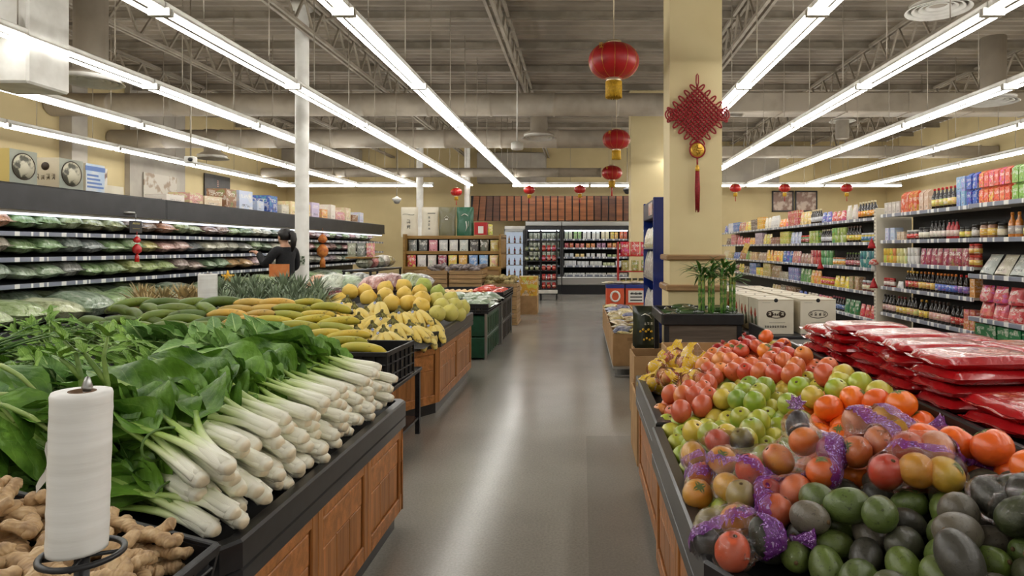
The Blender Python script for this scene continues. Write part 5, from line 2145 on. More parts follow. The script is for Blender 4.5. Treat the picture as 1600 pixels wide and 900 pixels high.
# chalk sign and red charms hanging at the case
p = at(212, 354, 8.9)
t = thing('hanging_sign', 'small black chalk sign clipped under the vegetable case canopy', 'sign', p)
MB().cbox(-.006, -.12, -.09, .006, .12, .08, .003).build('board', m_charcoal, t)
mb = MB()
m_chalk = pmat('chalk', (206, 190, 120), .8)
for i in range(6):
    yy = -.07 + i * .025
    mb.bar((.008, yy, .03), (.008, yy + .02, .055), .004)
    mb.bar((.008, yy + .002, -.02), (.008, yy + .016, -.035), .003)
mb.build('chalk_marks', m_chalk, t)
MB().tube([(0, 0, .08), (0, 0, .17), (-.10, 0, .18)], .005, 6).build('hook', m_alu, t)
MB().lathe([(.0, 0), (.10, .0), (.09, .03), (0, .035)], 14, M=T(-.05, -.1, .175) @ Matrix.Scale(1.0, 4)).build('clip', m_alu, t)


def charm(px, py, Y, lb, m, s=1.0):
    p = at(px, py, Y)
    t = thing('hanging_charm', lb, 'ornament', p)
    MB().lathe([(0, -.03), (.035, -.02), (.05, .01), (.035, .04), (.015, .06), (0, .065)], 12, M=Matrix.Scale(s, 4) @ T(0, 0, .12)).build('top_bead', m, t)
    MB().lathe([(.02, -.06), (.055, -.03), (.06, .02), (.035, .06), (.01, .08)], 12, M=Matrix.Scale(s, 4)).build('gourd', m, t)
    MB().lathe([(.03, -.17), (.028, -.1), (.012, -.06)], 10, M=Matrix.Scale(s, 4)).build('tassel', m, t)
    MB().tube([(0, 0, .17 * s), (0, 0, .25 * s)], .004, 5).build('cord', m, t)


m_redshine = pmat('red_lacquer', (196, 26, 26), .25, coat=.6)
m_orangec = pmat('orange_cloth', (206, 128, 56), .6, c2=(180, 96, 40), nscale=14)
charm(214, 390, 8.9, 'shiny red gourd charm hanging on the vegetable case shelves', m_redshine)
charm(504, 393, 15.0, 'orange streamer hanging on the case shelves beyond the white column', m_orangec, 2.2)


# gift boxes on the canopy
def glyph(mb, x0, z0, w, h, seed, y=-.001, mi=0, th=None):
    """brush-like character made of a few strokes in the xz plane"""
    r = random.Random(seed)
    th = th or w * .10
    for _ in range(3):
        zz = z0 + h * r.choice((.1, .35, .6, .9))
        mb.box(x0 + w * r.uniform(0, .2), y - .001, zz, x0 + w * r.uniform(.7, 1), y, zz + th, mi)
    for _ in range(2):
        xx = x0 + w * r.choice((.15, .45, .75))
        mb.box(xx, y - .001, z0 + h * r.uniform(0, .2), xx + th, y, z0 + h * r.uniform(.75, 1), mi)
    mb.bar((x0 + w * .5, y, z0 + h * .5), (x0 + w * r.uniform(.0, .2), y, z0), th * .9, .002, mi)
    mb.bar((x0 + w * .5, y, z0 + h * .5), (x0 + w * r.uniform(.8, 1.), y, z0), th * .9, .002, mi)


m_ink = pmat('brown_ink', (58, 44, 32), .6)
m_inkb = pmat('black_ink', (26, 26, 26), .6)
m_inkw = pmat('white_print', (228, 226, 216), .6)
m_cream2 = pmat('cream_carton', (222, 214, 194), .6, c2=(212, 203, 182), nscale=3)
m_gbox = pmat('grey_green_carton', (150, 152, 138), .55, c2=(138, 142, 130), nscale=4)
m_ybox = pmat('yellow_carton', (216, 190, 110), .55)
m_bbox = pmat('pale_blue_carton', (176, 194, 214), .55, c2=(206, 210, 212), nscale=5)
m_scene = pmat('round_picture', (196, 190, 166), .5, c2=(84, 82, 70), nscale=9, lo=.46, hi=.54)
zt = 2.221
for i, (Y, w, h, mf, ms, lb, cg) in enumerate(((7.25, .36, .38, m_ybox, m_gbox, 'yellow and grey gift carton with a round picture, on the case canopy', 2), (7.93, .37, .37, m_cream2, m_gbox, 'cream and grey gift carton with a round picture, on the case canopy', 3),
                                               (8.32, .32, .36, m_cream2, m_bbox, 'pale blue and white carton beside the round-picture cartons', 0), (8.72, .36, .12, m_cream2, m_cream2, 'low pale carton at the end of the gift cartons', 0))):
    t = thing('gift_carton', lb, 'carton', (-6.50, Y, zt))
    mb = MB()
    d = .17 if i < 3 else .12
    mb.box(-d, -w / 2, 0, d, w / 2, h)
    mb.mi = [1 if k == 1 else 0 for k in range(6)]
    mb.build('box', [mf, ms], t)
    if i < 2:
        MB().lathe([(0, 0), (w * .40, 0), (w * .40, .004), (0, .004)], 28, M=T(d, 0, h * .52) @ RY(PI / 2)).build('round_picture', m_scene, t)
        MB().tube([(d + .004, w * .41 * math.cos(a), h * .52 + w * .41 * math.sin(a)) for a in [2 * PI * q / 28 for q in range(28)]], .006, 5, closed=True).build('ring', m_ink, t)
    mb = MB()
    if cg == 3:
        mb.lathe([(0, 0), (.05, .0), (.05, .002), (0, .002)], 14, M=T(0, -w / 2, h * .72) @ RX(PI / 2))
    for q in range(cg + 1 if cg else 0):
        glyph(mb, -d + .05 + q * .065, h * .28, .05, .07, i * 9 + q, -w / 2 - .001)
    if cg:
        mb.build('printed_character', m_ink, t)['label'] = 'dark brush-style lettering'
    if i == 2:
        mb = MB()
        for q in range(4):
            mb.box(d, -.14, .05 + q * .05, d + .002, .14 - .03 * q, .075 + q * .05)
        mb.box(d, -.17, .27, d + .002, .17, .33)
        mb.build('printed_line', pmat('blue_print', (92, 120, 176), .5), t)
cols2 = [(226, 216, 206), (206, 150, 140), (214, 190, 160), (150, 110, 80), (196, 206, 226), (190, 200, 222), (60, 90, 170), (214, 206, 186), (222, 196, 150), (226, 190, 110), (196, 180, 206), (222, 170, 100)]
for i in range(17):
    y = 9.9 + i * .52
    if 9.6 < y < 9.9:
        continue
    w_, h_ = U(.3, .46), U(.16, .36) * (1 if i > 2 else .5)
    P_box.put((-6.46, y, zt), (0, 0, PI / 2 + U(-.15, .15)), (w_, .34, h_), col=cols2[i % 12], label='%s carton standing on the case canopy, %s from the wall poster' % (hue_name(cols2[i % 12]), ORD[i]), cat='carton', group='cartons on the case canopy')

# posters on the wall behind
p = at(340, 295, 17.3)
t = thing('wall_poster', 'dark square poster with pale lettering on the wall above the case', 'poster', (XL + .02, 18.0, p.z))
MB().box(0, -.62, -.44, .03, .62, .44).build('panel', pmat('poster_dark', (44, 40, 38), .5, c2=(58, 52, 46), nscale=5), t)
mb = MB()
mb.box(.03, -.22, -.04, .034, .22, .06)
for q in range(4):
    mb.box(.03, -.04, .12 + q * .05, .034, .03, .14 + q * .05)
    mb.box(.03, -.03, -.12 - q * .06, .034, .05, -.10 - q * .06)
mb.build('lettering', pmat('poster_print', (196, 140, 120), .5), t)
for (Y, z, lb, c1, c2) in ((13.6, 2.95, 'pale printed notice on the wall above the gift cartons', (206, 200, 190), (120, 96, 86)), (15.4, 2.9, 'big pale faded poster on the wall beside the dark poster', (186, 178, 164), (150, 130, 110))):
    o = MB().box(0, -.22 if Y < 14 else -.6, -.25, .02, .22 if Y < 14 else .6, .25 if Y < 14 else .35).build('wall_notice', pmat('notice_print%d' % int(Y), c1, .6, c2=c2, nscale=5, lo=.52, hi=.62))
    o.location = (XL + (.14 if Y > 14 else .02), Y, z)
    tag(o, lb, 'poster')

# ------------------------------------------------------------------ produce behind the pineapples: bags on a riser table
steel_stand(-3.9, 7.75, -2.05, 8.9, .93, 'black riser table holding bagged roots behind the pomelos')
rb = [mk_bag(.36, .30, .22, 13), mk_bag(.34, .32, .24, 17)]
for i, (px, py, Y, c, nm) in enumerate(((500, 428, 8.2, (222, 140, 70), 'orange carrots'), (522, 432, 8.1, (196, 206, 180), 'green onions'), (545, 428, 8.2, (150, 176, 130), 'leafy greens'), (562, 424, 8.4, (60, 70, 66), 'dark greens'), (585, 434, 8.0, (196, 110, 100), 'red potatoes'),
                                         (612, 430, 8.2, (150, 64, 66), 'red shallots'), (598, 424, 8.6, (130, 60, 64), 'purple onions'), (640, 436, 8.3, (160, 176, 110), 'mixed greens'), (655, 440, 8.5, (110, 106, 110), 'grey aubergines'))):
    p = at(px, py, Y)
    rb[i % 2].put((p.x, p.y, .932), (U(-.2, .2), -.2, U(-.4, .4) + PI / 2), 1.0, col=c, label='clear bag of %s on the riser table behind the pomelos' % nm, cat='bagged vegetables')
steel_stand(-3.2, 7.12, -2.5, 7.6, .72, 'small black stand under the red grapes')
o = MB().cbox(-3.15, 7.16, .721, -2.55, 7.5, .84, .01).build('produce_tray', m_blackpl)
tag(o, 'black tray under the red grapes behind the bananas', 'tray')
m_grape = pmat('red_grape', (122, 34, 44), .3, c2=(150, 60, 64), nscale=20, coat=.4)
t = thing('grape_punnet', 'bag of dark red grapes beside the pineapples and pomelos', 'grapes', at(513, 462, 7.3))
mb = MB()
for q in range(46):
    mb.lathe(prof_sphere(.017, .018, n=8), 8, M=T(U(-.15, .15), U(-.06, .06), U(-.02, .05)))
gp = mb.build('grape_bunch', m_grape, t)
gp['kind'] = 'stuff'
vs, fs, nr = film_mesh([(Vector((x, y, .02)), .06) for x in (-.12, 0, .12) for y in (-.03, .03)], [Vector((0, .02, .14))], 1.2)
MB().add(vs, fs).build('film', m_film, t)
o = MB().box(-.11, 0, -.01, .11, .012, .13).build('price_sign', pmat('orange_board', (214, 122, 60), .6, c2=(222, 140, 80), nscale=8))
o.location = at(436, 431, 7.1)
tag(o, 'plain orange sign board sticking up behind the pineapples', 'sign')
t = thing('star_ornament', 'small yellow star ornament on a stick before the vegetable case', 'ornament', at(356, 433, 6.9))
mb = MB()
for q in range(5):
    a = q * 2 * PI / 5 + PI / 2
    mb.tube([(0, 0, 0), (.035 * math.cos(a), 0, .035 * math.sin(a)), (.075 * math.cos(a), 0, .075 * math.sin(a))], [.025, .018, .004], 6)
mb.build('star', pmat('yellow_felt', (232, 176, 40), .6), t)
MB().tube([(0, 0, -.02), (0, 0, -.42)], .004, 6).build('stick', m_stem, t)

# ------------------------------------------------------------------ third produce table: green and black crates with trays
m_dkgreen = pmat('green_crate_plastic', (18, 62, 40), .45, c2=(24, 74, 50), nscale=12)


def crate_stack(label, X0, Y0, X1, Y1, zt_, m, nlev):
    cx, cy = (X0 + X1) / 2, (Y0 + Y1) / 2
    t = thing('crate_table', label, 'display table', (cx, cy, 0))
    w, d = X1 - X0, Y1 - Y0
    h = (zt_ - .16) / nlev
    for k in range(nlev):
        mb = MB()
        mb.cbox(-w / 2, -d / 2, .02 + k * h, w / 2, d / 2, .02 + (k + 1) * h - .01, .012)
        for q in range(5):
            x = -w / 2 + (q + .5) * w / 5
            mb.box(x - .02, -d / 2 - .008, .05 + k * h, x + .02, -d / 2, k * h + h - .03)
        for q in range(8):
            y = -d / 2 + (q + .5) * d / 8
            mb.box(w / 2, y - .025, .05 + k * h, w / 2 + .008, y + .025, k * h + h - .03)
        for q in range(3):
            glyph(mb, -w / 2 + .1 + q * .09, .10 + k * h, .07, .07, k * 5 + q, -d / 2 - .009, 1, .008)
        mb.build('crate', [m, m_inkw], t)
    for sx in (-1, 1):
        for sy in (-1, 1):
            MB().box(sx * w / 2 - .015, sy * d / 2 - .015, 0, sx * w / 2 + .015, sy * d / 2 + .015, zt_ - .12).build('leg', m_alu, t)
    mb = crate_mb(w + .06, d + .04, .14)
    o = mb.build('tray', [m_blackpl, m_slot], t)
    o.location = (0, 0, zt_ - .13)
    return t


crate_stack('dark green crate table topped with bagged cucumbers', -2.25, 8.55, -1.29, 9.85, .74, m_dkgreen, 2)
crate_stack('grey-green crate table topped with red tomatoes and peach trays', -2.35, 9.95, -1.26, 11.3, .80, m_charcoal, 2)
cb_ = [mk_bag(.30, .24, .12, 21), mk_bag(.28, .26, .13, 23)]
for i in range(12):
    x, y = -2.08 + (i % 4) * .235, 8.75 + (i // 4) * .36
    cb_[i % 2].put((x, y, .67 + .02 * (i // 4)), (U(-.2, .2), U(-.15, .15), U(-.6, .6)), U(.95, 1.1), col=((110, 140, 96), (140, 160, 130), (90, 124, 84))[i % 3], label='clear bag of cucumbers on the green crate table, %s from the front corner' % ORD[i], cat='bagged vegetables', group='bags of cucumbers')
m_peachtray = pmat('peach_tray_film', (236, 190, 120), .25, c2=(240, 210, 160), nscale=7, coat=.8, bump=.4, bscale=14)
for i in range(8):
    x, y = -2.2 + (i % 4) * .20, 10.15 + (i // 4) * .38
    t = thing('fruit_tray', 'wrapped tray of peach-coloured fruit, %s on the tomato table' % ORD[i], 'fruit tray', (x, y, .70), 0, 'trays of peach-coloured fruit')
    MB().cbox(-.09, -.15, 0, .09, .15, .05, .01).build('tray', m_card, t)
    for q in range(6):
        MB().lathe(prof_sphere(.045, .045), 10, M=T(-.045 + .09 * (q % 2), -.09 + .09 * (q // 2), .07)).build('fruit', m_peachtray, t)
m_tom = pmat('tomato_bag', (206, 52, 44), .25, c2=(226, 110, 92), nscale=9, coat=.7, bump=.5, bscale=12)
tb = Proto(pillow(MB(), .30, .24, .14, 31).build('tomato_bag', m_tom))
for i in range(11):
    tb.put((-1.42 - .16 * (i % 2), 10.08 + i * .105, .69 + .05 * (i % 2)), (U(-.2, .2), U(-.2, .2), U(-.5, .5)), U(.85, 1.0), label='red bag of tomatoes on the aisle side of the crate table, %s from its corner' % ORD[i], cat='tomatoes', group='bags of tomatoes')
# timber crates beyond with roots on top
m_pine_w = wood('crate_timber', (150, 116, 72), (190, 154, 104), (208, 176, 128), 'X')


def timber_crate(loc, w, d, h, lb, rz=0):
    mb = MB()
    for s in (-1, 1):
        for q in range(3):
            z0 = .01 + q * h / 3
            mb.cbox(-w / 2, s * d / 2 - .012, z0, w / 2, s * d / 2 + .004, z0 + h / 3 - .012, .003)
            mb.cbox(s * w / 2 - .012, -d / 2, z0, s * w / 2 + .004, d / 2, z0 + h / 3 - .012, .003)
    for sx in (-1, 1):
        for sy in (-1, 1):
            mb.box(sx * (w / 2 - .03) - .02, sy * (d / 2 - .03) - .02, 0, sx * (w / 2 - .03) + .02, sy * (d / 2 - .03) + .02, h)
    mb.box(-w / 2, -d / 2, 0, w / 2, d / 2, .012)
    mb.box(-w / 2 + .02, -d / 2 + .02, h * .8, w / 2 - .02, d / 2 - .02, h * .82)
    o = mb.build('timber_crate', m_pine_w)
    o.location, o.rotation_euler = loc, (0, 0, rz)
    return tag(o, lb, 'crate')


kk = 0
for c_, X in enumerate((-1.58, -2.25, -2.92)):
    for r_, Y in enumerate((12.7,)):
        for l_ in range(3 if c_ == 0 else 4):
            timber_crate((X, Y, .06 + .25 * l_), .62, .74, .245, 'pale timber crate, %s level of the %s stack from the aisle, %s row' % (('lowest', 'second', 'third', 'top')[l_], ORD[c_], ('near', 'back')[r_]))
for c_, X in enumerate((-1.58, -2.25, -2.92)):
    for Y in (12.7,):
        o = MB().cbox(-.33, -.38, 0, .33, .38, .05, .005).build('pallet', m_pine_w)
        o.location = (X, Y, .005)
        tag(o, 'low timber pallet under the %s crate stack from the aisle, %s row' % (ORD[c_], 'near' if Y < 13 else 'back'), 'pallet')
m_root = pmat('dry_root', (176, 158, 104), .7, c2=(120, 104, 60), nscale=16, bump=.5, bscale=20)
m_taro = pmat('grey_taro', (150, 140, 138), .7, c2=(96, 88, 88), nscale=18, bump=.5, bscale=20)
rt = Proto(MB().lathe(prof_sphere(.06, .11, top=.8), 12).build('root_vegetable', m_root))
rt2 = Proto(MB().lathe(prof_sphere(.055, .14, top=.8), 12).build('root_vegetable', m_taro))
for i in range(26):
    x, y = -1.82 + .09 * (i % 6), 12.45 + .17 * (i // 6)
    rt.put((x, y, .82 + .07 * ((i // 2) % 2)), (U(.8, 2), U(-.5, .5), U(0, 6)), U(.9, 1.1), label='knobbly tan root on the aisle crate stack, %s across in file %s' % (ORD[i % 6], ORD[i // 6]), cat='root', group='tan roots on the crates')
for i in range(16):
    x, y = -2.9 + .13 * (i % 8), 12.5 + .25 * (i // 8)
    rt2.put((x, y, 1.08 + .05 * (i % 2)), (U(1, 2), U(-.5, .5), U(0, 6)), 1.0, label='grey taro on the taller crate stack, %s across in the %s row' % (ORD[i % 8], ORD[i // 8]), cat='taro', group='grey taro on the crates')

# ------------------------------------------------------------------ tiered display of dried goods with rice sacks on top
m_ywood = wood('yellow_pine', (140, 104, 52), (172, 132, 66), (192, 152, 84), 'X')
YG = 12.55
XG0, XG1 = -3.70, -1.68
t = thing('tiered_display', 'tiered yellow timber display of dried goods topped with rice sacks', 'display shelf', ((XG0 + XG1) / 2, YG + 1.0, 0))
cx = (XG0 + XG1) / 2
MB().box(XG0 - cx, .55, 0, XG1 - cx, .6, 1.70).build('back_panel', m_shelfd, t)
for i, (z, yf) in enumerate(((1.08, 2.25), (1.40, 2.35), (1.72, 2.42))):
    y0 = yf - 2.6 + .0
    MB().cbox(XG0 - cx, y0, z - .03, XG1 - cx, .6, z, .006).build('shelf', m_ywood, t)
    MB().box(XG0 - cx, y0 - .012, z - .035, XG1 - cx, y0, z + .03).build('shelf_lip', m_ywood, t)
for x in (XG0 - cx + .02, XG1 - cx - .02):
    MB().box(x - .02, -.36, 0, x + .02, .6, 1.78).build('upright', m_ywood, t)
MB().box(XG0 - cx, -.34, .0, XG1 - cx, .6, 1.05).build('base', m_card, t)
# goods on it
for z, y0, fav, h in ((1.08, 13.23, [(196, 50, 54), (206, 200, 196), (200, 190, 180), (150, 60, 70), (222, 180, 80), (206, 160, 60), (110, 150, 200), (120, 160, 210), (214, 190, 120)], .26),
                      (1.40, 13.33, [(120, 124, 120), (90, 90, 86), (206, 130, 140), (190, 190, 186), (206, 204, 196), (196, 200, 190), (70, 66, 60), (84, 78, 60), (200, 180, 90)], .26)):
    pl = Place(lambda a, d, y0=y0: (a, y0 + d), 0)
    for i, c in enumerate(fav):
        a0 = XG0 + .05 + i * .214
        run('pouch', a0, a0 + .2, pl, z + .002, .19, h, .1, c, '%s pouch of dried goods, %s along the %s shelf of the tiered display' % (hue_name(c), ORD[i], 'lower' if z < 1.2 else 'upper'), 'pouch %d on the tiered display shelf %.1f' % (i, z), jit=.08)
for i, (px, c, nm) in enumerate(((640, None, 'cream rice sack with black characters, the one before the white column'), (672, None, 'cream rice sack with a column of small characters'), (699, (112, 108, 78), 'dull olive rice sack with a field picture'), (727, (24, 92, 62), 'dark green rice sack with a white emblem'))):
    X = (px - CX) * 13.45 / F
    t = thing('rice_sack', nm, 'rice sack', (X, 13.45, 1.722))
    mb = MB()
    for sg in (-1, 1):
        def fn(u, v, sg=sg):
            a = u * 2 - 1
            k = max(0, 1 - a * a) ** .4 * max(0, (1 - v) * 1.0) ** .3 * (1 if v > .05 else .8)
            return (a * .175 * (1 + .03 * math.sin(v * 9)), sg * .085 * k, v * .63)
        mb.grid(10, 12, fn if sg < 0 else (lambda u, v: fn(1 - u, v)))
    mm = m_cream2 if c is None else pmat('sack_%d' % i, c, .4, c2=tuple(int(v * .7 + 40) for v in c), nscale=6, lo=.55, hi=.62, coat=.3)
    mb.build('sack', mm, t)
    mb = MB()
    if i == 0:
        for q in range(2):
            glyph(mb, -.04, .28 - q * .11, .08, .08, 40 + q, -.086)
        mb.tube([(-.12 + .24 * s / 6, -.087, .47 + .01 * math.sin(s)) for s in range(7)], .004, 5)
    elif i == 1:
        for q in range(4):
            glyph(mb, -.025, .38 - q * .075, .05, .05, 50 + q, -.087)
        mb.box(-.03, -.088, .49, .13, -.086, .505)
    elif i == 3:
        mb.tube([(-.07 + .14 * s / 8, -.075, .44 + .04 * math.sin(s * PI / 8)) for s in range(9)], .008, 5)
        mb.tube([(.03, -.086, .33), (.05, -.087, .2), (.02, -.087, .12)], [.03, .025, .008], 6, flat=.3)
        mb.tube([(.085, -.08, .33), (.08, -.084, .22)], [.01, .012], 6, flat=.3)
    else:
        mb.tube([(-.05, -.08, .40), (.0, -.082, .44), (.05, -.08, .40)], .006, 5)
        mb.box(-.03, -.088, .36, .03, -.086, .385)
    mb.build('print', m_inkw if i > 1 else m_inkb, t)
# red framed stand and small things at the end of the display
t = thing('red_rack', 'small red box-shaped rack with a printed face beside the green rice sack', 'rack', at(752, 367, 13.45))
MB().box(-.13, -.1, 0, .13, .1, .26).build('body', pmat('red_enamel', (176, 24, 26), .4), t)
mb = MB()
mb.box(-.05, -.104, .03, .06, -.1, .18)
mb.build('printed_face', m_inkw, t)
o = P_pouch.put(at(766, 367, 13.4), (0, 0, 0), (.10, .06, .22), label='yellow bottle-shaped pouch beside the red rack', cat='pouch', group='', col=(214, 196, 60))
for i in range(5):
    rb[i % 2].put((XG0 - .25 + .02 * i, 11.6 + .28 * i, 1.12 + .001 * i), (0, 0, PI / 2), (.9, .8, 1.0), col=((150, 150, 120), (206, 90, 90), (120, 130, 110), (190, 180, 170), (160, 140, 60))[i], label='bag of dried goods on the side ledge of the tiered display, %s along' % ORD[i], cat='dried goods', group='bags on the side ledge')
steel_stand(XG0 - .55, 11.3, XG0 - .02, 13.2, 1.10, 'dark side ledge at the end of the tiered display')
for z, cs in ((1.42, [(130, 136, 120), (110, 110, 106), (206, 110, 120), (190, 120, 120)]),):
    pass
pl = Place(lambda a, d: (a, 11.42 + d), 0)
for i, c in enumerate(((150, 154, 130), (120, 124, 116), (206, 120, 126))):
    run('pouch', XG0 - .52 + i * .17, XG0 - .36 + i * .17, pl, 1.34, .16, .24, .1, c, '%s snack pouch on top of the side ledge bags, %s of three' % (hue_name(c), ORD[i]), 'snack pouch %d on the side ledge' % i)
o = MB().cbox(XG0 - .53, 11.4, 1.305, XG0 - .03, 11.75, 1.335, .005).build('ledge_shelf', m_ywood)
tag(o, 'short timber shelf over the side ledge bags', 'shelf')

drop_unused([P_flat])
# ------------------------------------------------------------------ back of the store: wood fascia and cooler
m_slat = wood('cedar_slat', (104, 58, 30), (150, 90, 50), (176, 112, 66), 'X', .8)
m_slatd = wood('dark_cedar_slat', (70, 40, 24), (104, 62, 38), (128, 80, 50), 'X', .8)
mb = MB()
x0, x1 = (735 - CX) * 20.9 / F, (985 - CX) * 20.9 / F
zb, ztp = 2.38, 3.20
mb.box(x0, 20.98, zb, x1, 21.05, ztp, 2)
n = 22
w = (x1 - x0) / n
for i in range(n):
    xa = x0 + i * w
    lean_ = .10 * max(0, 4 - i) / 4
    M_ = T(xa, 20.95, zb) @ Matrix(((1, 0, lean_, 0), (0, 1, 0, 0), (0, 0, 1, 0), (0, 0, 0, 1)))
    mb.cbox(.02, -.02, 0, w - .02, .03, ztp - zb - .01, .006, 1 if i in (2, 3, 17, 18, 19, 21) else 0, M_)
struct(mb, 'trim_70', [m_slat, m_slatd, m_inner], 'row of cedar boards over the back cooler')
YC = 20.55
cx0, cx1 = (770 - CX) * YC / F, (985 - CX) * YC / F
m_milk = emit('cooler_lamp', (236, 242, 255), 5.0)


def back_cooler(label, a, b, glassdoor=False):
    c = (a + b) / 2
    t = thing('open_cooler', label, 'fridge case', (c, YC, 0))
    a, b = a - c, b - c
    MB().cbox(a, .0, 2.08, b, 1.0, 2.34, .02).build('canopy', m_dkmetal, t)
    MB().cbox(a, -.04, 2.20, b, .0, 2.34, .015).build('canopy_rail', m_alu, t)
    MB().box(a, .9, 0, b, 1.0, 2.1).build('back_panel', m_shelfd, t)
    MB().box(a, .03, 0, b, .9, .30).build('base', m_inner, t)
    MB().cbox(a, -.02, .30, b, .06, .56, .02).build('bumper', m_alu, t)
    for s in (a, b - .05):
        MB().box(s, .0, .3, s + .05, .95, 2.1).build('end_panel', m_dkmetal, t)
    for z in (.62, .92, 1.20, 1.50, 1.78):
        s_ = MB().box(a + .05, .14, z - .03, b - .05, .9, z).build('shelf', m_dkmetal, t)
        MB().cbox(a + .05, .11, z - .05, b - .05, .14, z + .005, .004).build('price_rail', m_rail, s_)
    MB().tube([(a + .08, .12, 2.05), (b - .08, .12, 2.05)], .016, 8).build('lamp', m_milk, t)
    if glassdoor:
        for x in (a + .05, b - .08):
            MB().box(x, -.03, .56, x + .035, .0, 2.1).build('door_frame', m_white, t)
    return t


xa = (878 - CX) * YC / F
xb = (789 - CX) * YC / F
back_cooler('open black cooler of drinks and tofu at the end of the aisle', xa, cx1)
back_cooler('black cooler half hidden behind the jar racks', xb + .66, xa - .01)
# glass-door fridge
t = thing('glass_door_fridge', 'white-lit glass-door fridge behind the tiered display', 'fridge', (xb + .31, YC, 0))
MB().box(-.33, .1, 0, .33, .9, 2.2).build('cabinet', m_white, t)
MB().box(-.30, .085, .3, .30, .1, 2.0).build('lit_back', emit('fridge_backlight', (226, 234, 250), .55), t)
for z in (.6, .95, 1.3, 1.65):
    MB().box(-.30, -.02, z - .02, .30, .085, z).build('shelf', m_white, t)
mb = MB()
for (a0, a1, b0, b1) in ((-.33, -.29, .2, 2.1), (.29, .33, .2, 2.1), (-.33, .33, .2, .28), (-.33, .33, 2.02, 2.1)):
    mb.cbox(a0, -.06, b0, a1, -.02, b1, .006)
mb.build('door', m_alu, t)
MB().tube([(-.26, -.09, 1.0), (-.26, -.09, 1.5)], .012, 6).build('handle', m_chrome, t)
m_pane = None
g = G('fridge_glass')
tr, gl, mx, fr = g.n('BsdfTransparent', Color=(.96, .98, .98, 1)), g.n('BsdfGlossy', Roughness=.03), g.n('MixShader'), g.n('Fresnel', IOR=1.45)
g.l(fr.outputs[0], mx.inputs[0])
g.l(tr.outputs[0], mx.inputs[1])
g.l(gl.outputs[0], mx.inputs[2])
g.l(mx.outputs[0], g.out.inputs['Surface'])
MB().box(-.29, -.045, .28, .29, -.038, 2.02).build('pane', g.m, t)
for zi, z in enumerate((.6, .95, 1.3, 1.65)):
    for k in range(3):
        P_bottle_c = (P_obottle, P_rbottle)[k % 2]
        o = P_bottle_c.put((xb + .31 - .18 + .18 * k, YC + .03, z + .001), (0, 0, 0), .9, label='%s bottle in the glass-door fridge, %s shelf from below' % (('orange', 'red')[k % 2] if k < 2 else 'second orange', ORD[zi]), cat='bottle', group='', col=((216, 150, 90), (190, 50, 60))[k % 2])
# dairy, drinks, tofu in the coolers
BS = {1.78: [('bottle-shaped milk carton', 'gable', (206, 216, 190), .24), ('green drink carton', 'gable', (150, 186, 120), .24), ('white milk carton', 'gable', (226, 228, 222), .25), ('white milk carton', 'gable', (220, 222, 214), .24), ('cream drink carton', 'gable', (226, 216, 180), .26), ('yellow juice carton', 'gable', (222, 180, 80), .22), ('orange juice carton', 'gable', (220, 110, 60), .23)],
      1.50: [('red yogurt tub', 'box', (196, 60, 50), .15), ('pink yogurt tub', 'box', (206, 110, 90), .14), ('orange juice tub', 'box', (220, 130, 70), .14), ('purple yogurt tub', 'box', (160, 110, 150), .15), ('orange tub', 'box', (214, 120, 60), .15), ('pale green tub', 'box', (190, 200, 130), .13)],
      1.20: [('white tofu pack', 'box', (196, 204, 214), .12), ('yellow tofu pack', 'box', (214, 190, 110), .10), ('white noodle pack', 'pouch', (210, 212, 214), .12), ('pale tofu pack', 'box', (220, 222, 222), .11), ('green tofu pack', 'box', (150, 170, 110), .08), ('white tofu pack with print', 'box', (204, 210, 220), .12)],
      .92: [('white tofu tub', 'box', (222, 226, 230), .16), ('white noodle bag', 'pouch', (214, 218, 222), .14), ('pale tofu tub', 'box', (206, 210, 206), .14), ('pale green noodle bag', 'pouch', (190, 200, 150), .10), ('white bean curd pack', 'box', (216, 222, 230), .15)],
      .62: [('white flat tofu pack', 'box', (220, 222, 224), .06), ('pale flat tofu pack', 'box', (206, 206, 204), .06), ('cream flat tofu pack', 'box', (216, 210, 196), .06)]}
plb = Place(lambda a, d: (a, YC + .14 + d), 0)
SB = {1.78: 'top', 1.50: 'second', 1.20: 'third', .92: 'fourth', .62: 'lowest'}
for z, lst in BS.items():
    L = (cx1 - xa - .12) / len(lst)
    for i, (nm, kind, c, h) in enumerate(lst):
        run(kind, xa + .06 + i * L + .01, xa + .06 + (i + 1) * L - .02, plb, z, .11 if kind == 'gable' else .125, h, .1, c, '%s, %s run on the %s shelf of the open cooler' % (nm, ORD[i], SB[z]), 'cooler %s shelf run %d' % (SB[z], i), jit=.04)
    if z > 1.0:
        run('pouch', xb + .74, xa - .08, plb, z, .14, .2, .1, (130, 140, 120), 'grey-green pouch on the %s shelf of the half-hidden cooler' % SB[z], 'half-hidden cooler %s shelf' % SB[z], jit=.05)
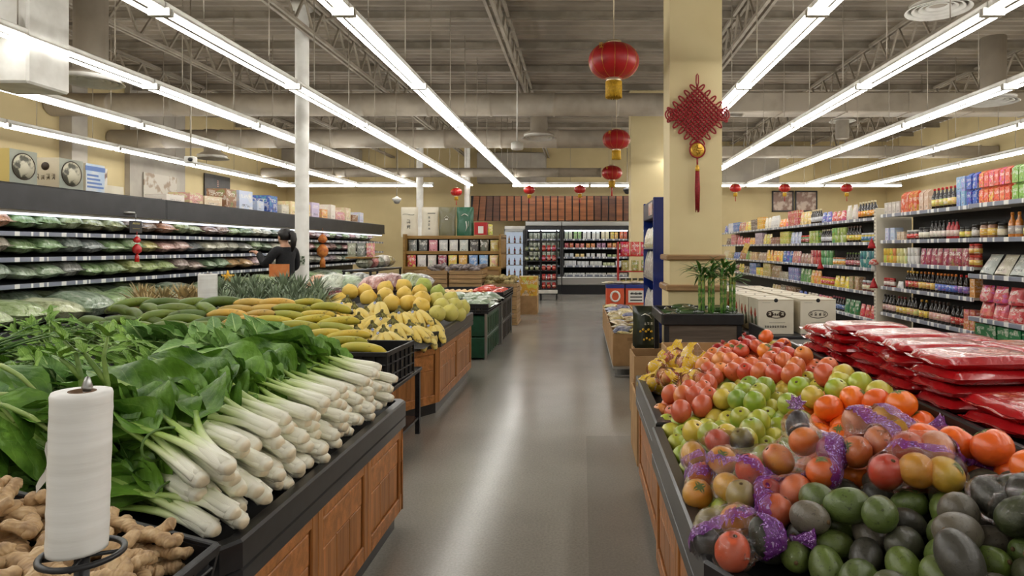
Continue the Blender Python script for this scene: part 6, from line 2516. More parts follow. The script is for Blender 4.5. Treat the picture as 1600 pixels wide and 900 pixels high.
# free-standing black jar racks
for k, (px, Y, lb) in enumerate(((845, 18.4, 'tall black wire rack of red jars before the cooler'),)):
    X = (px - CX) * Y / F
    t = thing('wire_rack', lb, 'rack', (X, Y, 0))
    for sx in (-.48, .0, .46):
        for sy in (-.2, .2):
            MB().box(sx - .015, sy - .015, 0, sx + .015, sy + .015, 2.0).build('upright', m_black, t)
    for z in (.34, .58, .85, 1.12, 1.40, 1.66):
        MB().box(-.5, -.22, z - .02, .48, .22, z).build('shelf', m_black, t)
    MB().cbox(-.05, -.25, .20, .49, -.22, .30, .006).build('sign_rail', m_white, t)
    pl = Place(lambda a, d, Y=Y: (a, Y - .22 + d), 0)
    for i, z in enumerate((.34, .58, .85, 1.12, 1.40)):
        run('jar', X + .02, X + .46, pl, z, .1, .17, .09, (170, 36, 36), 'red jar on the wire rack, %s shelf from below' % ORD[i], 'red jars on wire rack shelf %d' % i, (206, 200, 190) if i == 2 else (180, 40, 36), (190, 60, 50))
        run('jar', X - .46, X - .03, pl, z, .1, .16, .09, (84, 96, 66), 'dark green jar on the wire rack, %s shelf from below' % ORD[i], 'green jars on wire rack shelf %d' % i, (30, 30, 30), (150, 156, 110))
# yellow carton on the floor before the racks
t = thing('yellow_carton', 'yellow printed carton on a box at the aisle by the timber crates', 'carton', (-1.22, 14.6, 0))
MB().box(-.2, -.25, 0, .2, .25, .42).build('lower_box', m_card, t)
o = MB().box(-.2, -.25, .42, .2, .25, .85).build('box', m_pack, t, (226, 170, 60))
# wall pictures over the grocery shelving
for (p0, p1, lb) in ((1206, 1240, 'dark-framed food photograph on the back wall, the one nearer the pillar'), (1242, 1277, 'dark-framed food photograph on the back wall, the one nearer the shelving')):
    a, b = at(p0, 331, YB - .03), at(p1, 298, YB - .03)
    t = thing('framed_picture', lb, 'picture', ((a.x + b.x) / 2, YB - .03, (a.z + b.z) / 2))
    w_, h_ = (b.x - a.x) / 2, (b.z - a.z) / 2
    mb = MB()
    for (u0, u1, v0, v1) in ((-w_, w_, -h_, -h_ + .05), (-w_, w_, h_ - .05, h_), (-w_, -w_ + .05, -h_, h_), (w_ - .05, w_, -h_, h_)):
        mb.cbox(u0, -.03, v0, u1, .02, v1, .006)
    mb.build('frame', m_charcoal, t)
    MB().box(-w_ + .05, -.01, -h_ + .05, w_ - .05, .01, h_ - .05).build('photo', pmat('food_photo_%d' % p0, (140, 110, 96), .4, c2=(196, 176, 160), nscale=3.5, lo=.48, hi=.58), t)
# ------------------------------------------------------------------ cartons, racks and planter along the aisle before the pillar


def open_carton(loc, w, d, h, label, rz=0, fill=None, flap=False, tagp=None):
    t = thing('open_carton', label, 'carton', loc, rz)
    mb = MB()
    q = .006
    for s in (-1, 1):
        mb.box(s * w / 2 - q, -d / 2, 0, s * w / 2 + q, d / 2, h)
        mb.box(-w / 2, s * d / 2 - q, 0, w / 2, s * d / 2 + q, h)
    mb.box(-w / 2, -d / 2, 0, w / 2, d / 2, .01)
    mb.build('box', m_card, t)
    mb = MB()
    mb.box(-w * .15, -d / 2 - q - .001, h * .78, w * .15, -d / 2 - q, h * .88)
    mb.build('hand_hole', m_cardin, t)
    if flap:
        for s in (-1, 1):
            mb = MB()
            mb.add([(s * w / 2, -d / 2, h), (s * w / 2, d / 2, h), (s * (w / 2 + .07), d / 2, h - .10), (s * (w / 2 + .07), -d / 2, h - .10)], [(0, 1, 2, 3), (3, 2, 1, 0)], smooth=False)
            mb.build('flap', m_card, t)
    if tagp:
        mb = MB().box(-w * .22, -d / 2 - q - .002, h * .30, w * .22, -d / 2 - q, h * .58)
        p_ = mb.build('label_sticker', m_cream2, t)
        m2 = MB()
        for r_ in range(4):
            for c_ in range(5):
                if (r_ + c_) % 3:
                    m2.box(-w * .19 + c_ * w * .075, -d / 2 - q - .003, h * (.34 + r_ * .055), -w * .19 + c_ * w * .075 + w * .055, -d / 2 - q - .002, h * (.355 + r_ * .055))
        m2.build('print', m_inkb, p_)
    return t


# row of dried-goods cartons on a low dolly
t = thing('floor_dolly', 'low metal dolly under the row of cartons along the aisle', 'dolly', (.59, 9.3, 0))
mb = MB()
mb.cbox(-.24, -1.95, .10, .24, 1.95, .13, .006)
mb.build('deck', m_alu, t)
for sx in (-.2, .2):
    for y in (-1.85, -.6, .6, 1.85):
        MB().box(sx - .012, y - .012, 0, sx + .012, y + .012, .10).build('leg', m_alu, t)
for sy in (-1.9, 1.9):
    MB().cbox(-.22, sy - .012, .01, .22, sy + .012, .03, .004).build('foot_bar', m_alu, t)
yb = [mk_bag(.26, .20, .07, 41), mk_bag(.24, .22, .08, 43)]
bc = [(214, 190, 100), (206, 170, 96), (44, 62, 130), (216, 196, 120), (50, 66, 140), (200, 176, 110)]
kk = 0
for i in range(6):
    Y = 7.72 + i * .63
    t = open_carton((.59, Y, .131), .46, .60, .37, 'open brown carton of dried snacks on the dolly, %s from the camera end' % ORD[i])
    if i == 0:
        mb = MB()
        for q in range(2):
            glyph(mb, .02 + q * .08, .10 + .05 * q, .06, .07, 70 + q, -.309)
        mb.box(.0, -.309, .06, .16, -.307, .085)
        mb.build('printed_mark', m_inkb, t)['label'] = 'black printed marks'
    for q in range(4):
        yb[kk % 2].put((.59 - .10 + .2 * (q % 2), Y - .14 + .28 * (q // 2), .44 + .012 * (q % 3)), (U(-.25, .25), U(-.2, .2), U(-.5, .5) + PI / 2), 1.0, col=bc[(kk + i) % 6],
                       label='%s snack bag in the %s dolly carton, %s of four' % (hue_name(bc[(kk + i) % 6]), ORD[i], ORD[q]), cat='snack bag', group='snack bags in dolly carton %d' % (i + 1))
        kk += 1
# orange-red boxes farther on
m_orbox = pmat('orange_red_carton', (206, 78, 44), .5, c2=(214, 92, 54), nscale=6)
for i, (X, Y, w) in enumerate(((.60, 11.9, .34), (.99, 11.9, .42))):
    t = thing('printed_carton', ('orange-red carton with a blue top at the aisle end of the dolly row', 'orange-red carton with a white printed panel beside the plain one')[i], 'carton', (X, Y, 0))
    MB().box(-w / 2, -.22, 0, w / 2, .22, .46).build('stand_box', m_card, t)
    MB().box(-w / 2 + .01, -.22, .46, w / 2 - .01, .22, .76).build('box', m_orbox, t)
    MB().box(-w / 2 + .005, -.225, .76, w / 2 - .005, .225, .82).build('blue_lid', pmat('blue_lid_%d' % i, (44, 56, 128), .4), t)
    mb = MB()
    if i:
        mb.box(-w * .36, -.224, .50, w * .34, -.221, .72, 0)
        for q in range(3):
            mb.box(-w * .28, -.226, .53 + q * .06, w * .24, -.224, .55 + q * .06, 1)
        for q in range(3):
            glyph(mb, -w * .26 + q * w * .17, .64, .05, .05, 90 + q, -.226, 1)
    else:
        mb.tube([(.08 * math.cos(a), -.222, .61 + .09 * math.sin(a)) for a in [2 * PI * q / 16 for q in range(16)]], .02, 5, closed=True)
    mb.build('printed_panel', [m_inkw, m_inkb], t)
for i in range(5):
    yb[i % 2].put((.5 + .16 * i, 11.85, .825), (0, 0, U(-.4, .4)), .8, col=((206, 186, 140), (150, 130, 100))[i % 2], label='small pale bag lying on the orange-red cartons, %s along' % ORD[i], cat='snack bag', group='bags on the orange-red cartons')
# red shelf rack behind
t = thing('red_rack', 'red-shelved rack of jars and snack packs before the back cooler', 'rack', (1.08, 13.3, 0))
m_redsh = pmat('red_shelf', (170, 34, 28), .45)
for sx in (-.34, .34):
    MB().box(sx - .012, -.2, 0, sx + .012, .2, 1.62).build('side_frame', m_redsh, t)
for z in (.45, .70, 1.02, 1.34):
    MB().cbox(-.34, -.2, z - .02, .34, .2, z, .005).build('shelf', m_redsh, t)
for i, (z, kind, c, h, w, lb) in enumerate(((1.34, 'pouch', (196, 40, 44), .28, .2, 'red snack pouch'), (1.02, 'pouch', (150, 140, 60), .22, .16, 'olive snack pouch'), (.70, 'jar', (150, 140, 70), .17, .12, 'yellow-green jar with black lid'), (.45, 'jar', (120, 90, 60), .17, .12, 'brown jar'))):
    run(kind, .77, 1.39, Place(lambda a, d: (a, 13.1 + d), 0), z, w, h, .1, c, '%s on the red-shelved rack, %s shelf from the top' % (lb, ORD[i]), 'goods on red rack shelf %d' % i, (30, 30, 30), (190, 180, 90), jit=.05)
# blue rack of hanging snack bags
m_blue = pmat('blue_enamel', (16, 38, 112), .25, c2=(18, 44, 124), nscale=2, coat=.6)
m_navy = pmat('navy_enamel', (14, 20, 44), .4)
t = thing('snack_rack', 'tall dark blue rack of clear snack bags beside the yellow pillar', 'rack', (1.03, 8.2, 0))
MB().cbox(-.19, -.62, 0, .22, -.57, 2.10, .006).build('end_panel', m_blue, t)
MB().cbox(-.19, .57, 0, .22, .62, 2.10, .006).build('end_panel', m_blue, t)
MB().box(.17, -.57, 0, .22, .57, 2.08).build('back_panel', m_blue, t)
MB().cbox(-.19, -.57, 1.86, .2, .57, 2.08, .008).build('header', m_navy, t)
mb = MB().box(-.194, -.5, 1.90, -.19, -.1, 2.05)
mb.build('header_card', pmat('header_card', (206, 190, 176), .5, c2=(190, 110, 70), nscale=12, lo=.5, hi=.56), t)
for z in (.10, .62, 1.12, 1.50):
    MB().box(-.19, -.57, z - .02, .17, .57, z).build('shelf', m_alu, t)
m_silver = pmat('silver_pouch', (178, 174, 168), .25, c2=(120, 110, 100), nscale=12, coat=.7, bump=.5, bscale=12)
for zi, z in enumerate((.62, 1.12, 1.50)):
    for i in range(5):
        c = ((190, 186, 180), (170, 160, 150), (196, 180, 140))[zi]
        P_pouch.put((.895, 7.76 + i * .22, z + .001), (0, 0, -PI / 2 + U(-.2, .2)), (.20, .14, .34 if zi < 2 else .26), col=c, label='silvery snack bag on the blue rack, %s from its near end, %s shelf up' % (ORD[i], ORD[zi]), cat='snack bag', group='silvery bags on the blue rack')
# green rice bag on a carton
t0 = open_carton((.74, 7.05, 0.0), .36, .36, .42, 'open brown carton with the dark green rice bag standing in it', 0)
t = thing('rice_bag', 'dark green printed rice bag standing in a carton by the blue rack', 'rice bag', (.70, 7.04, .40))
mb = MB()
for sg in (-1, 1):
    def fn(u, v, sg=sg):
        a = u * 2 - 1
        k = max(0, 1 - a * a) ** .35 * max(0, 1 - v) ** .28 * (1 if v > .05 else .85)
        return (a * .145 * (1 + .02 * math.sin(v * 8)), sg * .09 * k, v * .46)
    mb.grid(10, 10, fn if sg < 0 else (lambda u, v: fn(1 - u, v)))
mb.build('sack', pmat('dark_green_sack', (30, 38, 28), .3, c2=(44, 52, 36), nscale=6, coat=.6, bump=.3, bscale=14), t)
mb = MB()
mb.tube([(-.06, -.078, .36), (-.02, -.084, .38), (.03, -.084, .36), (.05, -.083, .33)], [.012, .02, .018, .006], 6, 0, flat=.3)
for q in range(5):
    mb.lathe(prof_sphere(.014, .014, n=6), 8, 1, T(-.07 + .03 * q, -.088, .19 + .02 * (q % 2)))
for q in range(4):
    mb.lathe(prof_sphere(.012, .012, n=6), 8, 1, T(-.03 + .03 * q, -.088, .10 + .015 * (q % 2)))
for q in range(3):
    glyph(mb, -.03 + q * .035, .26, .028, .03, 60 + q, -.088, 0, .004)
mb.build('print', [m_inkw, pmat('yellow_print', (216, 170, 40), .5)], t)['label'] = 'white and yellow printed picture'

# cartons close to the fruit tables
open_carton((.70, 5.75, .36), .50, .42, .20, 'open brown carton with a paper label, on another carton past the fruit', .02, tagp=True)
open_carton((.72, 5.78, 0), .54, .46, .358, 'lower brown carton under the labelled one', .0)
open_carton((.60, 4.66, .0), .44, .54, .46, 'tall brown carton just past the end of the fruit table', .0)
t = open_carton((1.06, 4.85, .56), .86, .42, .19, 'wide shallow cardboard tray standing behind the fruit display', 0)
steel_stand(.60 + .25, 4.62, 1.52, 5.08, .555, 'low stand under the wide cardboard tray', m_black)

# planter table with lucky bamboo
PX0, PX1, PY0, PY1, PZ = .72, 1.40, 5.62, 6.42, .92
cx, cy = (PX0 + PX1) / 2, (PY0 + PY1) / 2
t = thing('planter_stand', 'black-framed planter stand with grey wood panels in front of the pillar', 'stand', (cx, cy, 0))
m_greywood = wood('grey_wood', (84, 72, 62), (116, 101, 88), (140, 124, 108), 'X')
w, d = PX1 - PX0, PY1 - PY0
for sx in (-1, 1):
    for sy in (-1, 1):
        MB().box(sx * (w / 2 - .02) - .02, sy * (d / 2 - .02) - .02, 0, sx * (w / 2 - .02) + .02, sy * (d / 2 - .02) + .02, PZ - .08).build('leg', m_black, t)
MB().cbox(-w / 2 + .04, -d / 2 + .005, .42, w / 2 - .04, -d / 2 + .025, PZ - .08, .004).build('wood_panel', m_greywood, t)
mb = MB()
for s in (-1, 1):
    mb.cbox(s * w / 2 - .025, -d / 2, PZ - .10, s * w / 2 + .015, d / 2, PZ, .008)
    mb.cbox(-w / 2 - .015, s * d / 2 - .025, PZ - .10, w / 2 + .015, s * d / 2 + .015, PZ, .008)
mb.box(-w / 2, -d / 2, PZ - .10, w / 2, d / 2, PZ - .07)
mb.build('tray', m_rubber, t)
m_zuk = pmat('dark_wrapped_cucumber', (28, 40, 24), .25, c2=(60, 84, 44), nscale=14, coat=.7)
zp = Proto(MB().lathe(prof_sphere(.04, .13, n=12, e=.6), 12).build('wrapped_cucumber', m_zuk))
for i in range(14):
    zp.put((PX0 + .10 + .16 * (i % 4), PY0 + .10 + .17 * (i // 4), PZ - .03 + .03 * (i % 2)), (PI / 2, 0, PI / 2 + U(-.4, .4) if i % 3 else U(-.3, .3)), U(.8, 1.0),
           label='dark film-wrapped cucumber in the planter tray, %s across in row %s' % (ORD[i % 4], ORD[i // 4]), cat='cucumber', group='wrapped cucumbers')
m_cane = pmat('bamboo_cane', (70, 116, 40), .35, c2=(150, 168, 84), nscale=16, lo=.5, hi=.62)
m_bleaf = pmat('bamboo_leaf', (48, 96, 34), .4, c2=(80, 126, 50), nscale=7)
for i, (px, hgt) in enumerate(((1097, .56), (1112, .60), (1131, .58), (1145, .53))):
    p = at(px, 479, 5.72)
    t = thing('lucky_bamboo', 'bundle of green lucky bamboo canes in the planter, %s of four towards the shelving' % ORD[i], 'bamboo', (p.x, 5.74, PZ - .065), 0, None)
    for c in range(4):
        ox, oy = .021 * math.cos(c * PI / 2 + .5), .021 * math.sin(c * PI / 2 + .5)
        P, rad = [], []
        nn = 9
        for q in range(nn * 4 + 1):
            z = hgt * .72 * q / (nn * 4)
            P.append((ox * (1 + .3 * z), oy * (1 + .3 * z), z))
            rad.append(.0125 + (.0035 if q % 4 == 0 else 0))
        MB().tube(P, rad, 8).build('cane', m_cane, t)
    mb = MB()
    for q in range(34):
        a = q * 2.4 + U(-.3, .3)
        z = hgt * U(.62, .85)
        el = U(.1, 1.1)
        leaf(mb, (.02 * math.cos(a), .02 * math.sin(a), z), (math.cos(a) * math.cos(el), math.sin(a) * math.cos(el), math.sin(el)), (0, 0, 1), U(.12, .20), U(.010, .015), U(.2, .7), .05, 0, 0, 7, 2, .4, shape=.6)
    mb.build('foliage', m_bleaf, t)
    MB().tube([(.033 * math.cos(a), .033 * math.sin(a), hgt * .62) for a in [2 * PI * q / 14 for q in range(14)]], .003, 5, closed=True).build('gold_tie', pmat('gold_wire_%d' % i, (206, 170, 70), .3, metal=.8), t)

# cream fruit cartons on a black table
TZ = .74
steel_stand(1.46, 5.5, 2.42, 8.2, TZ, 'black table under the cream fruit cartons', m_black)
m_redpic = pmat('tulip_red', (150, 44, 34), .5, c2=(196, 110, 70), nscale=18)
m_grnpic = pmat('leaf_print', (74, 92, 54), .5)
for c_ in range(2):
    for r_ in range(7):
        X, Y = 1.70 + c_ * .37, 5.78 + r_ * .345
        t = thing('fruit_carton', 'cream fruit carton with a brown oval emblem, %s from the fruit in the %s file' % (ORD[r_], ('pillar-side', 'shelf-side')[c_]), 'carton', (X, Y, TZ + .002))
        h = .305 - .004 * r_
        w, d = .31, .32
        MB().box(-w / 2, -d / 2, 0, w / 2, d / 2, h).build('box', m_cream2, t)
        mb = MB()
        mb.box(-w / 2, -.003, h, w / 2, .003, h + .001)
        mb.box(-w / 2 - .001, -d / 2 - .001, h - .012, w / 2 + .001, -d / 2, h - .010)
        mb.build('tape_seam', m_card, t)
        mb = MB()
        mb.lathe([(0, 0), (.018, 0), (.018, .002), (0, .002)], 10, M=T(0, -d / 2, h - .01) @ RX(PI / 2))
        mb.build('hand_hole', m_inkb, t)
        if r_ == 0:
            mb = MB()
            cz = h * .57
            mb.tube([(.083 * math.cos(a), -d / 2 - .001, cz + .034 * math.sin(a)) for a in [2 * PI * q / 30 for q in range(30)]], .003, 4, closed=True)
            if c_ == 0:
                for sx in (-1, 1):
                    mb.lathe([(0, 0), (.030, 0), (.030, .002), (0, .002)], 16, M=T(sx * .055, -d / 2, cz) @ RX(PI / 2))
            for q in range(4):
                glyph(mb, -.034 + .019 * q if c_ == 0 else -.07 + .038 * q, cz - .014, .016 if c_ == 0 else .02, .028, 100 + q + c_ * 7, -d / 2 - .002, 0, .004)
            mb.build('oval_emblem', m_ink, t)['label'] = 'brown oval emblem with lettering'
            if c_ == 0:
                m2 = MB()
                for sx in (-.055, .055):
                    glyph(m2, sx - .012, cz - .014, .024, .028, 120, -d / 2 - .003, 0, .005)
                m2.build('emblem_letter', m_cream2, t)
            mb = MB()
            for q in range(9):
                glyph(mb, -.10 + .022 * q, h * .18, .016, .018, 130 + q, -d / 2 - .001, 0, .003)
            mb.box(-.06, -d / 2 - .001, h * .32, .08, -d / 2, h * .33)
            mb.box(-.12, -d / 2 - .001, h * .90, -.05, -d / 2, h * .905)
            mb.build('small_print', m_inkb, t)
        if c_ == 0:
            mb = MB()
            for q in range(2):
                y = -d / 2 + .08 + q * .13
                mb.tube([(-w / 2 - .001, y, .04), (-w / 2 - .001, y + .02, .13)], .01, 6, 1, flat=.3)
                mb.tube([(-w / 2 - .001, y - .03, .05), (-w / 2 - .001, y - .01, .15)], .012, 6, 1, flat=.3)
                mb.tube([(-w / 2 - .001, y + .01, .13), (-w / 2 - .001, y + .02, .17), (-w / 2 - .001, y + .025, .22)], [.012, .03, .006], 8, 0, flat=.3)
            mb.build('flower_print', [m_redpic, m_grnpic], t)
o = MB().cbox(1.425, 5.0, .0, 1.45, 5.48, .86, .004).build('table_guard', m_black)
tag(o, 'black guard panel between the planter and the cream cartons', 'guard')
# ------------------------------------------------------------------ red lanterns
m_lant = pmat('lantern_silk', (176, 22, 26), .42, c2=(160, 16, 22), nscale=5)
m_gold = pmat('gold_trim', (206, 160, 60), .35, metal=.6)
m_yfr = pmat('yellow_fringe', (216, 172, 40), .65, c2=(188, 146, 30), nscale=60)
m_silv = pmat('lantern_cap', (196, 180, 150), .3, metal=.7)


def make_lantern(tassel):
    t = thing('red_lantern')
    R0, H0 = .25, .175
    prof = []
    for q in range(17):
        a = -PI / 2 + PI * q / 16
        prof.append((max(.075, R0 * math.cos(a) ** .75 if math.cos(a) > 0 else 0), H0 * math.sin(a)))
    MB().lathe(prof, 48, wob=lambda a, tt: 1 - .03 * abs(math.sin(6 * a)) ** 8 * math.sin(PI * tt) + .02 * abs(math.sin(6 * a)) * math.sin(PI * tt)).build('shade', m_lant, t)
    for k in range(12):
        a = k * PI / 6
        P = []
        for q in range(13):
            b = -PI / 2 + .2 + (PI - .4) * q / 12
            r = R0 * math.cos(b) ** .75 * 1.004
            P.append((r * math.cos(a), r * math.sin(a), H0 * math.sin(b)))
        MB().tube(P, .0022, 5).build('rib', m_gold, t)
    MB().lathe([(.078, -.205), (.08, -.20), (.08, -.172), (.07, -.17)], 24).build('lower_ring', m_silv, t)
    MB().lathe([(.07, .17), (.078, .175), (.078, .198), (.03, .205), (0, .206)], 24).build('upper_ring', m_silv, t)
    mb = MB()
    for k in range(40):
        a = 2 * PI * k / 40
        mb.tube([(.076 * math.cos(a), .076 * math.sin(a), -.20), (.078 * math.cos(a), .078 * math.sin(a), -.36 + .006 * math.sin(k * 3))], .006, 4)
    mb.build('fringe', m_yfr, t)
    mb = MB()
    for k in range(2):
        glyph(mb, -.045, -.03 + k * .07, .06, .055, 200 + k, 0, 0, .006)
    o = mb.build('gold_character', m_gold, t)
    o.rotation_euler = (.0, 0, -.5)
    o.location = (-.115, -.212, .03)
    if tassel:
        MB().tube([(0, 0, -.33), (0, 0, -.58)], [.014, .02], 8).build('tassel', m_lant, t)
    return t


def hang(t, p, s, top):
    o = MB().tube([(0, 0, .2), (0, 0, (top - p.z) / s)], .006 / s ** .5, 6).build('cord', m_silv, t)


la, lb_ = Proto(make_lantern(False)), Proto(make_lantern(True))
for i, (px, py, w, tas, lb) in enumerate(((959, 96, 80, 0, 'big red silk lantern with yellow fringe, the largest hanging by the pillar'), (963, 218, 44, 0, 'red lantern with yellow fringe hanging second in line past the largest'),
                                          (956, 270, 32, 1, 'red lantern with a red tassel hanging third in line past the largest'), (906, 296, 18, 1, 'small red lantern before the cedar boards, nearer the pillar'), (827, 297, 18, 1, 'small red lantern before the cedar boards, nearer the white columns'),
                                          (713, 300, 18, 1, 'small red lantern hanging above the green rice sack'), (1149, 294, 18, 1, 'small red lantern by the back wall right beside the big pillar'), (1226, 294, 18, 1, 'small red lantern hanging in front of the food photographs'), (1323, 294, 18, 1, 'small red lantern by the back wall over the long shelving'))):
    s = {80: 1.0, 44: 1.0, 32: 1.0, 18: .72}[w]
    Y = s * .51 / w * F
    Y = min(Y, 19.6)
    if w == 18:
        s = w * Y / F / .51
    p = at(px, py, Y)
    o = (lb_ if tas else la).put(p, (0, 0, 0), s, label=lb, cat='lantern', group=None)
    mb = MB().tube([(0, 0, .2), (0, 0, ((ZC - .12 if w > 18 else 3.5) - p.z) / s)], .005 / s, 6)
    mb.build('cord', m_silv, o)

# ------------------------------------------------------------------ red endless knot on the pillar
m_cord = pmat('red_cord', (158, 18, 26), .55, c2=(124, 12, 20), nscale=90, bump=.4, bscale=220)
kc = at(1089, 180, 6.555)
kc.y = 6.545
t = thing('endless_knot', 'big red diamond-shaped cord knot with tassel hanging on the yellow pillar', 'wall hanging', kc)
N, hd = 12, .205
mb = MB()
for i in range(N):
    o_ = -hd + 2 * hd * (i + .5) / N
    for sg in (0, 1):
        P = []
        for q in range(37):
            v_ = -hd * .99 + 2 * hd * .99 * q / 36
            wv_ = .008 * math.sin((q / 36 * N) * PI + (i + sg) * PI) * (1 if sg == 0 else 1)
            a, b = (o_, v_) if sg == 0 else (v_, o_)
            P.append(((a + b) * .7071, wv_ - .012, (a - b) * .7071))
        mb.tube(P, .0105, 6)
mb.build('woven_diamond', m_cord, t)
# loops along the four edges
k = 0
for ex in range(4):
    for i in range(5 if ex < 4 else 0):
        f = -hd + 2 * hd * (i + .5) / 5
        c0 = {0: (f, hd), 1: (f, -hd), 2: (hd, f), 3: (-hd, f)}[ex]
        n_ = {0: (0, 1), 1: (0, -1), 2: (1, 0), 3: (-1, 0)}[ex]
        P = []
        for q in range(15):
            a = PI * q / 14
            al, out = .0175 * math.cos(a), .06 * math.sin(a) ** .8
            aa = c0[0] + n_[0] * out + (al if n_[0] == 0 else 0)
            bb = c0[1] + n_[1] * out + (al if n_[1] == 0 else 0)
            P.append(((aa + bb) * .7071, -.010, (aa - bb) * .7071))
        MB().tube(P, .0085, 6).build('edge_loop', m_cord, t)
for sx in (-1, 1):
    for rr in (.058, .036):
        MB().tube([(sx * (.265 + rr * .0) + rr * math.cos(a) * 1.05, -.012, .0 + rr * math.sin(a)) for a in [2 * PI * q / 22 for q in range(22)]], .0085, 6, closed=True).build('side_loop', m_cord, t)
MB().tube([(0, -.01, .27), (-.012, -.01, .33), (-.01, -.01, .40), (.0, -.01, .42), (.01, -.01, .40), (.012, -.01, .33), (0, -.01, .27)], .007, 6).build('hanging_loop', m_cord, t)
MB().tube([(0, -.01, -.26), (0, -.01, -.34)], .008, 6).build('drop_cord', m_cord, t)
mz = -.36
MB().lathe([(0, 0), (.076, .0), (.082, .008), (.076, .02), (.05, .028), (0, .03)], 28, M=T(0, .004, mz) @ RX(PI / 2)).build('gold_medallion', m_gold, t)
MB().tube([(.078 * math.cos(a), -.014, mz + .078 * math.sin(a)) for a in [2 * PI * q / 26 for q in range(26)]], .008, 6, closed=True).build('medallion_rim', m_cord, t)
mb = MB()
for q in range(4):
    a = q * PI / 2 + .4
    mb.tube([(.045 * math.cos(a), -.028, mz + .045 * math.sin(a)), (.02 * math.cos(a + .8), -.034, mz + .02 * math.sin(a + .8)), (.05 * math.cos(a + 1.2), -.027, mz + .05 * math.sin(a + 1.2))], .007, 5)
mb.lathe([(.018, 0), (.012, .008), (0, .01)], 12, M=T(0, -.024, mz) @ RX(PI / 2))
mb.build('medallion_relief', m_gold, t)
MB().tube([(0, -.01, mz - .08), (0, -.012, mz - .15)], .009, 6).build('lower_cord', m_cord, t)
MB().lathe([(.016, -.04), (.022, -.03), (.022, 0), (.014, .02), (.006, .03)], 14, M=T(0, -.014, mz - .18)).build('gold_cap', m_gold, t)
m_tass = pmat('red_tassel', (150, 16, 22), .6, c2=(120, 10, 16), nscale=80)
mb = MB()
for q in range(16):
    a = 2 * PI * q / 16
    mb.tube([(.016 * math.cos(a), -.014 + .013 * math.sin(a), mz - .21), (.022 * math.cos(a), -.016 + .016 * math.sin(a), mz - .40), (.019 * math.cos(a), -.016 + .014 * math.sin(a), mz - .62 - .02 * math.sin(q * 5))], [.005, .006, .003], 5)
mb.build('tassel', m_tass, t)

# ------------------------------------------------------------------ woman at the vegetable case
WP = at(446, 400, 9.0)
WX, WY = WP.x, 9.0
m_skin = pmat('skin', (206, 158, 128), .5, c2=(196, 144, 116), nscale=10)
m_top = pmat('black_knit', (17, 17, 20), .8, c2=(24, 24, 28), nscale=40, bump=.2, bscale=60)
m_trou = pmat('dark_trousers', (30, 32, 42), .8)
m_hair = pmat('black_hair', (16, 13, 12), .42, c2=(30, 25, 22), nscale=60, stretch=(1, 1, .1))
wt = thing('person', 'woman with a black ponytail in a black long-sleeved top reaching towards the vegetable case', 'person', (WX, WY, 0), 0)
# local frame: she faces +x before turning; then turned to face the case (-x) and a little away


def skinmesh(name, chain, mat, levels=2, smooth=0):
    """chain: {joint: (pos, radius, parent)} -> smooth continuous surface"""
    me = bpy.data.meshes.new(name)
    names = list(chain)
    ix = {n_: i for i, n_ in enumerate(names)}
    vs = [chain[n_][0] for n_ in names]
    es = [(ix[chain[n_][2]], ix[n_]) for n_ in names if chain[n_][2]]
    me.from_pydata(vs, es, [])
    o = bpy.data.objects.new(name, me)
    COL.objects.link(o)
    md = o.modifiers.new('skin', 'SKIN')
    md.use_smooth_shade = True
    for i, n_ in enumerate(names):
        r = chain[n_][1]
        o.data.skin_vertices[0].data[i].radius = r if hasattr(r, '__len__') else (r, r)
        o.data.skin_vertices[0].data[i].use_root = (i == 0)
    sm = o.modifiers.new('smooth', 'SMOOTH')
    sm.factor, sm.iterations = .5, smooth
    sub = o.modifiers.new('sub', 'SUBSURF')
    sub.levels = sub.render_levels = levels
    dg = bpy.context.evaluated_depsgraph_get()
    m2 = bpy.data.meshes.new_from_object(o.evaluated_get(dg))
    bpy.data.objects.remove(o)
    m2.name = name
    m2.materials.clear()
    m2.materials.append(mat)
    m2.polygons.foreach_set('use_smooth', [True] * len(m2.polygons))
    o2 = bpy.data.objects.new(name, m2)
    COL.objects.link(o2)
    return o2


def body_chain(g=0.0, hands=True, only=None):
    c = {}
    c['pelvis'] = ((0, 0, .96), (.125 + g, .15 + g), None)
    c['waist'] = ((.0, 0, 1.10), (.10 + g, .125 + g), 'pelvis')
    c['chest'] = ((.01, 0, 1.28), (.115 + g, .15 + g), 'waist')
    c['upper'] = ((.0, 0, 1.42), (.085 + g, .12 + g), 'chest')
    c['neck0'] = ((.0, 0, 1.49), (.052 + g, .056 + g), 'upper')
    for s, n_ in ((1, 'l'), (-1, 'r')):
        c['sh' + n_] = ((.0, s * .165, 1.42), .056 + g, 'upper')
    # far arm hangs bent; near arm reaches forward
    c['elr'] = ((.05, -.24, 1.17), .042 + g, 'shr')
    c['wrr'] = ((.26, -.17, 1.16), .030 + g, 'elr')
    c['ell'] = ((.13, .22, 1.22), .042 + g, 'shl')
    c['wrl'] = ((.34, .13, 1.36), .030 + g, 'ell')
    return c


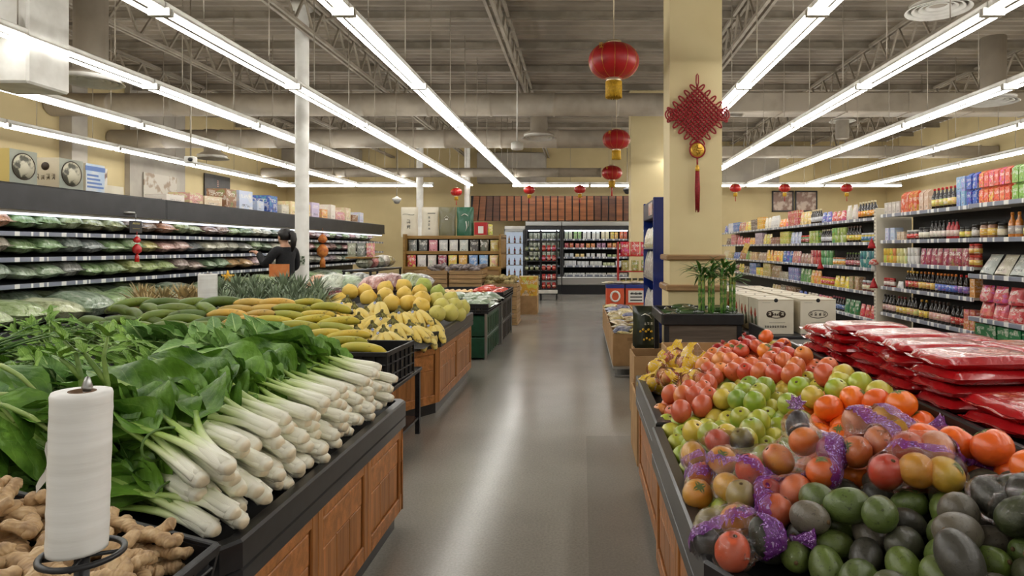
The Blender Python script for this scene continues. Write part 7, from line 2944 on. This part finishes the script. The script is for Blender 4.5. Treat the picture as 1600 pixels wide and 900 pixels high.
b = body_chain()
b['neck1'] = ((.018, 0, 1.54), .050, 'neck0')
b['skull0'] = ((.045, 0, 1.60), (.066, .070), 'neck1')
b['skull1'] = ((.030, 0, 1.665), (.085, .074), 'skull0')
b['skull2'] = ((.015, 0, 1.70), (.075, .068), 'skull1')
for s, n_ in ((1, 'l'), (-1, 'r')):
    b['hip' + n_] = ((0, s * .09, .90), .10, 'pelvis')
    b['kn' + n_] = ((.01, s * .10, .50), .062, 'hip' + n_)
    b['an' + n_] = ((-.02, s * .10, .09), .042, 'kn' + n_)
    b['ft' + n_] = ((.12, s * .11, .04), .036, 'an' + n_)
for s, n_, wx in ((1, 'l', (.34, .13, 1.36)), (-1, 'r', (.26, -.17, 1.16))):
    W = Vector(wx)
    up = .03 if n_ == 'l' else 0
    b['pm' + n_] = (W + Vector((.055, 0, .012 + up * .5)), (.024, .036), 'wr' + n_)
    for f, (dy, L) in enumerate(((-.030, .062), (-.010, .072), (.010, .068), (.028, .052))):
        b['f%d0%s' % (f, n_)] = (W + Vector((.095, dy, .015 + up)), .0105, 'pm' + n_)
        b['f%d1%s' % (f, n_)] = (W + Vector((.095 + L * .5, dy * 1.15, .012 + up * 1.3)), .0092, 'f%d0%s' % (f, n_))
        b['f%d2%s' % (f, n_)] = (W + Vector((.095 + L, dy * 1.2, -.008 + up * 1.3)), .008, 'f%d1%s' % (f, n_))
    ts = -s
    b['t0' + n_] = (W + Vector((.05, ts * .040, .018)), .012, 'pm' + n_)
    b['t1' + n_] = (W + Vector((.088, ts * .056, .03)), .0095, 't0' + n_)
body = skinmesh('body', b, m_skin)
# face shaped onto the head: nose, brow and chin
for v in body.data.vertices:
    x, y, z = v.co
    if z > 1.56:
        f = max(0, x - .07)
        if x > .07:
            nose = math.exp(-((y / .012) ** 2 + ((z - 1.635) / .022) ** 2))
            v.co.x += .022 * nose
            chin = math.exp(-((y / .022) ** 2 + ((z - 1.575) / .016) ** 2))
            v.co.x += .012 * chin
            eye = math.exp(-(((abs(y) - .030) / .014) ** 2 + ((z - 1.662) / .012) ** 2))
            v.co.x -= .008 * eye
body.parent = wt
# relax torso and limbs, keep hands and head crisp


def is_hand(c):
    return (c.y > .02 and c.x > .345) or (c.y < -.02 and c.x > .275)


def relax(me, test, it, f=.5):
    nb = [[] for _ in me.vertices]
    for ed in me.edges:
        a_, b_ = ed.vertices
        nb[a_].append(b_)
        nb[b_].append(a_)
    ok = [test(v.co) for v in me.vertices]
    for _ in range(it):
        co_ = [v.co.copy() for v in me.vertices]
        for i, v in enumerate(me.vertices):
            if ok[i] and nb[i]:
                v.co = co_[i].lerp(sum((co_[k] for k in nb[i]), Vector()) / len(nb[i]), f)


relax(body.data, lambda c: c.z < 1.49 and not is_hand(c) and c.z > .12, 8)
for v in body.data.vertices:
    k_ = max(0, min(1, (v.co.z - 1.46) / .09))
    v.co.z -= .04 * k_
body.data.update()


def garment(name, mat, test, off, it):
    me = body.data
    ok = [test(v.co) for v in me.vertices]
    fs_ = [p.vertices[:] for p in me.polygons if all(ok[i] for i in p.vertices)]
    used = sorted({i for f in fs_ for i in f})
    mp_ = {i: k for k, i in enumerate(used)}
    mb = MB().add([me.vertices[i].co + me.vertices[i].normal * off for i in used], [tuple(mp_[i] for i in f) for f in fs_])
    o = mb.build(name, mat, wt)
    relax(o.data, lambda c: True, it, .3)
    return o


garment('black_top', m_top, lambda c: .88 < c.z < 1.475 and not is_hand(c), .020, 1)
garment('trousers', m_trou, lambda c: .10 < c.z < .93 and not is_hand(c) and c.x < .25, .022, 1)
for s in (-1, 1):
    MB().cbox(-.09, s * .105 - .045, 0, .17, s * .105 + .045, .085, .03).build('shoe', m_black, wt)
mb = MB()
# hair cap: covers crown and back, leaves the face


def hairfn(u, v):
    th, ph = u * 2 * PI, v * PI * .72
    r = 1.0
    d = Vector((math.sin(ph) * math.cos(th), math.sin(ph) * math.sin(th), math.cos(ph)))
    p = Vector((.010 + d.x * .108, d.y * .092, 1.665 + d.z * .102))
    if d.x > .15 and p.z < 1.70:
        k_ = min(1, (d.x - .15) / .35)
        p.z = p.z * (1 - k_) + 1.712 * k_
        p.x = min(p.x, .088)
    p.z -= .04
    return p


mb.grid(28, 14, hairfn)
mb.tube([(-.07, 0, 1.645), (-.11, 0, 1.655), (-.14, 0, 1.635), (-.15, 0, 1.57), (-.14, 0, 1.48), (-.12, 0, 1.40)], [.03, .036, .042, .044, .036, .012], 12)
mb.build('hair', m_hair, wt)
MB().tube([(-.118 + .005, .034 * math.cos(a), 1.655 + .034 * math.sin(a)) for a in [2 * PI * q / 14 for q in range(14)]], .008, 6, closed=True).build('hair_tie', m_black, wt)
for s in (-1, 1):
    MB().lathe(prof_sphere(.018, .03, n=8), 10, M=T(.02, s * .084, 1.595) @ Matrix.Diagonal((1, .45, 1, 1))).build('ear', m_skin, wt)
    MB().lathe(prof_sphere(.009, .009, n=6), 8, M=T(.104, s * .030, 1.622)).build('eye', pmat('eye_dark_%d' % (s + 1), (40, 28, 22), .2), wt)
MB().tube([(.118, -.018, 1.566), (.122, 0, 1.567), (.118, .018, 1.566)], [.002, .006, .002], 6).build('mouth', pmat('lips', (166, 92, 84), .45), wt)
wt.rotation_euler = (0, 0, PI - .38)
wt.scale = (1.02, 1.02, 1.03)

drop_unused([f_mango, f_green, f_orange, f_pome, f_avo, f_persim])
# ------------------------------------------------------------------ camera, world, view
cam = bpy.data.cameras.new('camera')
co = bpy.data.objects.new('camera', cam)
COL.objects.link(co)
co.location = (0, 0, EYE)
co.rotation_euler = (PI / 2, 0, 0)
cam.sensor_width = 36
cam.lens = 36 * F / 1600
cam.shift_x = (800 - CX) / 1600
cam.shift_y = -(450 - CY) / 1600
cam.clip_start, cam.clip_end = .02, 200
SC.camera = co
w = bpy.data.worlds.new('store')
SC.world = w
w.use_nodes = True
w.node_tree.nodes['Background'].inputs[0].default_value = lin((250, 244, 232))
w.node_tree.nodes['Background'].inputs[1].default_value = .5
SC.view_settings.view_transform = 'Standard'
SC.view_settings.look = 'None'
SC.view_settings.exposure = 0.0
SC.view_settings.gamma = 1
SC.view_settings.use_curve_mapping = False
SC.cycles.use_denoising = True
SC.cycles.max_bounces = 8
SC.cycles.diffuse_bounces = 4
SC.cycles.glossy_bounces = 4
SC.cycles.transparent_max_bounces = 24
SC.cycles.transmission_bounces = 4
SC.cycles.caustics_reflective = False
SC.cycles.caustics_refractive = False
SC.cycles.sample_clamp_indirect = 6.0
